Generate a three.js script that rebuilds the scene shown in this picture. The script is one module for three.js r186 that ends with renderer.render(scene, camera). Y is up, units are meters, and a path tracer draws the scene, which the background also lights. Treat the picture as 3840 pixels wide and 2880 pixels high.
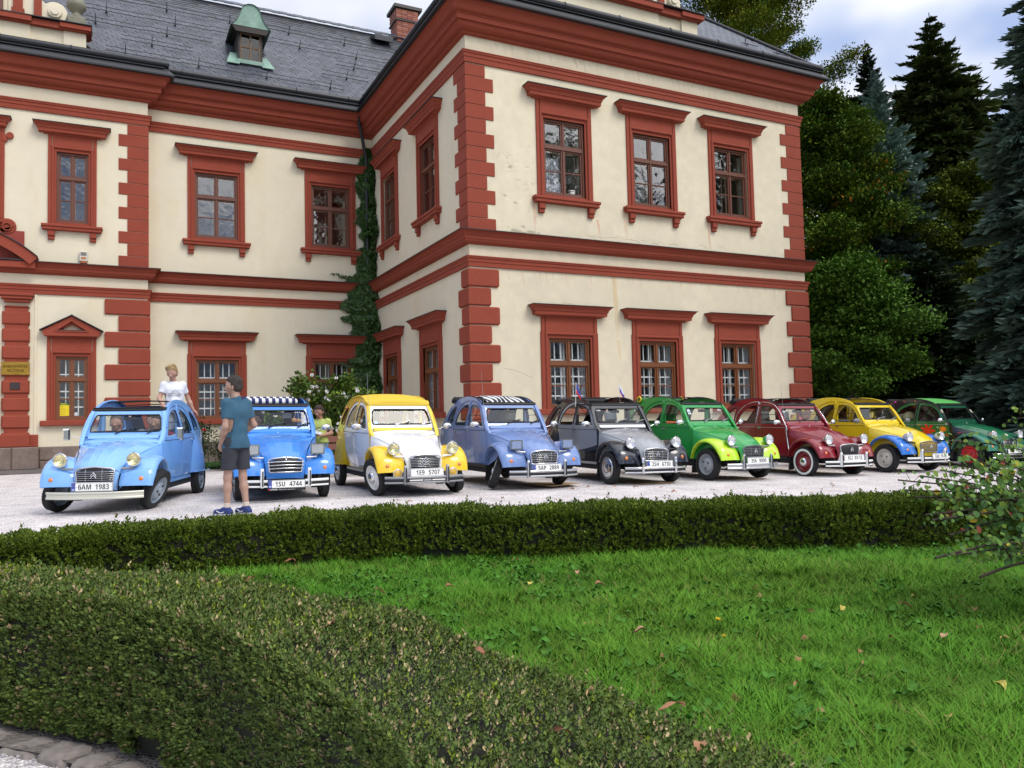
import * as THREE from 'three';
import { mergeGeometries, toCreasedNormals } from 'three/addons/utils/BufferGeometryUtils.js';

// ---------- camera, sky, sun, exposure ----------
const scene = new THREE.Scene();
const camera = new THREE.PerspectiveCamera(51.08, 4 / 3, 0.1, 500);
camera.position.set(-7.528, 1.2, 17.194);
camera.rotation.set(0.05075, -0.46253, -0.02379, 'YXZ');
const renderer = new THREE.WebGLRenderer({ antialias: true });
renderer.toneMapping = THREE.LinearToneMapping;
renderer.toneMappingExposure = 1.05;
renderer.shadowMap.enabled = true;

function mulberry(a) { return () => { a |= 0; a = a + 0x6D2B79F5 | 0; let t = Math.imul(a ^ a >>> 15, 1 | a); t = t + Math.imul(t ^ t >>> 7, 61 | t) ^ t; return ((t ^ t >>> 14) >>> 0) / 4294967296; }; }
function hash(x, y, s) { let h = Math.imul(x, 374761393) + Math.imul(y, 668265263) + Math.imul(s, 974634541); h = Math.imul(h ^ h >>> 13, 1274126177); return ((h ^ h >>> 16) >>> 0) / 4294967296; }
const sm = (t) => t * t * (3 - 2 * t), clamp = (x, a = 0, b = 1) => Math.min(b, Math.max(a, x)), lerp = (a, b, t) => a + (b - a) * t, ss = (a, b, x) => sm(clamp((x - a) / (b - a)));
// periodic value noise, period p cells
function vn(x, y, p, s) {
  const xi = Math.floor(x), yi = Math.floor(y), fx = sm(x - xi), fy = sm(y - yi), m = (i) => ((i % p) + p) % p;
  const a = hash(m(xi), m(yi), s), b = hash(m(xi + 1), m(yi), s), c = hash(m(xi), m(yi + 1), s), d = hash(m(xi + 1), m(yi + 1), s);
  return lerp(lerp(a, b, fx), lerp(c, d, fx), fy);
}
function fbm(u, v, p, o, s) { let r = 0, a = 0.5, t = 0; for (let i = 0; i < o; i++) { r += a * vn(u * p, v * p, p, s + i * 17); t += a; a *= 0.55; p *= 2; } return r / t; }

const SUN = new THREE.Vector3(8, 27, 21).normalize();
{ // sky: soft broken cloud over pale blue
  const W = 1024, H = 512, data = new Float32Array(W * H * 4);
  const n3 = (x, y, s) => { let r = 0, a = 0.5; for (let i = 0; i < 6; i++) { const xi = Math.floor(x), yi = Math.floor(y), fx = sm(x - xi), fy = sm(y - yi); r += a * lerp(lerp(hash(xi, yi, s + i), hash(xi + 1, yi, s + i), fx), lerp(hash(xi, yi + 1, s + i), hash(xi + 1, yi + 1, s + i), fx), fy); a *= 0.52; x *= 2.03; y *= 2.03; } return r; };
  for (let j = 0; j < H; j++) for (let i = 0; i < W; i++) {
    const el = (j + 0.5) / H * Math.PI - Math.PI / 2, az = ((i + 0.5) / W - 0.5) * 2 * Math.PI;
    const y = Math.sin(el), c = Math.cos(el), x = c * Math.cos(az), z = c * Math.sin(az), k = (j * W + i) * 4;
    const h = Math.max(y, 0.02), t = Math.pow(h, 0.5);
    let r = lerp(0.66, 0.25, t), g = lerp(0.80, 0.44, t), b = lerp(1.05, 0.95, t);
    const q = 1 / (h + 0.22), n = n3(x * q * 1.5 + 7.3, z * q * 1.5 + 3.1, 11), n2 = n3(x * q * 4 + 2.1, z * q * 4 + 5.7, 41);
    const glow = Math.exp(-((Math.acos(clamp(x * SUN.x + y * SUN.y + z * SUN.z, -1, 1)) / 1.0) ** 2));
    const cl = ss(0.46, 0.80, n + 0.12 * (n2 - 0.5) + 0.30 * glow) * 0.95, cb = 1.10 + 2.3 * glow;
    r = lerp(r, cb, cl); g = lerp(g, cb * 1.005, cl); b = lerp(b, cb * 1.03, cl);
    if (y < 0) { const f = ss(0, -0.08, y); r = lerp(r, 0.22, f); g = lerp(g, 0.22, f); b = lerp(b, 0.18, f); }
    data[k] = r; data[k + 1] = g; data[k + 2] = b; data[k + 3] = 1;
  }
  const sky = new THREE.DataTexture(data, W, H, THREE.RGBAFormat, THREE.FloatType);
  sky.mapping = THREE.EquirectangularReflectionMapping; sky.magFilter = THREE.LinearFilter; sky.needsUpdate = true;
  scene.background = sky; scene.environment = sky;
  scene.backgroundIntensity = 0.80; scene.environmentIntensity = 0.80;
}
const sun = new THREE.DirectionalLight(new THREE.Color(1, 0.95, 0.86), 1.6);
sun.position.set(8, 27, 21); sun.castShadow = true; sun.shadow.radius = 42;
Object.assign(sun.shadow.camera, { left: -30, right: 30, top: 30, bottom: -30, near: 1, far: 90 });
scene.add(sun); scene.add(sun.target);

// ---------- helpers ----------
const V = (x, y, z) => new THREE.Vector3(x, y, z), C = (r, g, b) => new THREE.Color(r, g, b);
const used = new Map();
function numbered(n) { const k = used.get(n) || 0; used.set(n, k + 1); return k ? `${n}_${String(k).padStart(3, '0')}` : n; }
function tag(o, label, category, group, kind) { if (label) o.userData.label = label; if (category) o.userData.category = category; if (group) o.userData.group = group; if (kind) o.userData.kind = kind; return o; }
function base(name, pos = [0, 0, 0], turn = 0) { const g = new THREE.Group(); g.name = numbered(name); g.position.set(...pos); g.rotation.y = turn; scene.add(g); return g; }
function shade(m) { m.castShadow = m.receiveShadow = true; return m; }
function mesh(name, geo, m, parent) { const o = shade(new THREE.Mesh(geo, m)); o.name = parent ? name : numbered(name); (parent || scene).add(o); return o; }
function norm(g) {
  if (!g.attributes.normal) g.computeVertexNormals();
  const n = g.attributes.position.count;
  if (!g.attributes.uv) g.setAttribute('uv', new THREE.BufferAttribute(new Float32Array(n * 2), 2));
  for (const k of Object.keys(g.attributes)) if (!['position', 'normal', 'uv'].includes(k)) g.deleteAttribute(k);
  if (!g.index) { const ix = new Uint32Array(n); for (let i = 0; i < n; i++) ix[i] = i; g.setIndex(new THREE.BufferAttribute(ix, 1)); }
  g.clearGroups(); g.morphAttributes = {};
  return g;
}
function merge(list) { const l = list.map(norm); return l.length === 1 ? l[0] : mergeGeometries(l); }
function boxUV(g, ox = 0) { // uv in metres by the way a face points
  const p = g.attributes.position, n = g.attributes.normal, u = new Float32Array(p.count * 2);
  for (let i = 0; i < p.count; i++) {
    const ax = Math.abs(n.getX(i)), ay = Math.abs(n.getY(i)), az = Math.abs(n.getZ(i));
    if (ay > ax && ay > az) { u[2 * i] = p.getX(i) + ox; u[2 * i + 1] = p.getZ(i); } else if (ax > az) { u[2 * i] = p.getZ(i) + ox; u[2 * i + 1] = p.getY(i); } else { u[2 * i] = p.getX(i) + ox; u[2 * i + 1] = p.getY(i); }
  }
  g.setAttribute('uv', new THREE.BufferAttribute(u, 2)); return g;
}
const M4 = (x = 0, y = 0, z = 0, rx = 0, ry = 0, rz = 0, s = 1) => new THREE.Matrix4().compose(V(x, y, z), new THREE.Quaternion().setFromEuler(new THREE.Euler(rx, ry, rz, 'YXZ')), typeof s === 'number' ? V(s, s, s) : V(...s));
const bx = (w, h, d, x = 0, y = 0, z = 0, rx = 0, ry = 0, rz = 0) => new THREE.BoxGeometry(w, h, d).applyMatrix4(M4(x, y, z, rx, ry, rz));
const bb = (x0, x1, y0, y1, z0, z1) => bx(x1 - x0, y1 - y0, z1 - z0, (x0 + x1) / 2, (y0 + y1) / 2, (z0 + z1) / 2);
function cbox(w, h, d, c = 0.01) { // box with chamfered edges, centred
  const g = new THREE.ExtrudeGeometry(new THREE.Shape([new THREE.Vector2(-w / 2 + c, -h / 2 + c), new THREE.Vector2(w / 2 - c, -h / 2 + c), new THREE.Vector2(w / 2 - c, h / 2 - c), new THREE.Vector2(-w / 2 + c, h / 2 - c)]), { depth: d - 2 * c, bevelEnabled: true, bevelThickness: c, bevelSize: c, bevelSegments: 1 });
  return g.translate(0, 0, -d / 2 + c);
}
const at = (g, x, y, z, rx = 0, ry = 0, rz = 0, s = 1) => g.applyMatrix4(M4(x, y, z, rx, ry, rz, s));
const cyl = (r0, r1, h, n = 12, open = false) => new THREE.CylinderGeometry(r0, r1, h, n, 1, open);
function rod(a, b, r0, r1 = r0, n = 8) { const A = V(...a), B = V(...b), d = B.clone().sub(A); const g = new THREE.CylinderGeometry(r1, r0, d.length(), n, 1); g.applyQuaternion(new THREE.Quaternion().setFromUnitVectors(V(0, 1, 0), d.normalize())); const m = A.add(B).multiplyScalar(0.5); return g.translate(m.x, m.y, m.z); }
function tube(pts, r, n = 8, seg = 0, closed = false) { const c = new THREE.CatmullRomCurve3(pts.map((p) => V(...p)), closed, 'catmullrom', 0.5); return new THREE.TubeGeometry(c, seg || pts.length * 5, r, n, closed); }
const lathe = (pts, n = 24) => new THREE.LatheGeometry(pts.map((p) => new THREE.Vector2(p[0], p[1])), n);
const shp = (pts, holes = []) => { const s = new THREE.Shape(pts.map((p) => new THREE.Vector2(p[0], p[1]))); for (const h of holes) s.holes.push(new THREE.Path(h.map((p) => new THREE.Vector2(p[0], p[1])))); return s; };
const ext = (pts, depth, holes = [], bevel = 0) => new THREE.ExtrudeGeometry(shp(pts, holes), bevel ? { depth: depth - 2 * bevel, bevelEnabled: true, bevelThickness: bevel, bevelSize: bevel, bevelOffset: -bevel, bevelSegments: 1, curveSegments: 8 } : { depth, bevelEnabled: false });
function quads(rows, flip = false) { // grid of points rows[i][j] = [x,y,z] -> smooth surface
  const m = rows.length, n = rows[0].length, p = [], ix = [], uv = [];
  rows.forEach((r, i) => r.forEach((q, j) => { p.push(...q); uv.push(j / (n - 1), i / (m - 1)); }));
  for (let i = 0; i < m - 1; i++) for (let j = 0; j < n - 1; j++) { const a = i * n + j, b = a + 1, c = a + n, d = c + 1; flip ? ix.push(a, b, c, b, d, c) : ix.push(a, c, b, b, c, d); }
  const g = new THREE.BufferGeometry(); g.setAttribute('position', new THREE.Float32BufferAttribute(p, 3)); g.setAttribute('uv', new THREE.Float32BufferAttribute(uv, 2)); g.setIndex(ix); g.computeVertexNormals(); return g;
}
// profile [[out, y], ...] swept along a plan path [[x, z], ...] with mitred corners; outward = (-dz, dx)
function sweep(profile, path, crease = 0.55, ends = false) {
  const N = path.length, off = [];
  for (let i = 0; i < N; i++) {
    const d = (a, b) => { const x = b[0] - a[0], z = b[1] - a[1], l = Math.hypot(x, z); return [-z / l, x / l]; };
    const n1 = i ? d(path[i - 1], path[i]) : d(path[0], path[1]), n2 = i < N - 1 ? d(path[i], path[i + 1]) : n1, k = 1 + n1[0] * n2[0] + n1[1] * n2[1];
    off.push([(n1[0] + n2[0]) / k, (n1[1] + n2[1]) / k]);
  }
  const P = [], q = (i, k) => [path[i][0] + off[i][0] * profile[k][0], profile[k][1], path[i][1] + off[i][1] * profile[k][0]];
  for (let i = 0; i < N - 1; i++) for (let k = 0; k < profile.length - 1; k++) { const a = q(i, k), b = q(i + 1, k), c = q(i + 1, k + 1), d = q(i, k + 1); P.push(...a, ...b, ...c, ...a, ...c, ...d); }
  if (ends) for (const i of [0, N - 1]) { const tri = THREE.ShapeUtils.triangulateShape(profile.map((p) => new THREE.Vector2(p[0], p[1])), []); for (const t of tri) for (const k of t) P.push(...q(i, k)); }
  let g = new THREE.BufferGeometry(); g.setAttribute('position', new THREE.Float32BufferAttribute(P, 3)); g.computeVertexNormals();
  return crease ? toCreasedNormals(g, crease) : g;
}
class MB { constructor() { this.l = []; } add(...g) { this.l.push(...g); return this; } build(name, m, parent) { const g = merge(this.l); if (m.userData.box) boxUV(g); return mesh(name, g, m, parent); } }
const part = (name, geos, m, parent) => new MB().add(...(Array.isArray(geos) ? geos : [geos])).build(name, m, parent);
function inst(name, geo, m, mats, parent, colors) {
  const o = new THREE.InstancedMesh(geo, m, mats.length); mats.forEach((k, i) => o.setMatrixAt(i, k));
  if (colors) colors.forEach((c, i) => o.setColorAt(i, c));
  o.name = parent ? name : numbered(name); (parent || scene).add(o); return shade(o);
}
const tubeRing = (pts, r, n = 6) => tube(pts, r, n, pts.length * 4, true);

// ---------- textures and materials ----------
function tex(W, H, f, tile, srgb = false) { // f(u,v) -> [r,g,b] 0..1 ; tile = metres covered
  const d = new Uint8Array(W * H * 4);
  for (let j = 0; j < H; j++) for (let i = 0; i < W; i++) { const c = f(i / W, j / H), k = (j * W + i) * 4; d[k] = clamp(c[0]) * 255; d[k + 1] = clamp(c[1]) * 255; d[k + 2] = clamp(c[2]) * 255; d[k + 3] = 255; }
  const t = new THREE.DataTexture(d, W, H, THREE.RGBAFormat); t.wrapS = t.wrapT = THREE.RepeatWrapping; t.magFilter = THREE.LinearFilter; t.minFilter = THREE.LinearMipmapLinearFilter; t.generateMipmaps = true;
  if (srgb) t.colorSpace = THREE.SRGBColorSpace; t.repeat.set(1 / tile, 1 / tile); t.needsUpdate = true; return t;
}
function std(c, rough = 0.8, o = {}) { const m = new THREE.MeshStandardMaterial({ color: Array.isArray(c) ? C(...c) : c, roughness: rough, ...o }); m.side = THREE.DoubleSide; return m; }
function phys(c, rough, o = {}) { const m = new THREE.MeshPhysicalMaterial({ color: Array.isArray(c) ? C(...c) : c, roughness: rough, ...o }); m.side = THREE.DoubleSide; return m; }
const boxed = (m) => { m.userData.box = true; return m; };
const crack = (u, v, p, s) => { const a = Math.abs(fbm(u, v, p, 5, s) - 0.5); return ss(0.012, 0.0, a); };
const plasterT = tex(1024, 1024, (u, v) => { const a = fbm(u, v, 3, 5, 3), b = fbm(u, v, 24, 3, 9), s = fbm(u * 1, v, 5, 2, 31), k = 0.93 + 0.10 * (a - 0.5) + 0.06 * (b - 0.5), st = ss(0.60, 0.76, fbm(u, v * 0.25, 10, 3, 57)) * 0.06; return [k - st * 0.3, k - 0.01 * (s - 0.5) - st * 0.55, k - 0.05 * (s - 0.5) - st]; }, 4.3);
const plasterB = tex(512, 512, (u, v) => { const a = fbm(u, v, 40, 3, 5); const c = 0.5 + 0.4 * (a - 0.5); return [c, c, c]; }, 1.6);
const redT = tex(512, 512, (u, v) => { const a = fbm(u, v, 4, 5, 13), b = fbm(u, v, 40, 2, 19), k = 0.90 + 0.16 * (a - 0.5) + 0.12 * (b - 0.5); const w = ss(0.70, 0.80, fbm(u, v, 14, 4, 71)) * 0.12; return [k + w * 0.4, k + w, k + w]; }, 1.9);
const stoneT = tex(512, 512, (u, v) => { const a = fbm(u, v, 5, 5, 23), b = fbm(u, v, 60, 2, 29), k = 0.75 + 0.5 * (a - 0.5) + 0.35 * (b - 0.5); return [k, k * 0.98, k * 0.96]; }, 1.3);
const M = {
  cream: boxed(std([0.80, 0.715, 0.535], 0.95, { map: plasterT, bumpMap: plasterB, bumpScale: 0.004 })),
  red: boxed(std([0.315, 0.059, 0.030], 0.9, { map: redT, bumpMap: plasterB, bumpScale: 0.002 })),
  redDark: boxed(std([0.33, 0.052, 0.033], 0.75, { map: redT, bumpMap: plasterB, bumpScale: 0.002 })),
  timber: boxed(std([0.155, 0.050, 0.026], 0.5, { map: redT })),
  timberLow: boxed(std([0.215, 0.070, 0.022], 0.5, { map: redT })),
  innerWood: std([0.16, 0.10, 0.055], 0.7), whiteBar: std([0.78, 0.78, 0.76], 0.5),
  whiteWall: std([0.68, 0.69, 0.70], 0.9), drape: std([0.065, 0.07, 0.08], 0.95), darkRoom: std([0.30, 0.27, 0.23], 0.95),
  sheet: std([0.035, 0.037, 0.042], 0.45, { metalness: 0.3 }), gutter: std([0.026, 0.027, 0.032], 0.42, { metalness: 0.3 }),
  copper: boxed(std([0.29, 0.46, 0.38], 0.7, { map: stoneT })), darkWood: std([0.035, 0.028, 0.022], 0.7),
  stone: boxed(std([0.27, 0.205, 0.175], 0.95, { map: stoneT, bumpMap: stoneT, bumpScale: 0.012 })), greyStone: boxed(std([0.30, 0.29, 0.22], 0.95, { map: stoneT, bumpMap: stoneT, bumpScale: 0.01 })),
  lightning: std([0.03, 0.03, 0.03], 0.5),
};
const glassBump = tex(256, 256, (u, v) => { const c = fbm(u, v, 4, 3, 91); return [c, c, c]; }, 1.1);
M.pane = boxed(phys([0.93, 0.95, 0.95], 0.02, { transmission: 1, ior: 2.3, thickness: 0, specularIntensity: 1, bumpMap: glassBump, bumpScale: 0.006 }));
M.paneLow = boxed(phys([0.93, 0.95, 0.95], 0.02, { transmission: 1, ior: 1.6, thickness: 0, bumpMap: glassBump, bumpScale: 0.004 }));
const leafy = (rough = 0.7) => phys([1, 1, 1], rough, { specularIntensity: 0.3 });
M.slates = [[0.052, 0.058, 0.076], [0.066, 0.072, 0.090], [0.040, 0.046, 0.062], [0.078, 0.083, 0.098]].map((c) => std(c, 0.4));
// ---------- château ----------
function cv(w, h, f) { const c = document.createElement('canvas'); c.width = w; c.height = h; const x = c.getContext('2d'); f(x, w, h); const t = new THREE.CanvasTexture(c); t.colorSpace = THREE.SRGBColorSpace; return t; }
const D = -7.687, W = 10.79, RX = -6.63, RZ = D + 0.40;
const chateau = base('chateau');
tag(chateau, 'two storey cream chateau with red quoins and grey slate roof behind the cars', 'building');
const rnd = mulberry(77);
{
  const plan = [[-24, RZ], [RX, RZ], [RX, D], [0, D], [0, 0], [W, 0], [W, -19]];
  const Y0 = -0.3;
  // window openings per wall, in wall coordinates (u, y)
  const up = [6.90, 8.83], lo = [1.58, 3.31];
  const rect = (u, w, y) => [[u - w, y[0]], [u - w, y[1]], [u + w, y[1]], [u + w, y[0]]];
  const wallTop = 10.9;
  const wall = (u0, u1, holes, place) => { const g = ext([[u0, Y0], [u1, Y0], [u1, wallTop], [u0, wallTop]], 0.42, holes).translate(0, 0, -0.42); place(g); part('wall', g, M.cream, chateau); };
  const wx = [2.67, 5.36, 8.10], mx = [-4.76, -1.37], rxs = [-8.49, -11.05], sz = [-2.62, -5.88];
  { // wing front carries its own weathering: run-off streaks, an ochre stain, flaking paint by the corner
    const S = 2048, sx = S / W, sy = S / 11.2, r = mulberry(404);
    const c = cv(S, S, (x) => { const im = x.createImageData(S, S); for (let j = 0; j < S; j++) for (let i = 0; i < S; i++) { const u = i / S, v = j / S, k = 0.95 + 0.07 * (fbm(u, v, 7, 4, 3) - 0.5) + 0.05 * (fbm(u, v, 60, 2, 9) - 0.5), q = (j * S + i) * 4; im.data[q] = 255 * k; im.data[q + 1] = 254 * k; im.data[q + 2] = 252 * k; im.data[q + 3] = 255; } x.putImageData(im, 0, 0);
      const X = (m) => m * sx, Y = (m) => S - (m + 0.3) * sy;
      const streak = (mx2, y0, y1, w, col, n = 26) => { for (let i = 0; i < n; i++) { const o = (r() - 0.5) * w, l = y0 - (y0 - y1) * (0.35 + r() * 0.65); x.strokeStyle = `rgba(${col},${0.025 + r() * 0.038})`; x.lineWidth = 2 + r() * 7; x.beginPath(); x.moveTo(X(mx2 + o), Y(y0)); x.quadraticCurveTo(X(mx2 + o + 0.02), Y((y0 + l) / 2), X(mx2 + o * 0.7 + 0.06), Y(l)); x.stroke(); } };
      for (const cx of [2.67, 5.36, 8.10]) { streak(cx - 0.92, 6.75, 5.85, 0.10, '190,92,66', 13); if (cx < 3) streak(cx + 0.95, 6.4, 5.85, 0.08, '200,84,60', 12); }
      streak(4.05, 4.95, 3.3, 0.14, '205,160,80', 26); streak(4.12, 3.3, 2.75, 0.10, '214,176,110', 14);
      for (let i = 0; i < 90; i++) streak(r() * W, 4.94, 4.94 - 0.1 - r() * 0.35, 0.05, '190,110,86', 2);
      for (let i = 0; i < 60; i++) streak(r() * W, 10.5, 10.3 - r() * 0.2, 0.05, '120,104,84', 2);
      for (let k = 0; k < 26; k++) { let px = 0.75 + r() * 1.1, py = 5.95 + r() * 2.1; x.lineWidth = 1.2; x.strokeStyle = `rgba(96,80,56,${0.12 + r() * 0.2})`; x.beginPath(); x.moveTo(X(px), Y(py)); for (let i = 0; i < 7; i++) { px += (r() - 0.35) * 0.09; py += (r() - 0.5) * 0.07; x.lineTo(X(px), Y(py)); } x.stroke(); }
      for (let k = 0; k < 9; k++) { const px = 0.85 + r() * 0.7, py = [7.55, 7.5, 6.72, 6.65, 5.98][k % 5] + (r() - 0.5) * 0.14; x.fillStyle = k % 2 ? 'rgba(255,255,246,0.95)' : 'rgba(170,156,130,0.5)'; x.beginPath(); x.moveTo(X(px), Y(py)); x.lineTo(X(px + 0.07), Y(py + 0.025)); x.lineTo(X(px + 0.14), Y(py - 0.01)); x.lineTo(X(px + 0.09), Y(py - 0.04)); x.fill(); }
      for (let k = 0; k < 16; k++) { x.fillStyle = `rgba(170,168,160,${0.15 + r() * 0.25})`; x.beginPath(); x.ellipse(X(1.1 + r() * 0.9), Y(5.87 + r() * 0.05), 6 + r() * 14, 3 + r() * 5, 0, 0, 7); x.fill(); }
      const line = (P, a) => { x.strokeStyle = `rgba(120,100,76,${a})`; x.lineWidth = 1.4; x.beginPath(); P.forEach((p, i) => i ? x.lineTo(X(p[0]) + (r() - 0.5) * 5, Y(p[1]) + (r() - 0.5) * 5) : x.moveTo(X(p[0]), Y(p[1]))); x.stroke(); };
      line([[0.85, 2.55], [1.1, 2.5], [1.4, 2.42], [1.6, 2.33]], 0.6); line([[2.5, 4.2], [2.8, 4.18], [3.1, 4.10], [3.3, 4.14]], 0.5); for (let k = 0; k < 20; k++) { const a = 3 + r() * 7; line([[a, 5.9 + r() * 0.1], [a + 0.15, 5.92 + r() * 0.1], [a + 0.3, 5.88 + r() * 0.1]], 0.35); } });
    M.wingCream = std([0.82, 0.73, 0.548], 0.95, { map: c, bumpMap: plasterB.clone(), bumpScale: 0.004 }); M.wingCream.bumpMap.repeat.set(7, 7); M.wingCream.bumpMap.needsUpdate = true;
    const g = ext([[0.003, Y0], [W - 0.003, Y0], [W - 0.003, wallTop], [0.003, wallTop]], 0.42, wx.flatMap((u) => [rect(u, 0.6, up), rect(u, 0.6, lo)])).translate(0, 0, -0.42), p = g.attributes.position, uv = g.attributes.uv; for (let i = 0; i < p.count; i++) uv.setXY(i, p.getX(i) / W, (p.getY(i) + 0.3) / 11.2); part('wall', g, M.wingCream, chateau); }
  wall(RX - 0.2, 0.2, mx.flatMap((u) => [rect(u, 0.6, up), rect(u, 0.6, lo)]), (g) => g.translate(0, 0, D));
  wall(-24, RX, [rect(rxs[0], 0.38, [6.93, 8.85]), rect(rxs[0], 0.38, [1.62, 3.31]), rect(rxs[1], 0.6, [6.93, 8.85])], (g) => g.translate(0, 0, RZ));
  wall(D - 0.3, -0.425, sz.flatMap((z) => [rect(z, 0.6, up), rect(z, 0.6, lo)]), (g) => g.rotateY(-Math.PI / 2)); // faces -x
  part('wall', bb(W - 0.42, W - 0.001, Y0, wallTop, -19, -0.425), M.cream, chateau);
  part('wall', bb(RX - 0.42, RX - 0.002, Y0, wallTop, D - 0.4, RZ - 0.425), M.cream, chateau);
  part('back_wall', [bb(-24, W, Y0, wallTop, -19.4, -19), bb(-24.4, -24, Y0, wallTop, -19, RZ)], M.cream, chateau);
  part('floor_slab', [bb(-23.9, W - 0.45, 4.6, 4.9, -18.9, D - 0.45), bb(0.45, W - 0.45, 4.6, 4.9, D - 0.45, -0.45), bb(-23.9, W - 0.45, 10.5, 10.7, -18.9, D - 0.45), bb(0.45, W - 0.45, 10.5, 10.7, D - 0.45, -0.45), bb(-23.9, W - 0.45, 0.3, 0.5, -18.9, D - 0.45), bb(0.45, W - 0.45, 0.3, 0.5, D - 0.45, -0.45)], M.darkRoom, chateau);
  part('inner_wall', [bb(0.5, W - 0.5, 0.5, 10.5, -3.6, -3.5), bb(-23, 0, 0.5, 10.5, D - 3.6, D - 3.5), bb(3.6, 3.7, 0.5, 10.5, -9, -3.6)], M.darkRoom, chateau);
  // cornices and bands
  const arc = (p0, y0, p1, y1, n, up2) => { const o = []; for (let i = 1; i <= n; i++) { const t = i / n * Math.PI / 2; o.push(up2 ? [p0 + (p1 - p0) * (1 - Math.cos(t)), y0 + (y1 - y0) * Math.sin(t)] : [p0 + (p1 - p0) * Math.sin(t), y0 + (y1 - y0) * (1 - Math.cos(t))]); } return o; };
  part('cornice', sweep([[0, 10.53], [0.10, 10.545], [0.105, 10.60], ...arc(0.105, 10.60, 0.27, 10.72, 5, false), [0.285, 10.725], [0.285, 10.745], [0.33, 10.75], [0.335, 10.865], [0.35, 10.87], [0.36, 10.90], ...arc(0.36, 10.90, 0.46, 10.99, 4, false), ...arc(0.46, 10.99, 0.55, 11.10, 4, true), [0.55, 11.155], [0.30, 11.20]], plan), M.red, chateau);
  part('eave_flashing', sweep([[0.56, 11.145], [0.655, 11.15], [0.66, 11.19], [0.52, 11.36], [0.30, 11.62]], plan, 0.3), M.sheet, chateau);
  const gut = []; for (let i = 0; i <= 12; i++) { const t = -Math.PI * (0.02 + i / 12) ; gut.push([0.44 + 0.095 * Math.cos(t), 11.55 + 0.095 * Math.sin(t)]); } for (let i = 1; i <= 12; i++) { const t = -Math.PI * (1.02 + i / 12); gut.push([0.44 + 0.095 * Math.cos(t), 11.55 + 0.095 * Math.sin(t)]); }
  part('gutter', sweep(gut, plan, 0.8), M.gutter, chateau);
  const segs = plan.slice(0, -1).map((a, i) => [a, plan[i + 1]]);
  for (const [a, b] of segs) { const L = Math.hypot(b[0] - a[0], b[1] - a[1]); if (L < 1) continue; const d = [(b[0] - a[0]) / L, (b[1] - a[1]) / L], n = [-d[1], d[0]]; for (let t = 0.9; t < L - 0.3; t += 1.62) { const x = a[0] + d[0] * t + n[0] * 0.44, z = a[1] + d[1] * t + n[1] * 0.44; if (x < -12 || z < -9) continue; part('gutter_bracket', at(new THREE.TorusGeometry(0.10, 0.016, 5, 14), x, 11.55, z, 0, Math.atan2(n[0], n[1]) + Math.PI / 2), M.gutter, chateau); } }
  const band = (y0, y1) => [[0, y0], [0.045, y0 + 0.004], [0.05, y0 + (y1 - y0) * 0.42], [0.065, y0 + (y1 - y0) * 0.45], [0.07, y0 + (y1 - y0) * 0.72], [0.09, y0 + (y1 - y0) * 0.78], [0.095, y1 - 0.03], [0.105, y1 - 0.02], [0.1, y1], [0, y1 + 0.02]];
  part('string_course', sweep(band(9.87, 10.15), plan), M.red, chateau);
  part('string_course', sweep(band(4.95, 5.20), plan), M.red, chateau);
  part('middle_cornice', sweep([[0, 5.48], [0.05, 5.485], ...arc(0.05, 5.49, 0.17, 5.575, 4, false), [0.185, 5.58], [0.19, 5.655], [0.205, 5.66], ...arc(0.205, 5.665, 0.30, 5.755, 5, true), [0.305, 5.77], [0, 5.79]], plan), M.red, chateau);
  part('middle_flashing', sweep([[0.306, 5.765], [0.325, 5.765], [0.325, 5.782], [0, 5.835]], plan, 0.2), M.sheet, chateau);
  // stone plinth: separate blocks along the foot of the main front
  const stones = [];
  for (let x = -9.23; x < -0.4;) { const w = 0.6 + rnd() * 0.7, x1 = Math.min(x + w, -0.35), z = x < RX ? RZ : D; if (!(x < RX && x1 > RX)) for (const [a, b] of [[-0.1, 0.55], [0.56, 0.92]]) stones.push(at(cbox(x1 - x - 0.012, b - a - 0.01, 0.14 + rnd() * 0.012, 0.018), (x + x1) / 2, (a + b) / 2, z + 0.02)); x = x1; }
  stones.forEach((g) => part('stone', g, M.stone, chateau));
  for (const [x0, x1, y0, y1, z1] of [[-10.25, -9.68, -0.1, 0.33, 0.32], [-9.67, -9.24, -0.1, 0.33, 0.33], [-10.25, -9.84, 0.34, 0.92, 0.31], [-9.83, -9.24, 0.34, 0.92, 0.32]]) part('stone', at(cbox(x1 - x0, y1 - y0, 0.4, 0.025), (x0 + x1) / 2, (y0 + y1) / 2, RZ + z1 - 0.2), M.stone, chateau);

  // quoins: one block each
  const L = (a, b, h, p, bev) => { const g = ext([[-p, p], [a, p], [a, -0.05], [-p + 0.11, -0.05], [-p + 0.11, -b], [-p, -b]].map(([x, z]) => [x, -z]), h, [], bev); return g.rotateX(-Math.PI / 2); };
  for (let k = 0; k < 10; k++) { // lower storey, wing left corner (wraps) and right corner (wraps)
    const y = 4.945 - 0.45 * (k + 1) + 0.012, odd = k % 2;
    part('quoin', L(odd ? 0.52 : 0.74, odd ? 0.57 : 0.38, 0.426, 0.06, 0.028).translate(0, y, 0), M.red, chateau);
    part('quoin', L(odd ? 0.38 : 0.5, odd ? 0.60 : 0.80, 0.426, 0.06, 0.028).rotateY(Math.PI / 2).translate(W, y, 0), M.red, chateau);
    part('quoin', L(0.3, odd ? 0.74 : 1.08, 0.426, 0.06, 0.028).rotateY(Math.PI / 2).translate(RX, y, RZ), M.red, chateau);
  }
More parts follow.
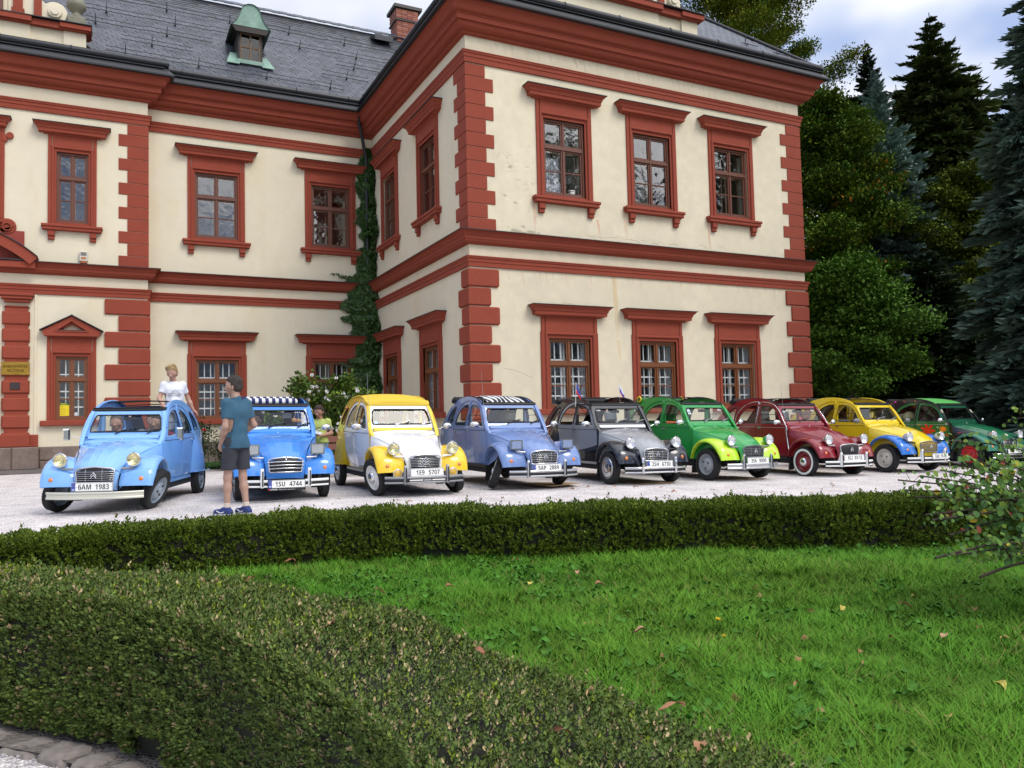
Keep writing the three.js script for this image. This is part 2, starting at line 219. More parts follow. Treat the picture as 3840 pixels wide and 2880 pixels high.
  for (let k = 0; k < 12; k++) {
    const top = k ? 9.569 - 0.342 * (k - 1) : 9.868, bot = Math.max(9.569 - 0.342 * k, 5.80), odd = k % 2;
    part('quoin', L(odd ? 0.71 : 0.5, odd ? 0.49 : 0.71, top - bot - 0.012, 0.022, 0.008).translate(0, bot, 0), M.red, chateau);
    part('quoin', L(odd ? 0.5 : 0.6, odd ? 0.77 : 0.54, top - bot - 0.012, 0.022, 0.008).rotateY(Math.PI / 2).translate(W, bot, 0), M.red, chateau);
    part('quoin', L(0.3, odd ? 0.74 : 0.52, top - bot - 0.012, 0.022, 0.008).rotateY(Math.PI / 2).translate(RX, bot, RZ), M.red, chateau);
  }
  // ---- windows ----
  function windowAt(pos, turn, o) { // local: x along wall, z outward
    const w = o.w || 0.6, y0 = o.y0, y1 = o.y1, s = w + 0.2, fr = [], ya = y1 + 0.15, yf = ya + (o.frieze || 0.30), up2 = o.upper;
    for (const k of [-1, 1]) { fr.push(bb(Math.min(k * w, k * s) + (k < 0 ? 0 : 0.11), Math.max(k * w, k * s) - (k < 0 ? 0.11 : 0), y0 - 0.14, yf, -0.02, 0.045), at(cbox(0.06, ya - y0 + 0.08, 0.1, 0.014), k * (w + 0.085), (ya + y0) / 2 - 0.06, 0.028), bb(Math.min(k * w, k * (w + 0.06)), Math.max(k * w, k * (w + 0.06)), y0 - 0.14, y1 + 0.06, -0.3, 0.032)); if (!o.narrow && !up2) fr.push(bb(Math.min(k * s, k * (s + 0.022)), Math.max(k * s, k * (s + 0.022)), y0 - 0.13, ya, -0.02, 0.041)); }
    fr.push(bb(-w - 0.09, w + 0.09, y1 + 0.06, ya - 0.07, -0.02, 0.036), at(cbox(2 * w + 0.235, 0.06, 0.1, 0.014), 0, ya - 0.04, 0.03), bb(-w - 0.09, w + 0.09, ya - 0.01, yf, -0.02, 0.046), bb(-w, w, y1, y1 + 0.06, -0.3, 0.031), bb(-w, w, y0 - 0.14, y0, -0.3, 0.02));
    const win = part('window', fr, M.red, chateau); win.position.set(...pos); win.rotation.y = turn;
    const hb = s + 0.08, yh = yf;
    if (o.pediment) {
      const tri = (w2, h, y, d, z, hole) => ext([[-w2, y], [w2, y], [w2 + 0.06, y + 0.13], [0, y + h], [-w2 - 0.06, y + 0.13]], d, hole ? [hole] : []).translate(0, 0, z);
      part('hood', [tri(hb - 0.02, 0.54, yh, 0.2, 0, [[-hb * 0.5, yh + 0.16], [hb * 0.5, yh + 0.16], [0, yh + 0.40]]), tri(hb - 0.09, 0.42, yh - 0.035, 0.12, 0, [[-hb * 0.5, yh + 0.15], [hb * 0.5, yh + 0.15], [0, yh + 0.32]]), bb(-hb * 0.6, hb * 0.6, yh + 0.11, yh + 0.5 * 0.28, 0, 0.22)], M.red, win);
      const roofL = (k) => at(bx(Math.hypot(hb + 0.1, 0.43), 0.022, 0.27), k * (hb + 0.08) / 2, yh + 0.355, 0.12, 0, 0, -k * Math.atan2(0.41, hb + 0.08));
      part('hood_flashing', [roofL(-1), roofL(1), bb(-hb * 0.52, hb * 0.52, yh + 0.142, yh + 0.156, 0, 0.225)], M.sheet, win);
    } else {
      part('hood', sweep([[-0.1, yh - 0.005], [0.02, yh - 0.004], [0.05, yh + 0.028], [0.145, yh + 0.03], [0.15, yh + 0.115], [0.168, yh + 0.12], [0.172, yh + 0.145], [0.19, yh + 0.185], [0.235, yh + 0.225], [0.25, yh + 0.262], [-0.1, yh + 0.27]], [[-hb, -0.06], [-hb, 0.035], [hb, 0.035], [hb, -0.06]], 0.4, false), M.red, win);
      part('hood_flashing', sweep([[0.252, yh + 0.255], [0.272, yh + 0.256], [0.272, yh + 0.272], [-0.15, yh + 0.335]], [[-hb, -0.06], [-hb, 0.035], [hb, 0.035], [hb, -0.06]], 0.2), M.sheet, win);
    }
    part('sill', up2 ? [at(cbox(2 * s + 0.3, 0.07, 0.26, 0.012), 0, y0 - 0.125, 0.05), at(cbox(2 * s + 0.24, 0.085, 0.22, 0.012), 0, y0 - 0.20, 0.045)] : [at(cbox(2 * s + 0.3, 0.14, 0.22, 0.014), 0, y0 - 0.09, 0.045)], M.red, win);
    if (up2) for (const k of [-1, 1]) part('bracket', [at(cbox(0.165, 0.16, 0.13, 0.01), k * (s - 0.085), y0 - 0.32, 0.05), at(cbox(0.15, 0.10, 0.09, 0.01), k * (s - 0.085), y0 - 0.445, 0.035)], M.red, win);
    const tm = up2 ? M.timber : M.timberLow, yt = y0 + (y1 - y0) * 0.635, n = [], z0 = -0.13, z1 = -0.055;
    n.push(bb(-w, -w + 0.055, y0, y1, z0, z1 + 0.02), bb(w - 0.055, w, y0, y1, z0, z1 + 0.02), bb(-w + 0.055, w - 0.055, y1 - 0.055, y1, z0, z1 + 0.02), bb(-w + 0.055, w - 0.055, y0, y0 + 0.06, z0, z1 + 0.02), bb(-w + 0.055, w - 0.055, yt - 0.04, yt + 0.04, z0, z1 + 0.025));
    const halves = [[-w + 0.055, -0.018], [0.018, w - 0.055]], panes = [];
    n.push(bb(-0.018, 0.018, y0 + 0.06, yt - 0.04, z0 + 0.01, z1 + 0.012), bb(-0.018, 0.018, yt + 0.04, y1 - 0.055, z0 + 0.01, z1 + 0.012));
    for (const [a, b] of halves) for (const [c, d, lower] of [[y0 + 0.06, yt - 0.04, true], [yt + 0.04, y1 - 0.055, false]]) {
      const f = 0.042, zz = z1 - 0.012;
      n.push(bb(a, a + f, c, d, zz - 0.05, zz), bb(b - f, b, c, d, zz - 0.05, zz), bb(a + f, b - f, c, c + f, zz - 0.05, zz), bb(a + f, b - f, d - f, d, zz - 0.05, zz));
      if (lower) { const m = (c + d) / 2; n.push(bb(a + f, b - f, m - 0.013, m + 0.013, zz - 0.04, zz - 0.004)); panes.push([a + f, b - f, c + f, m - 0.013], [a + f, b - f, m + 0.013, d - f]); } else panes.push([a + f, b - f, c + f, d - f]);
    }
    part('frame', n, tm, win);
    for (const [a, b, c, d] of panes) { const g = new THREE.PlaneGeometry(b - a, d - c); g.rotateX((rnd() - 0.5) * 0.012 - (o.tilt || 0)).rotateY((rnd() - 0.5) * 0.012); part('pane', g.translate((a + b) / 2, (c + d) / 2, -0.098), up2 ? M.pane : M.paneLow, win); }
    if (!up2) { // white window guard and light inner reveal
      const q = []; for (const u of o.narrow ? [-0.5, 0.5] : [-0.66, -0.33, 0.33, 0.66]) q.push(at(cyl(0.017, 0.017, y1 - y0 - 0.1, 6), u * (w - 0.08), (y0 + y1) / 2, -0.175));
      for (const t of o.narrow ? [0.2, 0.45, 0.72] : [0.18, 0.46, 0.70]) q.push(bb(-w + 0.01, w - 0.01, y0 + (y1 - y0) * t - 0.017, y0 + (y1 - y0) * t + 0.017, -0.198, -0.18));
      part('guard', q, M.whiteBar, win);
      part('reveal', [bb(-w + 0.002, -w + 0.01, y0 + 0.002, y1 - 0.002, -0.425, -0.135), bb(w - 0.01, w - 0.002, y0 + 0.002, y1 - 0.002, -0.425, -0.135), bb(-w - 0.1, -w - 0.02, y0, y1, -0.75, -0.43), bb(w + 0.02, w + 0.1, y0, y1, -0.75, -0.43), bb(-w - 0.1, w + 0.1, y1 + 0.02, y1 + 0.1, -0.75, -0.43), bb(-w - 0.1, w + 0.1, y0 - 0.1, y0 - 0.02, -0.75, -0.43)], M.whiteWall, win);
      { const c = []; for (const u of [-0.94, -0.06, 0.06, 0.94]) c.push(bb(u * w - 0.022, u * w + 0.022, y0, y1, -0.40, -0.36)); for (const t of [0.02, 0.36, 0.66, 0.98]) c.push(bb(-w, w, y0 + (y1 - y0) * t - 0.018, y0 + (y1 - y0) * t + 0.018, -0.392, -0.368)); part('inner_casement', c, M.whiteBar, win); }
      const dr = []; for (let i = 0; i <= 60; i++) dr.push(i); part('drape', quads([y0, y1].map((y) => dr.map((i) => [-w + 2 * w * i / 60, y, -0.70 + 0.03 * Math.sin(i * 1.1)]))), M.drape, win);
    } else { // inner casement seen through the glass
      const q = []; for (const u of [-0.86, -0.12, 0.12, 0.86]) q.push(bb(u * w - 0.025, u * w + 0.025, y0, y1, -0.36, -0.32)); for (const t of [0.03, 0.62, 0.97]) q.push(bb(-w, w, y0 + (y1 - y0) * t - 0.025, y0 + (y1 - y0) * t + 0.025, -0.345, -0.315)); part('inner_casement', q, M.innerWood, win);
    }
    return win;
  }
  let laceWin;
  wx.forEach((x, i) => { const a = windowAt([x, 0, 0], 0, { y0: up[0], y1: up[1], upper: true }); if (!i) laceWin = a; windowAt([x, 0, 0], 0, { y0: lo[0], y1: lo[1], frieze: 0.38 }); });
  mx.forEach((x) => { windowAt([x, 0, D], 0, { y0: up[0], y1: up[1], upper: true }); windowAt([x, 0, D], 0, { y0: lo[0], y1: lo[1], frieze: 0.38 }); });
  sz.forEach((z) => { windowAt([0, 0, z], -Math.PI / 2, { y0: up[0], y1: up[1], upper: true }); windowAt([0, 0, z], -Math.PI / 2, { y0: lo[0], y1: lo[1], frieze: 0.38 }); });
  windowAt([rxs[0], 0, RZ], 0, { y0: 6.93, y1: 8.85, w: 0.38, upper: true, narrow: true, tilt: 0.004 });
  windowAt([rxs[0], 0, RZ], 0, { y0: 1.62, y1: 3.31, w: 0.38, frieze: 0.38, narrow: true, pediment: true });
  windowAt([rxs[1], 0, RZ], 0, { y0: 6.93, y1: 8.85, upper: true });
  // lace curtain behind the first upper wing window
  { const r = []; for (let j = 0; j < 2; j++) { const q = []; for (let i = 0; i <= 30; i++) q.push([-0.54 + 0.5 * i / 30, 6.95 + j * 0.95, -0.2 + 0.015 * Math.sin(i * 1.7)]); r.push(q); } part('lace_curtain', quads(r), std([0.55, 0.57, 0.62], 0.9, { map: tex(256, 256, (u, v) => { const d = Math.hypot(((u * 6) % 1) - 0.5, ((v * 4 + (Math.floor(u * 6) % 2) * 0.5) % 1) - 0.5); const k = d < 0.2 ? 1 : 0.35 + 0.2 * vn(u * 90, v * 90, 90, 5); return [k, k, k]; }, 1) }), laceWin); }
  // portal on the left edge: pilaster blocks, capital, arch rib, segmental pediment, scroll beside upper window
  const pil = (x0, x1, y0, y1, z, c = 0.02) => at(cbox(x1 - x0, y1 - y0, z + 0.1, c), (x0 + x1) / 2, (y0 + y1) / 2, RZ + z / 2 - 0.05);
  part('pilaster', [pil(-10.02, -9.5, 0.92, 4.62, 0.075, 0.005), pil(-10.05, -9.47, 4.56, 4.60, 0.10), pil(-10.04, -9.46, 4.70, 4.78, 0.14), pil(-10.10, -9.40, 4.78, 4.86, 0.19), pil(-10.14, -9.37, 4.86, 4.945, 0.22)], M.red, chateau);
  for (let k = 0; k < 8; k++) { const y1 = 4.46 - k * 0.452; part('pilaster_block', pil(-10.08, -9.46, y1 - 0.335, y1, 0.115, 0.03), M.red, chateau); }
  part('pilaster_base', [pil(-10.18, -9.44, 0.925, 1.25, 0.2), pil(-10.22, -9.26, 0.922, 1.24, 0.1, 0.012)], M.red, chateau);
  part('wall_strip', pil(-9.36, -9.30, 0.93, 4.94, 0.03, 0.004), M.cream, chateau);
  { const P = []; for (let i = 0; i <= 24; i++) { const t = i / 24 * Math.PI / 2; P.push([-11.6 + 1.42 * Math.cos(t), 3.0 + 1.42 * Math.sin(t)]); } for (let i = 24; i >= 0; i--) { const t = i / 24 * Math.PI / 2; P.push([-11.6 + 1.2 * Math.cos(t), 3.0 + 1.2 * Math.sin(t)]); } P.push([-10.4, 0.3]); P.unshift([-10.18, 0.3]);
    part('arch', ext(P, 0.2).translate(0, 0, RZ - 0.02), M.red, chateau); 
    const A = [], B = []; for (let i = 0; i <= 20; i++) { const t = lerp(0.842, 1.6, i / 20); A.push([-11.6 + 3.5 * Math.cos(t), 3.25 + 3.5 * Math.sin(t)]); B.unshift([-11.6 + 3.24 * Math.cos(t + 0.0), 3.25 + 3.24 * Math.sin(t)]); } 
    part('segmental_pediment', [ext([...A, ...B], 0.42).translate(0, 0, RZ - 0.02), pil(-13, -9.33, 5.585, 5.76, 0.32, 0.01)], M.red, chateau);
    part('pediment_flashing', [ext([...A.map(([x, y]) => [x * 1, y + 0.03]), ...A.slice().reverse().map(([x, y]) => [x, y + 0.004])], 0.46).translate(0, 0, RZ - 0.02), pil(-13, -9.6, 5.77, 5.80, 0.36, 0.002)], M.sheet, chateau);
    part('tympanum', pil(-13, -9.6, 5.8, 6.6, 0.05, 0.005), M.redDark, chateau);
    const S = []; for (let i = 0; i <= 28; i++) { const t = lerp(-2.6, 2.3, i / 28); S.push([-9.99 + 0.21 * Math.cos(t), 6.70 + 0.21 * Math.sin(t)]); } S.push([-10.14, 7.0], [-10.16, 6.5]);
    part('upper_surround', [pil(-11.6, -10.06, 6.55, 6.9, 0.05, 0.006), pil(-10.32, -10.06, 6.9, 9.36, 0.055, 0.008), pil(-10.24, -10.14, 6.9, 9.1, 0.085, 0.01)], M.red, chateau); part('scroll', [ext(S, 0.10, [], 0.02).translate(0, 0, RZ - 0.01), at(new THREE.TorusGeometry(0.1, 0.02, 6, 20), -9.99, 6.68, RZ + 0.09), at(cyl(0.085, 0.085, 0.1, 18), -9.94, 9.12, RZ + 0.03, Math.PI / 2), pil(-10.12, -10.0, 8.95, 9.14, 0.07, 0.01)], M.red, chateau); }
  // ---- roof ----
  const tp = 1.02, ridge = [16.2, -11.75], eave = 11.42, ez = D + 0.56, hy = 11.42, wp = 0.92, hx = (W + 1.1) / 2, hr = hy + hx * wp;
  const tri = (...q) => { const g = new THREE.BufferGeometry(); g.setAttribute('position', new THREE.Float32BufferAttribute(q.flat(), 3)); g.computeVertexNormals(); return g; };
  const q4 = (a, b, c, d) => tri(a, b, c, a, c, d);
  const x0 = -0.55, x1 = W + 0.55, zf = 0.55, xc = (x0 + x1) / 2;
  const slateBase = std([0.014, 0.015, 0.018], 0.8);
  const roof = part('roof', [q4([-24.6, eave - 0.03, ez], [6, eave - 0.03, ez], [6, ridge[0] - 0.03, ridge[1]], [-24.6, ridge[0] - 0.03, ridge[1]]), q4([-24.6, ridge[0] - 0.03, ridge[1]], [W, ridge[0] - 0.03, ridge[1]], [W, eave - 0.03, -20], [-24.6, eave - 0.03, -20]), q4([-24.6, eave - 0.03, RZ + 0.55], [RX + 0.4, eave - 0.03, RZ + 0.55], [RX + 0.4, eave + 0.35, RZ + 0.12], [-24.6, eave + 0.35, RZ + 0.12]),
    q4([x0, hy - 0.03, zf], [x0, hy - 0.03, -14], [xc, hr - 0.03, -14], [xc, hr - 0.03, zf - hx]), tri([x0, hy - 0.03, zf], [xc, hr - 0.03, zf - hx], [x1, hy - 0.03, zf]), q4([x1, hy - 0.03, zf], [xc, hr - 0.03, zf - hx], [xc, hr - 0.03, -19.5], [x1, hy - 0.03, -19.5]), bb(-24.6, RX + 0.3, 11.2, 11.3, -20, RZ + 0.5), bb(RX, W + 0.4, 11.2, 11.3, -20, D + 0.5), bb(-0.5, W + 0.5, 11.21, 11.29, D, 0.5)], slateBase, chateau);
  // slates: skewed plates laid in courses, tails proud
  const pw = 0.25, ph = 0.17, th = 0.018;
  const slateG = (() => { const g = new THREE.BoxGeometry(pw - 0.016, ph + 0.04, th), p = g.attributes.position; for (let i = 0; i < p.count; i++) p.setX(i, p.getX(i) - p.getY(i) * 0.62); g.computeVertexNormals(); return g; })();
  const mats = [], frontSlope = new THREE.Quaternion().setFromEuler(new THREE.Euler(-Math.PI / 2 + Math.atan(tp), 0, 0));
  const up1 = V(0, Math.sin(Math.atan(tp)), -Math.cos(Math.atan(tp))), nrm = V(0, Math.cos(Math.atan(tp)), Math.sin(Math.atan(tp)));
  const lenS = (ridge[0] - eave) / Math.sin(Math.atan(tp));
  for (let r = 2; r * ph < lenS - 0.1; r++) for (let i = 0; i < 66; i++) {
    const x = -12.0 + i * pw + (r % 5) * 0.11 + (rnd() - 0.5) * 0.012, y = eave + up1.y * (r + 0.5) * ph, z = ez + up1.z * (r + 0.5) * ph;
    if (x > 5 || hy + wp * (x - x0) > y + 0.25 && x > x0) continue; if (x < -8.05 && r < 6) continue;
    if (x > -4.1 && x < -3.2 && y > 12.55 && y < 13.55) continue;
    const t = 0.095 + (rnd() - 0.5) * 0.03; const q = frontSlope.clone().multiply(new THREE.Quaternion().setFromEuler(new THREE.Euler(t, 0, (rnd() - 0.5) * 0.02)));
    mats.push([new THREE.Matrix4().compose(V(x, y, z).addScaledVector(nrm, 0.004 + rnd() * 0.004), q, V(1, 1, 1)), r]);
  }
  const keep = mats.filter((m) => m[1] < 7).slice(0, 300), rest = mats.filter((m) => !keep.includes(m));
  for (const [m] of keep) { const s = mesh('slate', slateG, M.slates[Math.floor(rnd() * 4)], roof); s.applyMatrix4(m); }
  // wing front hip slope
  const q2 = new THREE.Quaternion().setFromEuler(new THREE.Euler(-Math.PI / 2 + Math.atan(wp), 0, 0)), a2 = Math.atan(wp);
  for (let r = 2; r < 36; r++) for (let i = 0; i < 50; i++) { const d = (r + 0.5) * ph, y = hy + Math.sin(a2) * d, z = zf - Math.cos(a2) * d, x = x0 + i * pw + (r % 5) * 0.11, m = Math.cos(a2) * d; if (x < x0 + m + 0.1 || x > x1 - m - 0.1) continue; rest.push([new THREE.Matrix4().compose(V(x, y + 0.006, z), q2.clone().multiply(new THREE.Quaternion().setFromEuler(new THREE.Euler(0.07, 0, (rnd() - 0.5) * 0.02))), V(1, 1, 1))]); }
  const q3 = new THREE.Quaternion().setFromEuler(new THREE.Euler(-Math.PI / 2 + a2, -Math.PI / 2, 0, 'YXZ'));
  for (let r = 2; r < 36; r++) for (let i = 0; i < 30; i++) { const d = (r + 0.5) * ph, z = zf - i * pw - (r % 5) * 0.11, m = Math.cos(a2) * d, y = hy + Math.sin(a2) * d; if (z > zf - m - 0.1) continue; rest.push([new THREE.Matrix4().compose(V(x0 + m, y + 0.006, z), q3.clone().multiply(new THREE.Quaternion().setFromEuler(new THREE.Euler(0.07, 0, (rnd() - 0.5) * 0.02))), V(1, 1, 1))]); }
  const sl = inst('slates', slateG, std([1, 1, 1], 0.4), rest.map((m) => m[0]), roof, rest.map(() => { const k = 0.65 + rnd() * 0.7; return C(0.060 * k, 0.066 * k, 0.084 * k); })); sl.userData.kind = 'stuff';
  for (let i = 0; i < 60; i++) part('ridge_slate', at(cbox(0.3, 0.03, 0.26, 0.004), -12 + i * 0.27, ridge[0] + 0.02 + (i % 2) * 0.012, ridge[1] + 0.1, Math.atan(tp) * 0.9), M.slates[i % 4], roof);
  for (const k of [0, 1]) part('hip_ridge', rod([k ? x1 : x0, hy + 0.05, zf], [xc, hr + 0.05, zf - hx], 0.06), M.sheet, roof);
  // snow guards: thin rails on pins
  const onR = (x, s, h) => [x, eave + up1.y * s + nrm.y * h, ez + up1.z * s + nrm.z * h];
  for (const [s, xa, xb, st] of [[0.75, -7.7, -0.9, 0], [1.75, -7.3, 0.1, 0.8], [2.75, -8.6, 1.2, 0.3], [3.75, -8.6, 2.0, 1.0], [4.9, -8.6, 2.3, 0.5]]) {
    const g = []; for (let x = xa; x < xb; x += 1.95) { if (x > -5.6 && x < -2.6 && s > 1.2 && s < 3.4) continue; const e = Math.min(x + 1.95, xb); g.push(rod(onR(x, s, 0.09), onR(e, s - 0.05, 0.09), 0.013, 0.013, 5), rod(onR(x, s + 0.08, 0.18), onR(e, s + 0.04, 0.17), 0.010, 0.010, 5)); const xp = x + 0.5 + st * 0.4; g.push(rod(onR(xp, s, 0), onR(xp, s, 0.32), 0.014, 0.010, 5), at(bx(0.06, 0.02, 0.12), ...onR(xp, s, 0.03))); } part('snow_guard', g, M.lightning, roof);
  }
  for (const [x, y, z] of [[9.0, 12.0, -0.2], [9.9, 11.75, 0.1]]) part('roof_hook', [rod([x, y, z], [x, y + 0.35, z + 0.05], 0.014), rod([x - 0.2, y + 0.1, z + 0.1], [x + 0.4, y + 0.1, z + 0.1], 0.012), rod([x, y + 0.02, z - 0.1], [x, y + 0.1, z + 0.15], 0.014)], M.lightning, roof);
  // dormer
  const dx = -3.69, dz = -8.18, dy = 12.66;
  const dorm = part('dormer', [bb(dx - 0.36, dx - 0.30, dy, dy + 0.98, dz - 0.02, dz + 0.02), bb(dx + 0.30, dx + 0.36, dy, dy + 0.98, dz - 0.02, dz + 0.02), bb(dx - 0.36, dx - 0.32, dy - 0.2, dy + 0.95, dz - 1.3, dz - 0.02), bb(dx + 0.32, dx + 0.36, dy - 0.2, dy + 0.95, dz - 1.3, dz - 0.02), bb(dx - 0.46, dx + 0.46, dy + 0.96, dy + 1.04, dz - 1.2, dz + 0.1), bb(dx - 0.3, dx + 0.3, dy + 0.88, dy + 0.96, dz - 0.02, dz + 0.02)], M.darkWood, chateau);
  { const prof = [[0.60, 0.10], [0.50, 0.20], [0.40, 0.33], [0.34, 0.46], [0.30, 0.60], [0.26, 0.70], [0.19, 0.78], [0.10, 0.83], [0, 0.845]], full = [...prof.map(([a, b]) => [-a, b]), ...prof.slice(0, -1).reverse()]; part('dormer_roof', quads([0.24, 0.0, -0.8, -1.7].map((zz, i) => full.map(([a, b]) => [dx + a, dy + 0.92 + b - (i === 0 ? 0.04 : 0), dz + zz]))), M.copper, dorm); part('dormer_gable', ext(full.map(([a, b]) => [dx + a * 0.97, dy + 0.91 + b * 0.97]), 0.03).translate(0, 0, dz + 0.16), M.copper, dorm); 
    part('soffit', [ext([[-0.58, 0.06], [0.58, 0.06], [0.44, -0.12], [-0.44, -0.12]].map(([a, b]) => [dx + a, dy + 0.95 + b]), 0.04).translate(0, 0, dz + 0.14), bb(dx - 0.5, dx + 0.5, dy + 0.90, dy + 0.95, dz, dz + 0.16)], M.darkWood, dorm);
    part('flashing', [ext([[-0.72, -0.05], [-0.34, -0.05], [-0.34, 0.75], [-0.55, 0.75]].map(([a, b]) => [dx + a, b]), 0.02).applyMatrix4(M4(0, dy - 0.17, dz + 0.12, -Math.PI / 2 + Math.atan(tp))), ext([[0.72, -0.05], [0.34, -0.05], [0.34, 0.75], [0.55, 0.75]].map(([a, b]) => [dx + a, b]), 0.02).applyMatrix4(M4(0, dy - 0.17, dz + 0.12, -Math.PI / 2 + Math.atan(tp))), bb(dx - 0.4, dx + 0.4, dy - 0.12, dy, dz - 0.02, dz + 0.09)], M.copper, dorm);
    const f = []; for (const u of [-0.285, 0, 0.285]) f.push(bb(dx + u - 0.02, dx + u + 0.02, dy, dy + 0.88, dz - 0.03, dz + 0.012)); for (const y of [0.02, 0.44, 0.86]) f.push(bb(dx - 0.3, dx + 0.3, dy + y - 0.02, dy + y + 0.02, dz - 0.032, dz + 0.01)); part('sash', f, M.innerWood, dorm);
    for (const u of [-0.142, 0.142]) for (const y of [0.23, 0.65]) part('pane', new THREE.PlaneGeometry(0.24, 0.38).translate(dx + u, dy + y, dz - 0.012), M.paneLow, dorm); part('dormer_back', bb(dx - 0.3, dx + 0.3, dy, dy + 0.9, dz - 0.5, dz - 0.45), M.innerWood, dorm); }
  // chimney of single bricks
  const brickM = [[0.36, 0.13, 0.085], [0.30, 0.105, 0.07], [0.40, 0.17, 0.12], [0.27, 0.10, 0.075]].map((c) => std(c, 0.9));
  const ch = part('chimney', [bb(2.28, 3.12, 15, 17.3, -12.37, -11.63)], std([0.42, 0.38, 0.34], 0.95), chateau);
  for (let r = 0; r < 26; r++) for (let i = 0; i < 4; i++) { const y = 15.5 + r * 0.075, o = (r % 2) * 0.14; if (y > 17.28) continue; const cor = r > 18 ? 0.04 : 0; part('brick', bb(2.26 - cor + i * 0.225 - (r % 2 ? 0 : 0) + 0.004, 2.26 - cor + (i + 1) * 0.225 - 0.008, y, y + 0.062, -11.66, -11.60 + cor), brickM[Math.floor(rnd() * 4)], ch); if (i < 3) part('brick', bb(2.25 - cor, 2.30, y, y + 0.062, -12.36 + i * 0.245 + o * 0.3, -12.36 + (i + 1) * 0.245 - 0.02 + o * 0.2), brickM[Math.floor(rnd() * 4)], ch); }
  part('chimney_cap', [bb(2.14, 3.26, 17.34, 17.46, -12.5, -11.5), bb(2.2, 3.2, 16.86, 16.9, -12.45, -11.56)], std([0.12, 0.11, 0.10], 0.9), ch);
  part('skylight', [at(bx(0.75, 0.05, 0.6), 1.5, 15.75, -11.15, Math.atan(tp) - 0.35), at(bx(0.7, 0.2, 0.06), 1.5, 15.66, -10.9)], M.sheet, chateau);
  // attic gables standing on the eaves
  function gable(x1g, z, dir, full) { // right end at x1g, built towards -x
    const B = (a, b, y0, y1, za, zb) => bb(x1g - b, x1g - a, y0, y1, za + z, zb + z);
    const wl = full ? 6.6 : 5;
    const gb = part('attic_gable', [B(0, 0.54, 11.3, 12.22, -0.5, 0.0), B(0.54, 1.32, 11.3, 12.2, -0.5, -0.05), B(1.32, wl, 11.3, 12.2, -0.5, 0.0), B(1.34, wl, 12.3, 14.6, -0.5, -0.16)], M.cream, chateau);
    part('attic_cornice', [B(-0.13, 0.62, 12.24, 12.36, -0.5, 0.16), B(0.62, 1.28, 12.24, 12.36, -0.5, 0.1), B(1.28, wl, 12.24, 12.38, -0.5, 0.18), B(-0.08, wl, 12.2, 12.24, -0.5, 0.1), B(0.003, wl, 11.62, 11.78, -0.45, 0.03)], M.red, gb);
    part('attic_flashing', [B(-0.15, wl, 12.38, 12.40, -0.5, 0.2)], M.sheet, gb);
    const S = []; for (let i = 0; i <= 40; i++) { const t = i / 40; if (t < 0.62) { const a = lerp(-1.35, 2.4, t / 0.62); S.push([0.30 * Math.cos(a), 0.31 + 0.30 * Math.sin(a)]); } else { const k = (t - 0.62) / 0.38; S.push([-0.22 - 0.55 * k + 0.05 * Math.sin(k * 3), 0.52 + 0.9 * k * k + 0.15 * k]); } } S.push([-1.1, 1.6], [-1.1, 0]);
    part('volute', [ext(S.map(([a, b]) => [x1g - 0.75 + a, 12.4 + b]), 0.26, [], 0.02).translate(0, 0, z - 0.36), at(cyl(0.16, 0.18, 0.08, 24), x1g - 0.75, 12.71, z - 0.07, Math.PI / 2), at(cyl(0.10, 0.10, 0.06, 24), x1g - 0.75, 12.71, z - 0.02, Math.PI / 2)], M.cream, gb);
    part('attic_panel', [ext([[-0.52, 0], [-0.34, 0], [-0.34, 0.7], [-0.52, 1.0]].map(([a, b]) => [x1g - 0.72 + a, 12.45 + b]), 0.05).translate(0, 0, z - 0.095), B(1.5, 1.72, 12.42, 14, -0.16, -0.04), B(1.46, 1.76, 12.42, 12.62, -0.16, -0.02), B(2.6, 2.9, 12.42, 14, -0.16, -0.04), B(wl - 0.9, wl - 0.7, 12.42, 14, -0.16, -0.04)], M.red, gb);
    part('attic_window', [B(1.95, 2.05, 12.5, 13.8, -0.16, -0.06), B(2.4, 2.48, 12.5, 13.8, -0.16, -0.06)], M.timber, gb); part('pane', B(2.05, 2.4, 12.5, 13.8, -0.15, -0.12), M.pane, gb);
    return gb;
  }
  gable(-8.18, RZ + 0.05, 1, false);
  const g2 = gable(7.0, 0.1, 1, false);
  const urn = part('urn', [at(cbox(0.44, 0.3, 0.44, 0.02), -8.42, 12.54, RZ - 0.2), lathe([[0, 0], [0.15, 0], [0.14, 0.06], [0.10, 0.14], [0.12, 0.18], [0.24, 0.30], [0.25, 0.42], [0.17, 0.55], [0.13, 0.6], [0.16, 0.66], [0, 0.66]], 20).translate(-8.42, 12.69, RZ - 0.2)], M.greyStone, chateau);
  // downpipe in the inner corner
  part('downpipe', [tube([[-0.62, 11.42, D + 0.42], [-0.63, 11.25, D + 0.45], [-0.55, 11.0, D + 0.42], [-0.3, 10.1, D + 0.2], [-0.24, 9.9, D + 0.16]], 0.055, 10, 24), rod([-0.24, 9.95, D + 0.16], [-0.22, 0.3, D + 0.16], 0.055, 0.055, 12), ...[9.4, 7.4, 5.4, 3.4].map((y) => at(cyl(0.062, 0.062, 0.05, 12), -0.235, y, D + 0.16))], M.gutter, chateau);
}
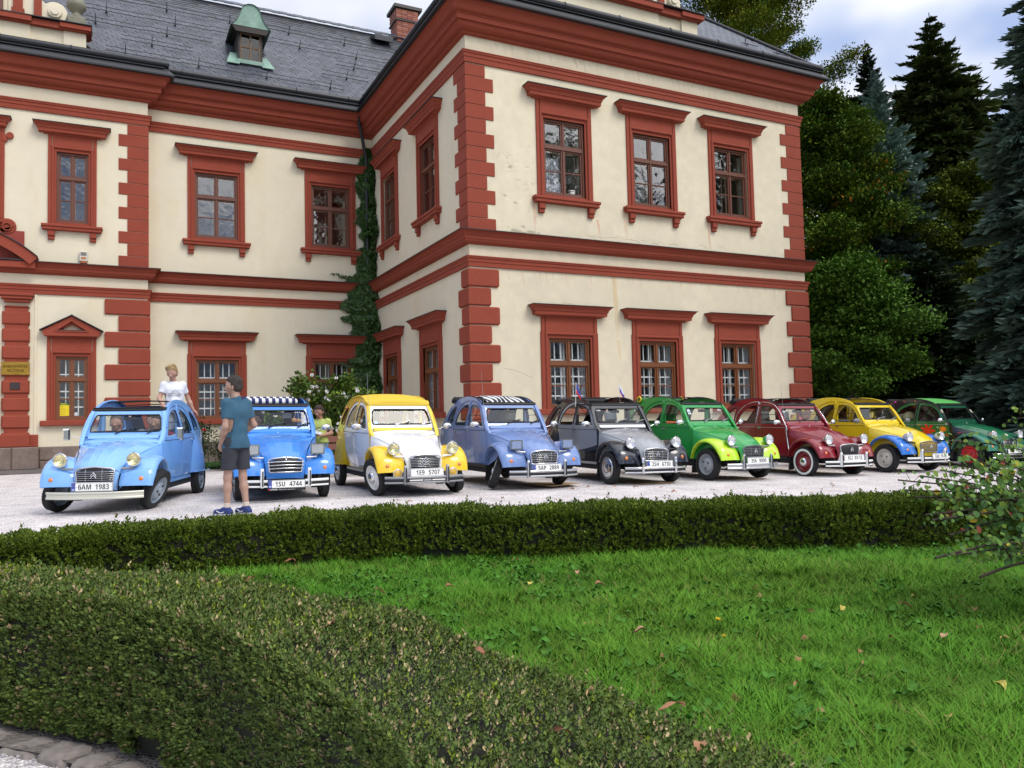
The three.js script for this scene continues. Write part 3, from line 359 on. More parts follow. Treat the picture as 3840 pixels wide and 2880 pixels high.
// things fixed to the chateau
{
  const a = base('alarm_box', [-8.22, 6.0, RZ]); tag(a, 'small white alarm siren box with orange base on the cream wall', 'alarm box');
  part('case', at(cbox(0.20, 0.26, 0.12, 0.012), 0, 0.02, 0.06), std([0.62, 0.60, 0.52], 0.6), a); part('beacon', at(cbox(0.16, 0.06, 0.1, 0.01), 0, -0.135, 0.06), std([0.5, 0.12, 0.02], 0.3), a);
  part('louvre', Array.from({ length: 5 }, (_, i) => bb(-0.07, 0.07, 0.04 + i * 0.02, 0.05 + i * 0.02, 0.12, 0.126)), std([0.12, 0.12, 0.1], 0.6), a); part('label', bb(-0.06, 0.06, -0.06, 0.0, 0.12, 0.124), std([0.5, 0.16, 0.05], 0.6), a);
  const pl = base('brass_plaque', [-9.77, 2.97, RZ + 0.122]); tag(pl, 'polished brass museum plaque on the red pilaster at the left edge', 'plaque');
  const bm = std([1, 1, 1], 0.3, { metalness: 1, map: cv(512, 256, (x, w, h) => { x.fillStyle = '#a5823a'; x.fillRect(0, 0, w, h); x.fillStyle = '#3a2c12'; x.textAlign = 'center'; x.font = 'bold 66px serif'; x.fillText('KRKONOŠSKÉ', w / 2, 112, 470); x.fillText('MUZEUM', w / 2, 196, 330); }), bumpMap: glassBump, bumpScale: 0.01 });
  { const g = new THREE.PlaneGeometry(0.62, 0.33); part('engraved_face', g.translate(0, 0, 0.0145), bm, pl); part('backing', at(cbox(0.63, 0.34, 0.025, 0.004), 0, 0, 0), std([0.55, 0.38, 0.12], 0.3, { metalness: 1 }), pl); for (const [a2, b] of [[-1, -1], [1, -1], [-1, 1], [1, 1]]) part('screw', at(new THREE.SphereGeometry(0.012, 8, 6), a2 * 0.28, b * 0.135, 0.016), std([0.5, 0.35, 0.12], 0.3, { metalness: 1 }), pl); }
  const dp = base('dark_plaque', [-9.78, 2.51, RZ + 0.112]); tag(dp, 'small dark metal plaque below the brass plaque on the red pilaster', 'plaque'); part('plate', at(cbox(0.22, 0.185, 0.03, 0.006), 0, 0, 0.01), std([0.055, 0.045, 0.045], 0.45, { metalness: 0.6 }), dp);
  const po = base('poster', [-8.68, 1.86, RZ - 0.088]); tag(po, 'yellow museum notice with green heading inside the narrow ground floor window', 'poster');
  part('sheet', new THREE.BoxGeometry(0.27, 0.43, 0.004), std([1, 1, 1], 0.7, { map: cv(256, 420, (x, w, h) => { x.fillStyle = '#e8cf1c'; x.fillRect(0, 0, w, h); x.fillStyle = '#2c5a2a'; x.fillRect(0, 0, w, 62); x.fillStyle = '#e8d94a'; x.font = 'bold 24px sans-serif'; x.textAlign = 'center'; x.fillText('KRKONOŠSKÉ', w / 2, 28); x.fillText('MUZEUM', w / 2, 54); x.fillStyle = '#8a7a20'; for (let i = 0; i < 4; i++) for (let k = 0; k < 3; k++) x.fillRect(20, 84 + i * 66 + k * 14, 90 + ((i * 37 + k * 53) % 100), 5); x.fillStyle = '#2c5a2a'; x.beginPath(); x.arc(70, 368, 24, 0, 7); x.fill(); x.fillStyle = '#e8cf1c'; x.beginPath(); x.arc(70, 368, 16, 0, 7); x.fill(); x.fillStyle = '#222'; x.fillRect(162, 350, 36, 34); x.fillStyle = '#eee'; x.fillRect(174, 358, 12, 18); }) }), po);
  const nt = base('notice_sticker', [-8.40, 1.76, RZ - 0.09]); tag(nt, 'small white card in the lower right pane beside the yellow notice', 'sticker'); part('card', bx(0.09, 0.1, 0.004), std([0.6, 0.66, 0.7], 0.6), nt);
  const fp = base('flower_pot', [2.95, 6.96, -0.17]); tag(fp, 'white patterned flower pot behind the upper window above the zebra-roofed car', 'flower pot'); part('pot', lathe([[0, 0], [0.075, 0], [0.09, 0.06], [0.10, 0.15], [0.085, 0.15], [0.07, 0.02]], 18), std([0.7, 0.69, 0.66], 0.5), fp); part('band', at(new THREE.TorusGeometry(0.097, 0.008, 6, 20), 0, 0.12, 0, Math.PI / 2), std([0.15, 0.1, 0.08], 0.6), fp); part('plant', Array.from({ length: 9 }, (_, i) => rod([0, 0.13, 0], [Math.cos(i * 2.4) * 0.07, 0.2 + (i % 3) * 0.02, Math.sin(i * 2.4) * 0.05], 0.006, 0.002, 4)), std([0.2, 0.1, 0.05], 0.8), fp);
}
// ---------- ground: earth sheet, gravel yard, lawn, hedges, foreground path ----------
const gy = (x, z) => 0.112 - 0.0115 * clamp(x, -4.6, 16) - 0.014 * clamp(-4.6 - x, 0, 3.4) + 0.010 * (5 - clamp(z, -9, 12)) + 0.10 * ss(0, -7, z) * ss(-5, -9, x);
const gravelT = tex(1024, 1024, (u, v) => { const a = fbm(u, v, 6, 4, 41), b = vn(u * 170, v * 170, 170, 43), c = vn(u * 330, v * 330, 330, 47), d = vn(u * 90, v * 90, 90, 53); let k = 0.79 + 0.17 * (a - 0.5) + 0.30 * (b - 0.5) + 0.24 * (c - 0.5); if (d > 0.86) k -= 0.16; if (c * b > 0.72) k += 0.16; return [k * 1.01, k * 0.980, k * 0.966]; }, 1.7, true);
const gravelB = tex(512, 512, (u, v) => { const k = 0.5 * vn(u * 120, v * 120, 120, 43) + 0.5 * vn(u * 240, v * 240, 240, 49); return [k, k, k]; }, 1.7);
const gravelBig = tex(512, 512, (u, v) => { const k = 0.86 + 0.26 * (fbm(u, v, 5, 5, 61) - 0.5); return [k, k, k]; }, 9);
M.gravel = std([1.0, 0.985, 0.995], 0.97, { map: gravelT, bumpMap: gravelB, bumpScale: 0.014 });
const earthT = tex(512, 512, (u, v) => { const a = fbm(u, v, 8, 5, 81), b = vn(u * 120, v * 120, 120, 83); return [0.20 + 0.12 * a + 0.1 * (b - 0.5), 0.24 + 0.14 * a + 0.1 * (b - 0.5), 0.12 + 0.05 * a]; }, 2, true);
M.earth = std([0.75, 0.85, 0.7], 1, { map: earthT, bumpMap: earthT, bumpScale: 0.03 });
M.soil = boxed(std([0.23, 0.20, 0.175], 1, { map: stoneT, bumpMap: gravelB, bumpScale: 0.02 }));
function sheet(name, outline, hf, m, step = 0.7) { // horizontal sheet over a polygon, cut to it, on a height field
  const g0 = new THREE.ShapeGeometry(shp(outline.map(([x, z]) => [x, -z]))); const pos = [], ix = [];
  // fine grid clipped by polygon: simple subdivision of triangles
  let tris = []; const p = g0.attributes.position, id = g0.index.array; for (let i = 0; i < id.length; i += 3) tris.push([0, 1, 2].map((k) => [p.getX(id[i + k]), -p.getY(id[i + k])]));
  for (let it = 0; it < 14; it++) { const out = []; let any = false; for (const t of tris) { let li = 0, ll = 0; for (let k = 0; k < 3; k++) { const a = t[k], b = t[(k + 1) % 3], l = Math.hypot(a[0] - b[0], a[1] - b[1]); if (l > ll) { ll = l; li = k; } } if (ll > step * 2.2) { any = true; const a = t[li], b = t[(li + 1) % 3], c = t[(li + 2) % 3], m2 = [(a[0] + b[0]) / 2, (a[1] + b[1]) / 2]; out.push([a, m2, c], [m2, b, c]); } else out.push(t); } tris = out; if (!any) break; }
  const uv = [], nm = [];
  for (const t of tris) for (const [x, z] of t) { pos.push(x, hf(x, z), z); uv.push(x, z); const e = 0.2, n = V(hf(x - e, z) - hf(x + e, z), 2 * e, hf(x, z - e) - hf(x, z + e)).normalize(); nm.push(n.x, n.y, n.z); }
  const g = new THREE.BufferGeometry(); g.setAttribute('position', new THREE.Float32BufferAttribute(pos, 3)); g.setAttribute('normal', new THREE.Float32BufferAttribute(nm, 3)); g.setAttribute('uv', new THREE.Float32BufferAttribute(uv, 2));
  const o = mesh(name, norm(g), m); o.userData.kind = 'structure'; return o;
}
// hedge centre lines in plan
const farLine = [[-11.2, 10.6], [-9.6, 10.35], [-8.3, 10.15], [-7.4, 9.98], [-6.5, 9.93], [-5.9, 9.97], [-5.1, 10.22], [-4.0, 10.82], [-2.6, 11.48], [-1.4, 12.08], [-0.2, 12.6], [1.2, 13.3], [3.2, 14.3], [5.5, 15.4]];
const nearLine = [[-11.2, 10.8], [-10, 11.3], [-9.0, 11.9], [-8.1, 12.70], [-7.45, 13.42], [-7.08, 14.02], [-6.88, 14.62], [-6.78, 15.2], [-6.72, 15.8], [-6.66, 16.5], [-6.6, 17.4], [-6.55, 18.6]];
const lawnH = (x, z) => 0.01 + 0.03 * (vn(x * 0.7 + 50, z * 0.7 + 50, 1000, 5) - 0.5);
sheet('ground', [[-160, 170], [160, 170], [160, -190], [-160, -190]], (x, z) => -0.32, M.earth, 60);
const yard = [[-26, -8.4], [16, -8.4], [40, -4], [40, 20], [20, 19], [6, 15.6], [1.2, 13.3], [-1.4, 12.08], [-4.0, 10.82], [-5.1, 10.22], [-6.5, 9.93], [-8.3, 10.15], [-11, 10.6], [-26, 13]];
const yd = sheet('gravel_yard', yard, gy, M.gravel, 1.2);
const lawnPoly = [...farLine, [9, 20], [6, 26], [-6.4, 26], ...nearLine.slice().reverse().slice(0, -1)];
sheet('lawn_soil', lawnPoly, (x, z) => lawnH(x, z) - 0.008, M.earth, 0.8);
sheet('gravel_path', [[-26, 13.0], [-11.2, 10.9], [-10, 11.0], [-9.0, 11.5], [-8.1, 12.70], [-7.25, 13.7], [-6.95, 14.62], [-6.85, 15.4], [-6.7, 17.4], [-6.6, 26], [-26, 26]], (x, z) => -0.015, M.gravel, 1.4);
// path edging stones, each one laid by hand
{ const r = mulberry(5), e = [[-8.42, 12.72], [-8.12, 13.08], [-7.86, 13.42], [-7.62, 13.74], [-7.44, 14.04], [-7.30, 14.36], [-7.2, 14.7], [-7.12, 15.1], [-7.05, 15.5], [-7.0, 15.9]];
  for (let i = 0; i < e.length - 1; i++) { const a = e[i], b = e[i + 1], L = Math.hypot(b[0] - a[0], b[1] - a[1]); for (let k = 0; k < 2; k++) { if (r() < 0.2) continue; const t = (k + 0.5) / 2, g = new THREE.IcosahedronGeometry(1, 3), p = g.attributes.position; for (let j = 0; j < p.count; j++) { const v = V(p.getX(j), p.getY(j), p.getZ(j)); const s = 1 / Math.pow(Math.abs(v.x) ** 4 + Math.abs(v.y) ** 4 + Math.abs(v.z) ** 4, 0.25); const n = 1 + 0.34 * (vn(v.x * 2 + i * 3 + 9, v.z * 2 + k * 5 + 9 + v.y, 999, 7) - 0.5); p.setXYZ(j, v.x * s * n, v.y * s * n, v.z * s * n); } g.computeVertexNormals();
      const o = mesh('edging_stone', at(g, 0, 0, 0, 0, 0, 0, [L * 0.24 * (0.8 + r() * 0.35), 0.038 + r() * 0.012, 0.07 + r() * 0.03]), M.stonePath || (M.stonePath = boxed(std([0.27, 0.235, 0.21], 0.95, { map: stoneT, bumpMap: stoneT, bumpScale: 0.015 })))); boxUV(o.geometry); o.position.set(lerp(a[0], b[0], t), -0.030 + r() * 0.014, lerp(a[1], b[1], t)); o.rotation.set((r() - 0.5) * 0.12, -Math.atan2(b[1] - a[1], b[0] - a[0]) + (r() - 0.5) * 0.1, (r() - 0.5) * 0.12); tag(o, 'flat brown edging stone between the near box hedge and the gravel path', 'edging stone', 'edging stones along the foreground path'); } } }
// soil strip under the near hedge
{ const l = [], rr = []; for (const [i, p] of nearLine.entries()) { const a = nearLine[Math.max(0, i - 1)], b = nearLine[Math.min(nearLine.length - 1, i + 1)], d = Math.hypot(b[0] - a[0], b[1] - a[1]), nx = -(b[1] - a[1]) / d, nz = (b[0] - a[0]) / d; l.push([p[0] + nx * 0.38, p[1] + nz * 0.38]); rr.unshift([p[0] - nx * 0.34, p[1] - nz * 0.34]); } sheet('hedge_soil', [...l, ...rr], (x, z) => 0.012, M.soil, 0.6); }
// loose stones on the near path
{ const r = mulberry(9), ms = [], cs = []; const g = new THREE.IcosahedronGeometry(1, 0); for (let i = 0; i < 9000; i++) { const x = lerp(-9.4, -6.95, r()), z = lerp(12.9, 16.2, r()); const lim = -7.36 - (14 - z) * 0.72; if (x > (z < 14 ? lim : -7.32 + (z - 14) * 0.15)) continue; const s = 0.003 + r() * r() * 0.010; ms.push(M4(x, -0.013 + s * 0.4, z, r() * 6, r() * 6, r() * 6, [s, s * 0.7, s * (0.7 + r() * 0.6)])); const k = 0.30 + r() * 0.38; cs.push(C(k * 1.02, k * 0.97, k * 0.98)); } const o = inst('loose_gravel', g, std([1, 1, 1], 0.9), ms, null, cs); tag(o, 'loose pale pebbles on the gravel path in the bottom left corner', 'gravel', null, 'stuff'); }
// paved step before the portal, kerb of the bed along the facade
{ const s = mesh('door_step', boxUV(at(cbox(1.6, 0.14, 0.5, 0.02), -10.25, 0.27, RZ + 0.75)), M.stone); tag(s, 'low grey stone step at the left edge before the portal', 'step'); }
sheet('paving', [[-14, RZ - 0.1], [-8.9, RZ - 0.1], [-8.9, RZ + 2.1], [-14, RZ + 2.1]], (x, z) => gy(x, z) + 0.012, boxed(std([0.16, 0.15, 0.145], 0.95, { map: stoneT, bumpMap: stoneT, bumpScale: 0.008 })), 0.8);
const bed = sheet('flower_bed', [[-8.4, D + 0.1], [-0.3, D + 0.1], [-0.3, -0.2], [-0.9, -0.6], [-1.3, -4.2], [-8.4, -4.6]], (x, z) => gy(x, z) + 0.02, M.earth, 0.8);

// ---------- box hedges: dark core of twigs, leafy sprigs all over ----------
function leafQuad(l, w, bend = 0.2) { const p = [0, 0, 0, w / 2, l * 0.35, bend * w, w * 0.42, l * 0.75, bend * w * 0.5, 0, l, -bend * w * 0.6, -w * 0.42, l * 0.75, bend * w * 0.5, -w / 2, l * 0.35, bend * w], ix = [0, 1, 5, 1, 2, 4, 1, 4, 5, 2, 3, 4]; const g = new THREE.BufferGeometry(); g.setAttribute('position', new THREE.Float32BufferAttribute(p, 3)); g.setAttribute('uv', new THREE.Float32BufferAttribute([0.5, 0, 1, 0.35, 0.9, 0.75, 0.5, 1, 0.1, 0.75, 0, 0.35], 2)); g.setIndex(ix); g.computeVertexNormals(); return g; }
function sprig(r, n, L, leaf, lw, spread = 1.0) { // upright twig with opposite leaves
  const l = []; for (let i = 0; i < n; i++) { const t = (i + 0.5) / n, a = i * 2.4 + r() * 0.8, tilt = spread * lerp(1.25, 0.35, t) + (r() - 0.5) * 0.3; const s = leaf * (0.75 + r() * 0.5); const g = leafQuad(s, s * lw); g.applyMatrix4(M4(0, 0, 0, 0, r() * 0.6, 0)); g.applyMatrix4(M4(0, 0, 0, tilt, 0, 0)); g.applyMatrix4(M4(0, L * t, 0, 0, a, 0)); l.push(g); } return merge(l); }
const leafMat = (rough = 0.55) => { const m = phys([1, 1, 1], rough, { transmission: 0.0, sheen: 0 }); return m; };
function hedge(name, line, width, height, nSprig, leaf, cols, label, seed, baseY, small) {
  const r = mulberry(seed), root = base(name); tag(root, label, 'hedge');
  const c = new THREE.CatmullRomCurve3(line.map(([x, z]) => V(x, 0, z)), false, 'catmullrom', 0.5), len = c.getLength(), N = 160, pts = c.getSpacedPoints(N);
  const fr = pts.map((p, i) => { const a = pts[Math.max(0, i - 1)], b = pts[Math.min(N, i + 1)], d = b.clone().sub(a).normalize(); return [p, V(-d.z, 0, d.x), d]; });
  const w2 = width / 2, prof = (k) => { /* k 0..1 round the section */ const P = [[w2 * 0.92, 0.04], [w2, height * 0.3], [w2 * 1.0, height * 0.8], [w2 * 0.86, height * 0.97], [0, height], [-w2 * 0.86, height * 0.97], [-w2, height * 0.8], [-w2, height * 0.3], [-w2 * 0.92, 0.04]]; const f = k * (P.length - 1), i = Math.min(P.length - 2, Math.floor(f)), t = f - i; return [lerp(P[i][0], P[i + 1][0], t), lerp(P[i][1], P[i + 1][1], t)]; };
  const rows = fr.map(([p, n]) => { const q = []; for (let k = 0; k <= 16; k++) { const [u, y] = prof(k / 16); const s = 0.86; q.push([p.x + n.x * u * s, baseY + y * 0.93, p.z + n.z * u * s]); } return q; });
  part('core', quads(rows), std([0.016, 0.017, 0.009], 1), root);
  const geos = [0, 1, 2].map((i) => sprig(r, small ? 5 : 9, leaf * (small ? 1.9 : 2.8), leaf, 0.52)), ms = [[], [], []], cs = [[], [], []];
  for (let i = 0; i < nSprig; i++) {
    const f = r() * N, k = r(), i0 = Math.min(N - 1, Math.floor(f)), t = f - i0, P = fr[i0][0].clone().lerp(fr[i0 + 1][0], t), n = fr[i0][1], d = fr[i0][2], [u, y] = prof(k), [u2, y2] = prof(Math.min(1, k + 0.01)), [u1, y1] = prof(Math.max(0, k - 0.01));
    let nx = (y2 - y1), ny = -(u2 - u1); const l = Math.hypot(nx, ny) || 1; nx /= l; ny /= l; // outward in section
    const lump = 0.05 * (vn(P.x * 3 + 100, P.z * 3 + y * 5 + 100, 9999, seed) - 0.5) + 0.03 * (vn(P.x * 9 + 100, P.z * 9 + y * 11, 9999, seed + 3) - 0.5), dep = -0.10 * r() * r() + lump + (ny > 0.7 && r() < 0.03 ? 0.02 + r() * 0.035 : 0);
    if (y < 0.14 && vn(P.x * 6 + 30, P.z * 6 + 30, 9999, seed + 9) < 0.30) continue;
    const o = V(P.x + n.x * (u + nx * dep), baseY + y + ny * dep, P.z + n.z * (u + nx * dep));
    const out = V(n.x * nx, ny, n.z * nx).addScaledVector(V(0, 1, 0), 0.55).add(V(r() - 0.5, r() - 0.5, r() - 0.5).multiplyScalar(0.9)).normalize();
    const q = new THREE.Quaternion().setFromUnitVectors(V(0, 1, 0), out).multiply(new THREE.Quaternion().setFromAxisAngle(V(0, 1, 0), r() * 6.28)); const dc = Math.hypot(o.x + 7.53, o.z - 17.2); if (small && dc > 4 && r() < 0.4) continue; const s = (0.8 + r() * 0.5) * (small ? clamp(dc / 3.4, 0.6, 1) : 1), j = Math.floor(r() * 3);
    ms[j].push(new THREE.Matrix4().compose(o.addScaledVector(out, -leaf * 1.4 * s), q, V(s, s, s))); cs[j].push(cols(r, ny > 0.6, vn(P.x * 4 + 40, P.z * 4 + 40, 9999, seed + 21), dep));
  }
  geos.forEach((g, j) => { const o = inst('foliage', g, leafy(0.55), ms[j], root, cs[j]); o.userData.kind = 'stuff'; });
  return root;
}
hedge('far_box_hedge', farLine, 0.56, 0.455, 62000, 0.021, (r, top, n) => { const k = 0.6 + r() * 0.8, q = r(); if (q > 0.88) return C(0.13 * k, 0.18 * k, 0.02 * k); return C(0.070 * k + 0.04 * n * k, 0.108 * k + 0.05 * n * k, 0.014 * k); }, 'long low clipped box hedge between the lawn and the gravel yard', 31, 0.0);
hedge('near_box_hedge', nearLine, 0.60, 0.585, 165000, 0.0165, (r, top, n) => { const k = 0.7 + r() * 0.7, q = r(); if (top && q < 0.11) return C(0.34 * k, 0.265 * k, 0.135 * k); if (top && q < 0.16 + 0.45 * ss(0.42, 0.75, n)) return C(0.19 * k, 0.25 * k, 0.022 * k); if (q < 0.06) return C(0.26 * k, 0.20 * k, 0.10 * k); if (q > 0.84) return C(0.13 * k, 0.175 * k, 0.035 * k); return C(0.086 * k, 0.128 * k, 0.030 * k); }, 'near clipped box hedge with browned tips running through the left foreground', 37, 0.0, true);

// ---------- lawn ----------
const inPoly = (p, x, z) => { let c = false; for (let i = 0, j = p.length - 1; i < p.length; j = i++) { const [xi, zi] = p[i], [xj, zj] = p[j]; if ((zi > z) !== (zj > z) && x < (xj - xi) * (z - zi) / (zj - zi) + xi) c = !c; } return c; };
function tuft(r, n, h) { const p = [], ix = []; for (let i = 0; i < n; i++) { const a = r() * 6.28, rad = r() * 0.035, x = Math.cos(a) * rad, z = Math.sin(a) * rad, l = h * (0.5 + r() * 0.7), b = (0.25 + r() * 0.75) * l, da = r() * 6.28, w = 0.0016 + r() * 0.0014, sx = -Math.sin(da) * w, sz = Math.cos(da) * w, k = p.length / 3; const q = (t) => [x + Math.cos(da) * b * t * t, l * t * (1 - 0.3 * t), z + Math.sin(da) * b * t * t]; for (const [t, m] of [[0, 1], [0.5, 0.9], [1, 0.1]]) { const c = q(t); p.push(c[0] - sx * m, c[1], c[2] - sz * m, c[0] + sx * m, c[1], c[2] + sz * m); } ix.push(k, k + 1, k + 2, k + 1, k + 3, k + 2, k + 2, k + 3, k + 4, k + 3, k + 5, k + 4); } const g = new THREE.BufferGeometry(); g.setAttribute('position', new THREE.Float32BufferAttribute(p, 3)); g.setIndex(ix); g.computeVertexNormals(); const nn = g.attributes.normal; for (let i = 0; i < nn.count; i++) { const v = V(nn.getX(i), nn.getY(i), nn.getZ(i)); if (v.y < 0) v.negate(); v.y += 0.6; v.normalize(); nn.setXYZ(i, v.x, v.y, v.z); } return norm(g); }
{ const r = mulberry(13), gs = [tuft(r, 16, 0.11), tuft(r, 16, 0.13), tuft(r, 14, 0.09), tuft(r, 12, 0.15)], ms = [[], [], [], []], cs = [[], [], [], []];
  let n = 0; for (let i = 0; i < 200000 && n < 76000; i++) { const t = r(), x = lerp(-6.9, 4.8, Math.pow(r(), 1.05)), z = lerp(9.9, 17.3, r()); if (!inPoly(lawnPoly, x, z)) continue; const dist = Math.hypot(x + 7.53, z - 17.2); if (r() > clamp(3.6 / dist, 0.3, 1)) continue; n++;
    const m = vn(x * 1.3 + 60, z * 1.3 + 60, 9999, 3), m2 = vn(x * 5 + 60, z * 5 + 60, 9999, 8), s = (0.6 + 0.6 * m + 0.25 * r()) * (dist > 6 ? 1.1 : 1), j = Math.floor(r() * 4); ms[j].push(M4(x, lawnH(x, z) - 0.012, z, (r() - 0.5) * 0.5, r() * 6.28, (r() - 0.5) * 0.5, [s * 1.1, s * (0.72 + 0.3 * m2), s * 1.1])); const k = 0.75 + 0.5 * m2 + (r() - 0.5) * 0.4, q = r(); cs[j].push(q < 0.025 ? C(0.22, 0.20, 0.06) : C(0.076 * k + 0.030 * m, 0.215 * k, 0.018 * k)); }
  const root = base('lawn_grass'); tag(root, 'unmown bright green lawn grass between the two box hedges', 'grass', null, 'stuff'); gs.forEach((g, j) => { inst('blades', g, leafy(0.8), ms[j], root, cs[j]).userData.kind = 'stuff'; });
  // clover and broad weeds
  const cl = [], cc = [], lf = merge([0, 2.1, 4.2].map((a) => leafQuad(0.028, 0.026).applyMatrix4(M4(0, 0.05, 0, 1.2, 0, 0)).applyMatrix4(M4(0, 0, 0, 0, a, 0)))); for (let i = 0; i < 9000; i++) { const x = lerp(-6.6, 4, r()), z = lerp(10, 17, r()); if (!inPoly(lawnPoly, x, z) || vn(x * 1.7 + 9, z * 1.7 + 9, 999, 77) < 0.52) continue; const s = 0.5 + r() * 0.9; cl.push(M4(x, lawnH(x, z) + r() * 0.03, z, (r() - 0.5) * 0.6, r() * 6, (r() - 0.5) * 0.6, s)); const k = 0.8 + r() * 0.5; cc.push(C(0.055 * k, 0.15 * k, 0.02 * k)); } inst('weeds', lf, leafy(0.8), cl, root, cc).userData.kind = 'stuff';
  // grass strip by the facade bed
  const ms2 = [], cs2 = []; for (let i = 0; i < 5000; i++) { const x = lerp(-8.4, -0.9, r()), z = lerp(-6.9, -4.4, r()); ms2.push(M4(x, gy(x, z) + 0.01, z, 0, r() * 6, 0, 1.1 + r() * 0.6)); const k = 0.7 + r() * 0.6; cs2.push(C(0.04 * k, 0.12 * k, 0.02 * k)); } const s2 = inst('grass_strip', gs[2], std([1, 1, 1], 0.6), ms2, null, cs2); tag(s2, 'strip of short grass at the foot of the main front', 'grass', null, 'stuff'); }
// yellow hawkbit flowers, at pixel-measured places on the lawn
const onGround = (px, py, h = 0.04) => { const v = V((px - 512) / 512 * Math.tan(25.54 * Math.PI / 180) * 4 / 3, (384 - py) / 384 * Math.tan(25.54 * Math.PI / 180), -1).applyEuler(camera.rotation); const t = (h - camera.position.y) / v.y; return [camera.position.x + v.x * t, camera.position.z + v.z * t]; };
{ const r = mulberry(21); const stem = std([0.06, 0.11, 0.03], 0.7), pet = std([0.72, 0.50, 0.01], 0.6), eye = std([0.55, 0.30, 0.01], 0.7); let proto;
  const F = [[793, 527, 0.16, 'yellow hawkbit flower standing tallest before the far hedge'], [811, 536, 0.1, 'open yellow hawkbit flower, larger of the pair before the far hedge'], [802, 539, 0.1, 'yellow hawkbit flower, left of the pair before the far hedge'], [718, 620, 0.1, 'tall yellow hawkbit flower, topmost of the three in mid lawn'], [724, 637, 0.06, 'yellow hawkbit flower, middle one of the three in mid lawn'], [725, 656, 0.05, 'yellow hawkbit flower, lowest of the three in mid lawn'], [859, 575, 0.05, 'yellow hawkbit flower alone on the right lawn'], [632, 569, 0.05, 'yellow hawkbit flower alone in the centre of the lawn'], [642, 602, 0.04, 'small yellow hawkbit bud seen edge on in the central lawn'], [925, 560, 0.04, 'small yellow flower under the shrub branch on the right lawn'], [814, 636, 0.04, 'tiny yellow flower deep in the grass right of centre'], [377, 541, 0.12, 'yellow flower against the far hedge on the left']];
  for (const [px, py, h, lab] of F) { const [x, z] = onGround(px, py, h); let o; if (!proto) { o = proto = base('dandelion'); part('stem', rod([0, -0.14, 0], [0, 0, 0], 0.0022, 0.0018, 6), stem, o); part('petals', Array.from({ length: 26 }, (_, i) => leafQuad(0.02 - (i % 2) * 0.005, 0.006).applyMatrix4(M4(0, 0.001, 0, 1.25 - (i % 3) * 0.22, 0, 0)).applyMatrix4(M4(0, 0, 0, 0, i * 2.39996, 0))), pet, o); part('centre', at(new THREE.SphereGeometry(0.006, 10, 6), 0, 0.003, 0, 0, 0, 0, [1, 0.6, 1]), eye, o); } else { o = proto.clone(); o.name = numbered('dandelion'); scene.add(o); } o.position.set(x, h, z); o.rotation.set((r() - 0.5) * 0.5 + 0.15, r() * 6, (r() - 0.5) * 0.5); tag(o, lab, 'flower', 'yellow flowers in the lawn'); } }
// fallen leaves: curled brown leaves and pods, one object each
{ const r = mulberry(23), kinds = []; const mk = (l, w, curl) => { const rows = []; for (let i = 0; i <= 6; i++) { const t = i / 6, q = []; for (let j = 0; j <= 4; j++) { const s = (j / 4 - 0.5) * 2, wd = w * Math.pow(Math.sin(Math.PI * clamp(t * 0.94 + 0.03)), 0.8); q.push([s * wd * 0.5 * Math.cos(curl * s * 0.9), 0.004 + Math.abs(s) * wd * 0.4 * curl + 0.010 * Math.sin(t * 5 + s), (t - 0.5) * l]); } rows.push(q); } return norm(quads(rows)); };
  kinds.push(mk(0.075, 0.05, 0.8), mk(0.09, 0.02, 1.4), mk(0.06, 0.045, 0.5), mk(0.11, 0.018, 1.2)); const mats = [[0.33, 0.16, 0.075], [0.42, 0.25, 0.13], [0.25, 0.10, 0.045], [0.45, 0.31, 0.10], [0.50, 0.40, 0.08]].map((c) => std(c, 0.75));
  const put = (x, y, z, s, where, grp) => { const o = mesh('fallen_leaf', kinds[Math.floor(r() * 4)], mats[Math.floor(r() * (grp[0] === 'f' ? 5 : 3))]); o.position.set(x, y, z); o.rotation.set((r() - 0.5) * 0.7, r() * 6.28, (r() - 0.5) * 0.7); o.scale.setScalar(s); tag(o, where, 'leaf', grp); };
  const sp = [[600, 546], [560, 547], [648, 553], [712, 540], [738, 545], [755, 551], [687, 562], [775, 541], [600, 585], [620, 573], [578, 575], [640, 585], [672, 548], [833, 577], [846, 594], [875, 593], [857, 577], [812, 613], [842, 612], [806, 640], [760, 598], [757, 590], [905, 608], [892, 640], [938, 606], [960, 600], [975, 612], [795, 690], [798, 664], [780, 664], [863, 668], [860, 652], [915, 598], [700, 600], [688, 590], [555, 600], [530, 585], [516, 560], [1000, 690], [945, 640], [980, 630], [900, 575], [925, 545], [870, 545], [735, 700], [665, 660], [820, 715], [950, 720], [1005, 640], [590, 625]];
  for (const [px, py] of sp) { const [x, z] = onGround(px, py, 0.06); if (inPoly(lawnPoly, x, z)) put(x, 0.06 + r() * 0.02, z, 0.6 + r() * 0.4, 'curled brown fallen leaf lying in the lawn grass', 'fallen leaves scattered on the lawn'); }
  for (const [px, py] of [[380, 590], [480, 650], [332, 622], [290, 560], [672, 705], [590, 690], [250, 578], [640, 630], [450, 585], [560, 730], [700, 745]]) { const [x, z] = onGround(px, py, 0.6); put(x, 0.595, z, 0.55, 'brown fallen leaf caught on top of the near box hedge', 'leaves caught on the near hedge'); }
  for (let i = 0; i < 70; i++) { const x = lerp(-7.5, 9, r()), z = lerp(5.2, 9.4, r()) + x * 0.05; if (z > 9.2 + Math.max(0, x + 5) * 0.5) continue; put(x, gy(x, z) + 0.006, z, 0.7 + r() * 0.4, 'small brown fallen leaf lying flat on the gravel yard', 'leaves on the gravel'); } }
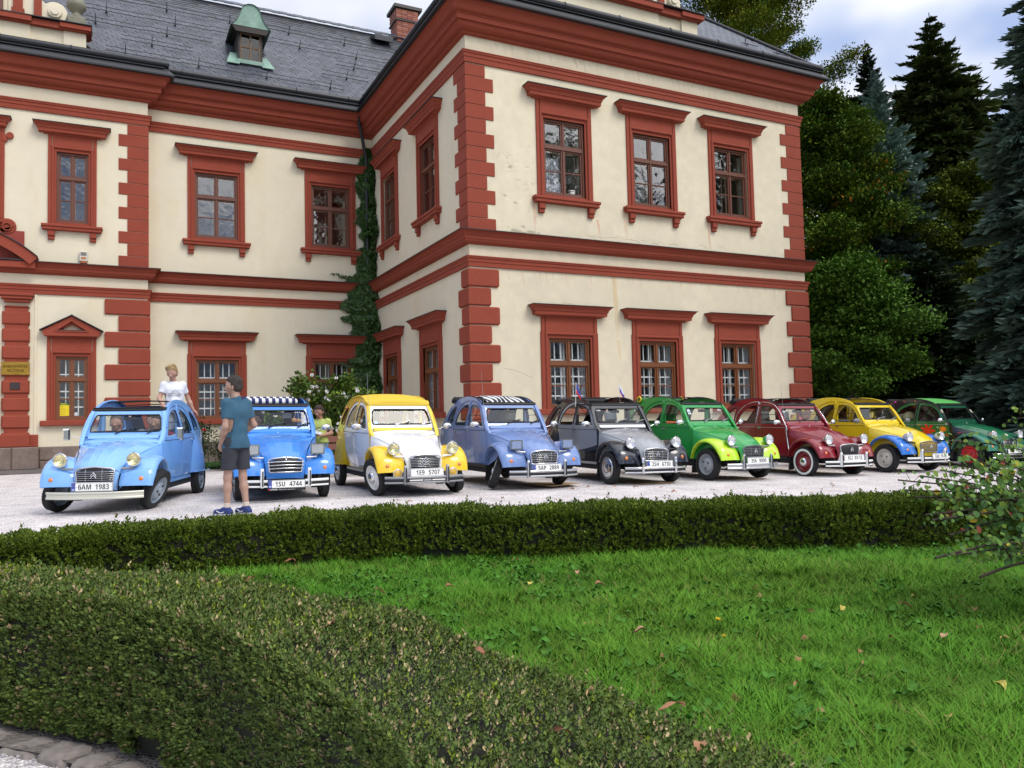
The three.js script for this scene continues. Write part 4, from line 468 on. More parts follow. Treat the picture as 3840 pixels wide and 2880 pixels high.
// ---------- trees ----------
const barkT = tex(256, 512, (u, v) => { const a = fbm(u, v * 0.35, 12, 4, 101), k = 0.6 + 0.8 * (a - 0.5); return [k, k * 0.93, k * 0.86]; }, 1);
M.bark = std([0.085, 0.068, 0.052], 1, { map: barkT, bumpMap: barkT, bumpScale: 0.03 });
function leafCluster(r, n, R, leaf, lw, flat) { const l = []; for (let i = 0; i < n; i++) { const a = r() * 6.28, d = R * Math.sqrt(r()), s = leaf * (0.7 + r() * 0.6); const g = leafQuad(s, s * lw, 0.15); g.applyMatrix4(M4(0, 0, 0, 1.1 + (r() - 0.5) * 1.1, 0, (r() - 0.5) * 0.9)); g.applyMatrix4(M4(Math.cos(a) * d, (r() - 0.5) * R * flat, Math.sin(a) * d, 0, r() * 6.28, 0)); l.push(g); } return merge(l); }
function trunkGeo(h, r0, r1, r, wob = 0.15) { const pts = []; for (let i = 0; i <= 8; i++) pts.push([(r() - 0.5) * wob * i / 4, h * i / 8, (r() - 0.5) * wob * i / 4]); const c = new THREE.CatmullRomCurve3(pts.map((p) => V(...p))), rows = []; for (let i = 0; i <= 24; i++) { const p = c.getPoint(i / 24), rad = lerp(r0, r1, Math.pow(i / 24, 0.8)) * (i === 0 ? 1.35 : 1), q = []; for (let j = 0; j <= 10; j++) { const a = j / 10 * Math.PI * 2; q.push([p.x + Math.cos(a) * rad, p.y, p.z + Math.sin(a) * rad]); } rows.push(q); } return [quads(rows), c]; }
// beech: spreading tiers of flat leafy sprays
function beech(pos, h, rad, seed, label, col, n, lowest = 0.08) {
  const r = mulberry(seed), root = base('beech_tree', pos, r() * 6); tag(root, label, 'tree');
  const [tg, c] = trunkGeo(h * 0.92, h * 0.020 + 0.08, 0.04, r, 0.3); const limbs = [], ms = [[], [], []], cs = [[], [], []];
  const geos = [0, 1, 2].map(() => leafCluster(r, 46, 0.62, 0.105, 0.62, 0.35));
  const nl = 38; for (let i = 0; i < nl; i++) { const t = lerp(lowest, 0.97, Math.pow((i + r() * 0.8) / nl, 0.9)), p = c.getPoint(t), a = i * 2.4 + r() * 0.7, R = rad * Math.pow(Math.sin(Math.PI * clamp(0.16 + t * 0.83)), 0.75) * (0.72 + r() * 0.5), rise = lerp(-0.05, 0.9, t) * R; const e = [p.x + Math.cos(a) * R, p.y + rise, p.z + Math.sin(a) * R], mid = [p.x + Math.cos(a + 0.1) * R * 0.5, p.y + rise * 0.65 + 0.1, p.z + Math.sin(a + 0.1) * R * 0.5];
    limbs.push(tube([[p.x, p.y, p.z], mid, e], 0.02 + 0.05 * (1 - t) * h / 15, 5, 8));
    const m = Math.round(n / nl); for (let k = 0; k < m; k++) { const u = Math.pow(r(), 0.55), w = R * 0.36 * (1.1 - u * 0.55), da = (r() - 0.5) * 2; const q = u < 0.5 ? u * 2 : 1; const x = lerp(p.x, e[0], u) + Math.cos(a + Math.PI / 2) * w * da, z = lerp(p.z, e[2], u) + Math.sin(a + Math.PI / 2) * w * da, y = lerp(p.y, e[1], u) + (r() - 0.5) * 0.38 - Math.abs(da) * 0.25; const j = Math.floor(r() * 3), s = 0.7 + r() * 0.6; ms[j].push(M4(x, y, z, (r() - 0.5) * 0.7, r() * 6.28, (r() - 0.5) * 0.7, s)); cs[j].push(col(r, t, y, u)); } }
  part('trunk', [tg, ...limbs], M.bark, root);
  const lm = leafy(0.7); geos.forEach((g, j) => inst('crown', g, lm, ms[j], root, cs[j])); return root;
}
// conifer branch: stem with two sides of drooping needle twigs
function fir(r, L, twigs, tw, droop, up2) { const l = []; for (let i = 0; i < twigs; i++) { const t = 0.10 + 0.9 * i / twigs, side = i % 2 ? 1 : -1, len = tw * (1.15 - t * 0.75) * (0.7 + r() * 0.5), y = -droop * t * t * L + up2 * t * L; const a = side * (0.95 - t * 0.45) + (r() - 0.5) * 0.3; for (const off of [-0.5, 0.12, 0.7]) { const w = 0.075 * (0.7 + r() * 0.5), g = leafQuad(len * (0.75 + r() * 0.4), w, 0.25); g.applyMatrix4(M4(0, 0, 0, 0, off * 1.4, 0)); g.applyMatrix4(M4(0, 0, 0, Math.PI / 2 + 0.16 + (r() - 0.5) * 0.5 + droop * 0.5, 0, 0)); g.applyMatrix4(M4(0, y + (r() - 0.5) * 0.04, L * t, 0, a + off * 0.35, 0)); l.push(g); } } 
  const tip = leafQuad(tw * 0.6, 0.09).applyMatrix4(M4(0, (-droop + up2) * L, L * 0.95, Math.PI / 2, 0, 0)); l.push(tip, rod([0, 0, 0], [0, (-droop + up2) * L * 0.6, L * 0.85], 0.02, 0.006, 4)); return merge(l); }
function conifer(name, pos, h, rad, seed, label, col, dens, droop, up2 = 0.0, start = 0.05, twig = 0.5) {
  const r = mulberry(seed), root = base(name, pos); tag(root, label, 'tree');
  const [tg] = trunkGeo(h, h * 0.012 + 0.07, 0.02, r, 0.1); part('trunk', tg, M.bark, root);
  const gs = [0, 1, 2].map(() => fir(r, 1, 34, twig, droop, up2)), ms = [[], [], []], cs = [[], [], []];
  const rough = name === 'blue_spruce' ? 0.8 : 0.6, tiers = Math.round(h * dens); for (let i = 0; i < tiers; i++) { const t = lerp(start, 0.992, i / tiers), R = Math.max(0.18, rad * Math.pow(1 - t, 0.82)), nb = Math.max(5, Math.round(7 + R * 2.2)); for (let k = 0; k < nb; k++) { const a = k / nb * 6.28 + i * 1.3 + r() * 0.5, s = R * (1.18 - rough + r() * rough), j = Math.floor(r() * 3), wide = clamp(s, 0.5, 2.2); ms[j].push(M4(0, h * t + (r() - 0.5) * 0.3, 0, (r() - 0.5) * 0.25 - lerp(0.02, 0.75, Math.pow(t, 3)), a, (r() - 0.5) * 0.3, [wide, wide, s])); cs[j].push(col(r, t)); if (R > 1.5) { ms[j].push(M4(Math.sin(a) * s * 0.42, h * t + (r() - 0.5) * 0.4, Math.cos(a) * s * 0.42, (r() - 0.5) * 0.3, a + (r() - 0.5) * 0.9, (r() - 0.5) * 0.4, [wide * 0.8, wide, s * 0.55])); cs[j].push(col(r, t)); } } }
  const m = leafy(0.75); gs.forEach((g, j) => inst('crown', g, m, ms[j], root, cs[j])); return root;
}
const beechCol = (r) => { const k = 0.55 + r() * 0.8, q = r(); return q < 0.012 ? C(0.36, 0.15, 0.02) : q < 0.4 ? C(0.115 * k, 0.162 * k, 0.011 * k) : C(0.062 * k, 0.122 * k, 0.011 * k); };
const lowBeech = (r) => { const k = 0.7 + r() * 0.6; return C(0.075 * k, 0.155 * k, 0.016 * k); };
const darkFir = (r) => { const k = 0.6 + r() * 0.6; return C(0.030 * k, 0.052 * k, 0.020 * k); };
const oliveFir = (r) => { const k = 0.6 + r() * 0.7; return C(0.058 * k, 0.082 * k, 0.018 * k); };
const blueFir = (r) => { const k = 0.65 + r() * 0.7; return C(0.165 * k, 0.235 * k, 0.205 * k); };
const treeAt = (px, py, d) => { const v = V((px - 512) / 512 * Math.tan(25.54 * Math.PI / 180) * 4 / 3, (384 - py) / 384 * Math.tan(25.54 * Math.PI / 180), -1).applyEuler(camera.rotation), l = Math.hypot(v.x, v.z); return [[camera.position.x + v.x / l * d, -0.05, camera.position.z + v.z / l * d], camera.position.y + v.y / l * d + 0.05]; };
const B = (px, py, d, rad, seed, label, col, n, low) => { const [p, h] = treeAt(px, py, d); return beech(p, h, rad, seed, label, col, n, low); };
const S = (name, px, py, d, rad, seed, label, col, dens, droop, up2, start, tw) => { const [p, h] = treeAt(px, py, d); return conifer(name, p, h, rad, seed, label, col, dens, droop, up2, start, tw); };
B(824, 70, 34, 2.9, 201, 'tall yellowing beech close to the right corner of the chateau', beechCol, 4200, 0.14);
B(848, 250, 30, 2.1, 202, 'low bright green young beech below the tall yellowing beech', lowBeech, 1700, 0.30);
B(736, -62, 46, 6.5, 203, 'green beech crown rising behind the chateau roof', (r, t) => { const k = 0.7 + r() * 0.7, y = r() < 0.35 ? 1.5 : 1; return C(0.12 * k * y, 0.175 * k, 0.016 * k); }, 5600, 0.3);
S('blue_spruce', 874, 70, 37, 4.6, 211, 'silvery blue spruce in the middle distance between the dark spruces', blueFir, 3.0, 0.10, 0.12, 0.2, 0.42);
S('spruce', 866, 40, 47, 4.2, 212, 'dark spruce top directly above the silvery blue spruce', darkFir, 2.3, 0.2, 0.05, 0.2);
S('spruce', 930, 12, 43, 6.2, 213, 'tallest dark spruce with drooping branches right of the blue spruce', oliveFir, 2.6, 0.38, 0.05, 0.03, 0.55);
S('spruce', 897, 84, 49, 4.0, 214, 'slim dark spruce behind the tallest one, seen to its left', oliveFir, 2.2, 0.3, 0, 0.1);
S('spruce', 962, 128, 47, 5.0, 215, 'dark spruce behind the tallest one, seen to its right', darkFir, 2.3, 0.3, 0, 0.05);
S('spruce', 905, 190, 38, 4.4, 216, 'dark spruce filling the gap behind the yellowing beech', darkFir, 2.5, 0.3, 0, 0.03);
S('spruce', 925, 245, 33, 4.0, 217, 'low dark spruce behind the flower-painted car', darkFir, 2.8, 0.3, 0, 0.02);
S('blue_spruce', 1050, -190, 25, 3.0, 218, 'big near blue grey spruce along the right edge of the picture', (r) => { const k = 0.5 + r() * 0.8; return C(0.090 * k, 0.142 * k, 0.105 * k); }, 3.6, 0.28, 0.06, 0.02, 0.5);
B(972, 150, 37, 2.8, 219, 'dull green broadleaf tree between the tallest spruce and the near blue spruce', (r, t) => { const k = 0.6 + r() * 0.7; return C(0.10 * k, 0.135 * k, 0.014 * k); }, 3600, 0.05);
S('spruce', 880, 270, 34, 3.6, 220, 'dark spruce low behind the yellow and blue car', darkFir, 2.8, 0.25, 0, 0.02);
S('spruce', 1010, 80, 50, 6, 221, 'broad dark spruce far back behind the near blue spruce', darkFir, 2.0, 0.3, 0, 0.02);
S('spruce', 940, 150, 58, 6, 222, 'dark spruce farthest back behind the tallest one', darkFir, 2.0, 0.3, 0, 0.02);
S('spruce', 850, 130, 56, 6, 223, 'dark spruce farthest back behind the corner of the chateau', darkFir, 2.0, 0.3, 0, 0.02);
// trees of the park behind the photographer, mirrored in windows and car bodies
beech([13, -0.05, 47], 19, 5, 231, 'broad park tree straight behind the viewer', lowBeech, 1800, 0.12);
beech([26.5, -0.05, 38], 26, 7, 232, 'broad tall park tree behind the viewer to the right', lowBeech, 3000, 0.10);
conifer('spruce', [36.5, -0.05, 36], 28, 6.5, 233, 'tall spruce behind the viewer on the far right', darkFir, 2.0, 0.3, 0, 0.03);
// ---------- the row of small old saloons; local axes: +x the car's left, +z forward, origin under the front axle ----------
const tab = (T, x) => { if (x <= T[0][0]) return T[0][1]; for (let i = 1; i < T.length; i++) if (x <= T[i][0]) { const t = (x - T[i - 1][0]) / (T[i][0] - T[i - 1][0]); return lerp(T[i - 1][1], T[i][1], t); } return T[T.length - 1][1]; };
const roofT = [[-3.02, 0.45], [-3.0, 0.70], [-2.9, 0.92], [-2.75, 1.10], [-2.55, 1.28], [-2.35, 1.42], [-2.12, 1.525], [-1.85, 1.575], [-1.6, 1.587], [-1.35, 1.572], [-1.12, 1.53], [-0.97, 1.475], [-0.86, 1.42]];
const roofY = (z) => (tab(roofT, z - 0.06) + tab(roofT, z) * 2 + tab(roofT, z + 0.06)) / 4;
function hw(y, z) { let x = y < 0.95 ? 0.645 - 0.045 * ((0.95 - y) / 0.6) ** 2 : 0.645 - 0.135 * ((y - 0.95) / 0.62) ** 1.4; if (z > -1.2) x -= 0.06 * ((z + 1.2) / 0.65) ** 2; if (z < -2) x -= 0.08 * (-2 - z) ** 2; return x; }
function curve(pts, n = 5) { // closed; third element marks a corner
  const o = [], N = pts.length, P = (i) => pts[((i % N) + N) % N];
  for (let i = 0; i < N; i++) { const b = P(i), c = P(i + 1), a = b[2] ? b : P(i - 1), d = c[2] ? c : P(i + 2); const line = b[2] && c[2]; for (let k = 0; k < (line ? 1 : n); k++) { const t = k / n, t2 = t * t, t3 = t2 * t; o.push([0, 1].map((q) => 0.5 * (2 * b[q] + (c[q] - a[q]) * t + (2 * a[q] - 5 * b[q] + 4 * c[q] - d[q]) * t2 + (3 * b[q] - a[q] - 3 * c[q] + d[q]) * t3))); } }
  return o;
}
function panel(outer, holes, side, off = 0, rim = 0.018, f = hw) { // (z, y) outline laid on the curved flank
  const rings = [outer, ...holes], ys = []; for (const r of rings) for (const p of r) ys.push(p[1]); const lo = Math.min(...ys), hi = Math.max(...ys); for (let y = Math.ceil(lo / 0.05) * 0.05; y < hi; y += 0.05) ys.push(y); ys.sort((a, b) => a - b); const lv = ys.filter((y, i) => !i || y - ys[i - 1] > 1e-5);
  const pos = [], nm = [], uv = [], ix = [];
  const put = (z, y, d, n) => { pos.push(side * (f(y, z) + off - d), y, z); if (n) nm.push(...n); else { const e = 0.01, v = V(1, -(f(y + e, z) - f(y - e, z)) / 2 / e, -(f(y, z + e) - f(y, z - e)) / 2 / e).normalize(); nm.push(side * v.x, v.y, v.z); } uv.push((z + 3.1) / 3.1, (y - 0.3) / 1.35); return pos.length / 3 - 1; };
  for (let i = 0; i < lv.length - 1; i++) { const ya = lv[i], yb = lv[i + 1], ym = (ya + yb) / 2, es = []; for (const r of rings) for (let k = 0; k < r.length; k++) { const p = r[k], q = r[(k + 1) % r.length]; if ((p[1] > ym) !== (q[1] > ym)) { const at2 = (y) => p[0] + (q[0] - p[0]) * (y - p[1]) / (q[1] - p[1]); es.push([at2(ym), at2(ya), at2(yb)]); } } es.sort((a, b) => a[0] - b[0]);
    for (let k = 0; k + 1 < es.length; k += 2) { const A = es[k], B = es[k + 1], n = Math.max(1, Math.ceil((B[0] - A[0]) / 0.14)); for (let j = 0; j < n; j++) { const s = j / n, t = (j + 1) / n, a = put(lerp(A[1], B[1], s), ya, 0), b = put(lerp(A[1], B[1], t), ya, 0), c = put(lerp(A[2], B[2], t), yb, 0), d = put(lerp(A[2], B[2], s), yb, 0); ix.push(a, b, c, a, c, d); } } }
  if (rim) for (const r of rings) for (let k = 0; k < r.length; k++) { const p = r[k], q = r[(k + 1) % r.length], L = Math.hypot(q[0] - p[0], q[1] - p[1]) || 1, n = [0, (q[0] - p[0]) / L, -(q[1] - p[1]) / L], a = put(p[0], p[1], 0, n), b = put(q[0], q[1], 0, n), c = put(q[0], q[1], rim, n), d = put(p[0], p[1], rim, n); ix.push(a, b, c, a, c, d); }
  const g = new THREE.BufferGeometry(); g.setAttribute('position', new THREE.Float32BufferAttribute(pos, 3)); g.setAttribute('normal', new THREE.Float32BufferAttribute(nm, 3)); g.setAttribute('uv', new THREE.Float32BufferAttribute(uv, 2)); if (side > 0) for (let i = 0; i < ix.length; i += 3) { const t = ix[i]; ix[i] = ix[i + 1]; ix[i + 1] = t; } g.setIndex(ix); return g;
}
const inset = (pts, d) => { const c = pts.reduce((a, p) => [a[0] + p[0] / pts.length, a[1] + p[1] / pts.length], [0, 0]); return pts.map((p) => { const L = Math.hypot(p[0] - c[0], p[1] - c[1]); return [p[0] + (c[0] - p[0]) / L * d, p[1] + (c[1] - p[1]) / L * d]; }); };
// outlines
const OUT = curve([[-0.48, 0.36, 1], [-0.46, 0.92, 1], [-0.56, 1.03], [-0.67, 1.17], [-0.80, 1.37], [-0.86, 1.425], [-0.97, 1.475], [-1.12, 1.53], [-1.35, 1.572], [-1.6, 1.587], [-1.85, 1.575], [-2.12, 1.525], [-2.35, 1.42], [-2.55, 1.28], [-2.75, 1.10], [-2.9, 0.92], [-3.0, 0.70], [-3.02, 0.45, 1], [-1.95, 0.38, 1]]);
const D1 = curve([[-0.57, 0.385, 1], [-0.545, 0.75], [-0.55, 0.94], [-0.62, 1.06], [-0.715, 1.21], [-0.82, 1.335], [-0.95, 1.425], [-1.11, 1.468], [-1.315, 1.487, 1], [-1.345, 1.2], [-1.365, 0.98], [-1.37, 0.7], [-1.365, 0.385, 1]]);
const W1 = curve([[-0.70, 1.035, 1], [-0.745, 1.15], [-0.83, 1.275], [-0.93, 1.362], [-1.06, 1.41], [-1.275, 1.43, 1], [-1.30, 1.25], [-1.318, 1.05, 1]]);
const D2 = curve([[-1.378, 0.385, 1], [-1.383, 0.7], [-1.378, 0.98], [-1.358, 1.2], [-1.327, 1.487, 1], [-1.5, 1.49], [-1.66, 1.465], [-1.81, 1.405], [-1.93, 1.30], [-2.0, 1.17], [-2.025, 1.0], [-2.02, 0.75], [-1.98, 0.55], [-1.90, 0.44], [-1.80, 0.388, 1]]);
const W2 = curve([[-1.412, 1.055, 1], [-1.392, 1.25], [-1.368, 1.43, 1], [-1.52, 1.432], [-1.65, 1.405], [-1.78, 1.342], [-1.885, 1.24], [-1.945, 1.13], [-1.95, 1.06, 1]]);
const W3 = curve([[-2.09, 1.12], [-2.075, 1.25], [-2.03, 1.38], [-2.09, 1.405], [-2.2, 1.365], [-2.32, 1.275], [-2.42, 1.16], [-2.38, 1.115], [-2.2, 1.112]]);
const paint = (c, r = 0.34) => phys(c, r, { clearcoat: 1, clearcoatRoughness: 0.025, specularIntensity: 0.5 });
Object.assign(M, {
  chrome: std([0.72, 0.73, 0.75], 0.12, { metalness: 1 }), alu: std([0.55, 0.56, 0.57], 0.35, { metalness: 0.8 }), black: std([0.012, 0.012, 0.014], 0.5), rubber: std([0.016, 0.016, 0.017], 0.75), under: std([0.018, 0.018, 0.02], 0.9),
  carGlass: phys([0.93, 0.96, 0.95], 0.01, { transmission: 1, ior: 1.5, thickness: 0 }), lens: phys([0.95, 0.96, 0.97], 0.05, { transmission: 0.85, thickness: 0, ior: 1.5 }), lensYellow: phys([0.95, 0.90, 0.62], 0.05, { transmission: 0.92, thickness: 0, ior: 1.5 }), amber: phys([0.62, 0.17, 0.012], 0.15, { clearcoat: 1 }), reflector: std([0.85, 0.85, 0.86], 0.16, { metalness: 1 }),
  seat: std([0.055, 0.06, 0.07], 0.9), greyVinyl: std([0.16, 0.17, 0.19], 0.8), cardboard: std([0.34, 0.22, 0.12], 0.9), steel: std([0.30, 0.31, 0.32], 0.5, { metalness: 0.6 }), whiteWheel: std([0.80, 0.80, 0.77], 0.35), greyWheel: std([0.36, 0.38, 0.40], 0.4), creamBar: std([0.60, 0.59, 0.50], 0.35, { metalness: 0.2 }), silverBar: std([0.50, 0.51, 0.53], 0.3, { metalness: 0.75 }),
});
const stripes = (a, b, n, hor) => { const t = cv(256, 256, (x) => { x.fillStyle = a; x.fillRect(0, 0, 256, 256); x.fillStyle = b; for (let i = 0; i < n; i++) hor ? x.fillRect(0, i * 256 / n, 256, 128 / n) : x.fillRect(i * 256 / n, 0, 128 / n, 256); }); return std([0.8, 0.8, 0.8], 0.85, { map: t }); };
function plateTex(text, o) { return std([1, 1, 1], 0.4, { map: cv(1040, 220, (x) => { x.fillStyle = '#e6e6e2'; x.fillRect(0, 0, 1040, 220); x.strokeStyle = '#333'; x.lineWidth = 6; x.strokeRect(8, 8, 1024, 204); let l = 40; if (o.eu) { x.fillStyle = '#1b3f9c'; x.fillRect(0, 0, 100, 220); x.fillStyle = '#fff'; x.font = 'bold 56px sans-serif'; x.textAlign = 'center'; x.fillText('CZ', 50, 196); x.fillStyle = '#e8c93a'; for (let i = 0; i < 12; i++) { x.beginPath(); x.arc(50 + 30 * Math.cos(i * Math.PI / 6), 72 + 30 * Math.sin(i * Math.PI / 6), 4, 0, 7); x.fill(); } l = 112; } x.fillStyle = '#141414'; x.textAlign = 'center'; x.font = 'bold 190px sans-serif'; const [p, q] = text.split(' '), mid = (l + 1030) / 2; x.save(); x.translate(mid - 235, 178); x.scale(0.86, 1); x.fillText(p, 0, 0, 420); x.restore(); x.save(); x.translate(mid + 200, 178); x.scale(0.86, 1); x.fillText(q, 0, 0, 560); x.restore(); for (const k of [l + 22, 1010]) { x.beginPath(); x.arc(k, 112, 9, 0, 7); x.fillStyle = '#777'; x.fill(); } }) }); }
// front wing: sections round the wheel arch, lip -> crown -> inner edge, as (x, r) at key angles
const wingKeys = [[11, [[0.700, 0.425], [0.722, 0.43], [0.715, 0.455], [0.66, 0.475], [0.57, 0.485], [0.46, 0.485], [0.36, 0.47], [0.285, 0.45]]], [35, [[0.712, 0.405], [0.738, 0.415], [0.732, 0.455], [0.68, 0.495], [0.58, 0.512], [0.47, 0.508], [0.37, 0.485], [0.29, 0.455]]], [90, [[0.715, 0.405], [0.74, 0.415], [0.737, 0.44], [0.705, 0.468], [0.63, 0.485], [0.54, 0.485], [0.46, 0.468], [0.40, 0.44]]], [130, [[0.70, 0.425], [0.722, 0.434], [0.72, 0.453], [0.695, 0.472], [0.65, 0.478], [0.60, 0.465], [0.56, 0.45], [0.53, 0.43]]], [168, [[0.655, 0.465], [0.668, 0.472], [0.667, 0.482], [0.655, 0.49], [0.64, 0.49], [0.625, 0.485], [0.61, 0.478], [0.605, 0.47]]]];
function wingGeo(side) { const rows = []; for (let i = 0; i <= 40; i++) { const a = lerp(11, 168, i / 40); let k = 0; while (k < wingKeys.length - 2 && a > wingKeys[k + 1][0]) k++; const A = wingKeys[k], B = wingKeys[k + 1], t = sm((a - A[0]) / (B[0] - A[0])), P = A[1].map((p, j) => [lerp(p[0], B[1][j][0], t), lerp(p[1], B[1][j][1], t)]), q = [], th = a * Math.PI / 180; q.push([side * (P[0][0] - 0.05), 0.29 + P[0][1] * Math.sin(th), 0.02 + P[0][1] * Math.cos(th)]); for (let j = 0; j < P.length - 1; j++) for (let s = 0; s < 3; s++) { const a0 = P[Math.max(0, j - 1)], b = P[j], c = P[j + 1], d = P[Math.min(P.length - 1, j + 2)], u = s / 3, f = (m) => 0.5 * (2 * b[m] + (c[m] - a0[m]) * u + (2 * a0[m] - 5 * b[m] + 4 * c[m] - d[m]) * u * u + (3 * b[m] - a0[m] - 3 * c[m] + d[m]) * u * u * u); const r = f(1); q.push([side * f(0), 0.29 + r * Math.sin(th), 0.02 + r * Math.cos(th)]); } const l = P[P.length - 1]; q.push([side * l[0], 0.29 + l[1] * Math.sin(th), 0.02 + l[1] * Math.cos(th)]); rows.push(q); } return quads(rows, side < 0); }
const hoodT = [[-0.56, 0.985, 0.565, -0.50, 0.915], [-0.30, 0.968, 0.50, -0.28, 0.872], [0, 0.915, 0.42, -0.03, 0.795], [0.22, 0.845, 0.365, 0.17, 0.735], [0.38, 0.765, 0.33, 0.32, 0.672], [0.48, 0.695, 0.305, 0.41, 0.61], [0.545, 0.625, 0.29, 0.465, 0.545], [0.56, 0.585, 0.285, 0.48, 0.50], [0.558, 0.50, 0.28, 0.485, 0.44], [0.545, 0.41, 0.272, 0.478, 0.375], [0.515, 0.335, 0.262, 0.455, 0.32]];
function hoodGeo() { const rows = [], n = hoodT.length; for (let i = 0; i <= 60; i++) { const f = i / 60 * (n - 1), k = Math.min(n - 2, Math.floor(f)), u = f - k, g = (m) => { const a = hoodT[Math.max(0, k - 1)][m], b = hoodT[k][m], c = hoodT[k + 1][m], d = hoodT[Math.min(n - 1, k + 2)][m]; return 0.5 * (2 * b + (c - a) * u + (2 * a - 5 * b + 4 * c - d) * u * u + (3 * b - a - 3 * c + d) * u * u * u); }, cz = g(0), cy = g(1), ex = g(2), ez = g(3), ey = g(4), fade = ss(0.0, 0.12, i / 60) * ss(0.62, 0.42, i / 60), q = []; for (let j = 0; j <= 48; j++) { const s = j / 24 - 1, a = Math.abs(s); let y = cy - (cy - ey) * a ** 2.4, z = cz - (cz - ez) * a ** 2.6; const rib = [0, 0.34, 0.66].reduce((t, c) => t + Math.exp(-(((a - c) / 0.035) ** 2)), 0); y += 0.007 * fade * rib; q.push([s * ex, y, z]); } const l = [ex * 0.985, ey - 0.03, ez - 0.012]; q.unshift([-l[0], l[1], l[2]]); q.push(l); rows.push(q); } return quads(rows); }
const apronT = [[[0.578, -0.46, 0.925], [0.592, -0.46, 0.70], [0.60, -0.46, 0.36]], [[0.508, -0.28, 0.868], [0.575, -0.30, 0.70], [0.60, -0.33, 0.40]], [[0.43, -0.03, 0.792], [0.50, -0.08, 0.72], [0.56, -0.12, 0.5]], [[0.375, 0.17, 0.73], [0.42, 0.14, 0.70], [0.43, 0.12, 0.5]], [[0.335, 0.32, 0.665], [0.34, 0.31, 0.60], [0.32, 0.30, 0.40]], [[0.295, 0.43, 0.56], [0.30, 0.42, 0.5], [0.28, 0.42, 0.33]]];
function apronGeo(side) { return quads(apronT.map((r) => { const o = []; for (let i = 0; i <= 8; i++) { const t = i / 8, a = (1 - t) ** 2, b = 2 * t * (1 - t), c = t * t; const bx2 = r[1][0] * 2 - (r[0][0] + r[2][0]) / 2; o.push([side * (a * r[0][0] + b * bx2 + c * r[2][0]), a * r[0][2] + b * (r[1][2] * 2 - (r[0][2] + r[2][2]) / 2) + c * r[2][2], a * r[0][1] + b * r[1][1] + c * r[2][1]]); } return o; }), side > 0); }
function rearWingGeo(side) { const O = [[-1.955, 0.40], [-1.955, 0.62], [-1.958, 0.84], [-2.0, 0.95], [-2.12, 1.02], [-2.28, 1.03], [-2.44, 0.985], [-2.58, 0.90], [-2.70, 0.77], [-2.78, 0.60], [-2.81, 0.45], [-2.80, 0.40]], c = [-2.36, 0.40], rows = []; const P = []; for (let i = 0; i < O.length - 1; i++) for (let k = 0; k < 4; k++) P.push([lerp(O[i][0], O[i + 1][0], k / 4), lerp(O[i][1], O[i + 1][1], k / 4)]); P.push(O[O.length - 1]); for (let j = 0; j <= 10; j++) { const k = j / 10, q = []; for (const p of P) { const z = lerp(c[0], p[0], k), y = lerp(c[1], p[1], k), h0 = hw(p[1], p[0]) + 0.004, drop = k ** 2.6; q.push([side * lerp(0.728, h0, drop), y - (1 - k) * 0.0, z]); } rows.push(q); } return quads(rows, side > 0); }
const shared = {};
const G = (k, f) => shared[k] || (shared[k] = f());
const ring = (pts, r) => new THREE.TubeGeometry(new THREE.CatmullRomCurve3(pts, true, 'catmullrom', 0.3), pts.length * 2, r, 5, true);
function tyreGeo() { const w = 0.064, P = [[0.196, -0.052], [0.215, -0.062], [0.245, -0.066], [0.272, -0.060], [0.287, -0.048], [0.290, -0.03], [0.291, 0], [0.290, 0.03], [0.287, 0.048], [0.272, 0.060], [0.245, 0.066], [0.215, 0.062], [0.196, 0.052]]; const g = [lathe(P, 56).rotateZ(-Math.PI / 2)]; for (let i = 0; i < 44; i++) for (const s of [-1, 0, 1]) { const a = (i + (s ? 0.5 : 0)) / 44 * 6.2832; g.push(at(bx(0.030, 0.006, 0.030), s * 0.034, 0, 0).translate(0, 0.2905, 0).applyMatrix4(M4(0, 0, 0, a))); } return merge(g); }
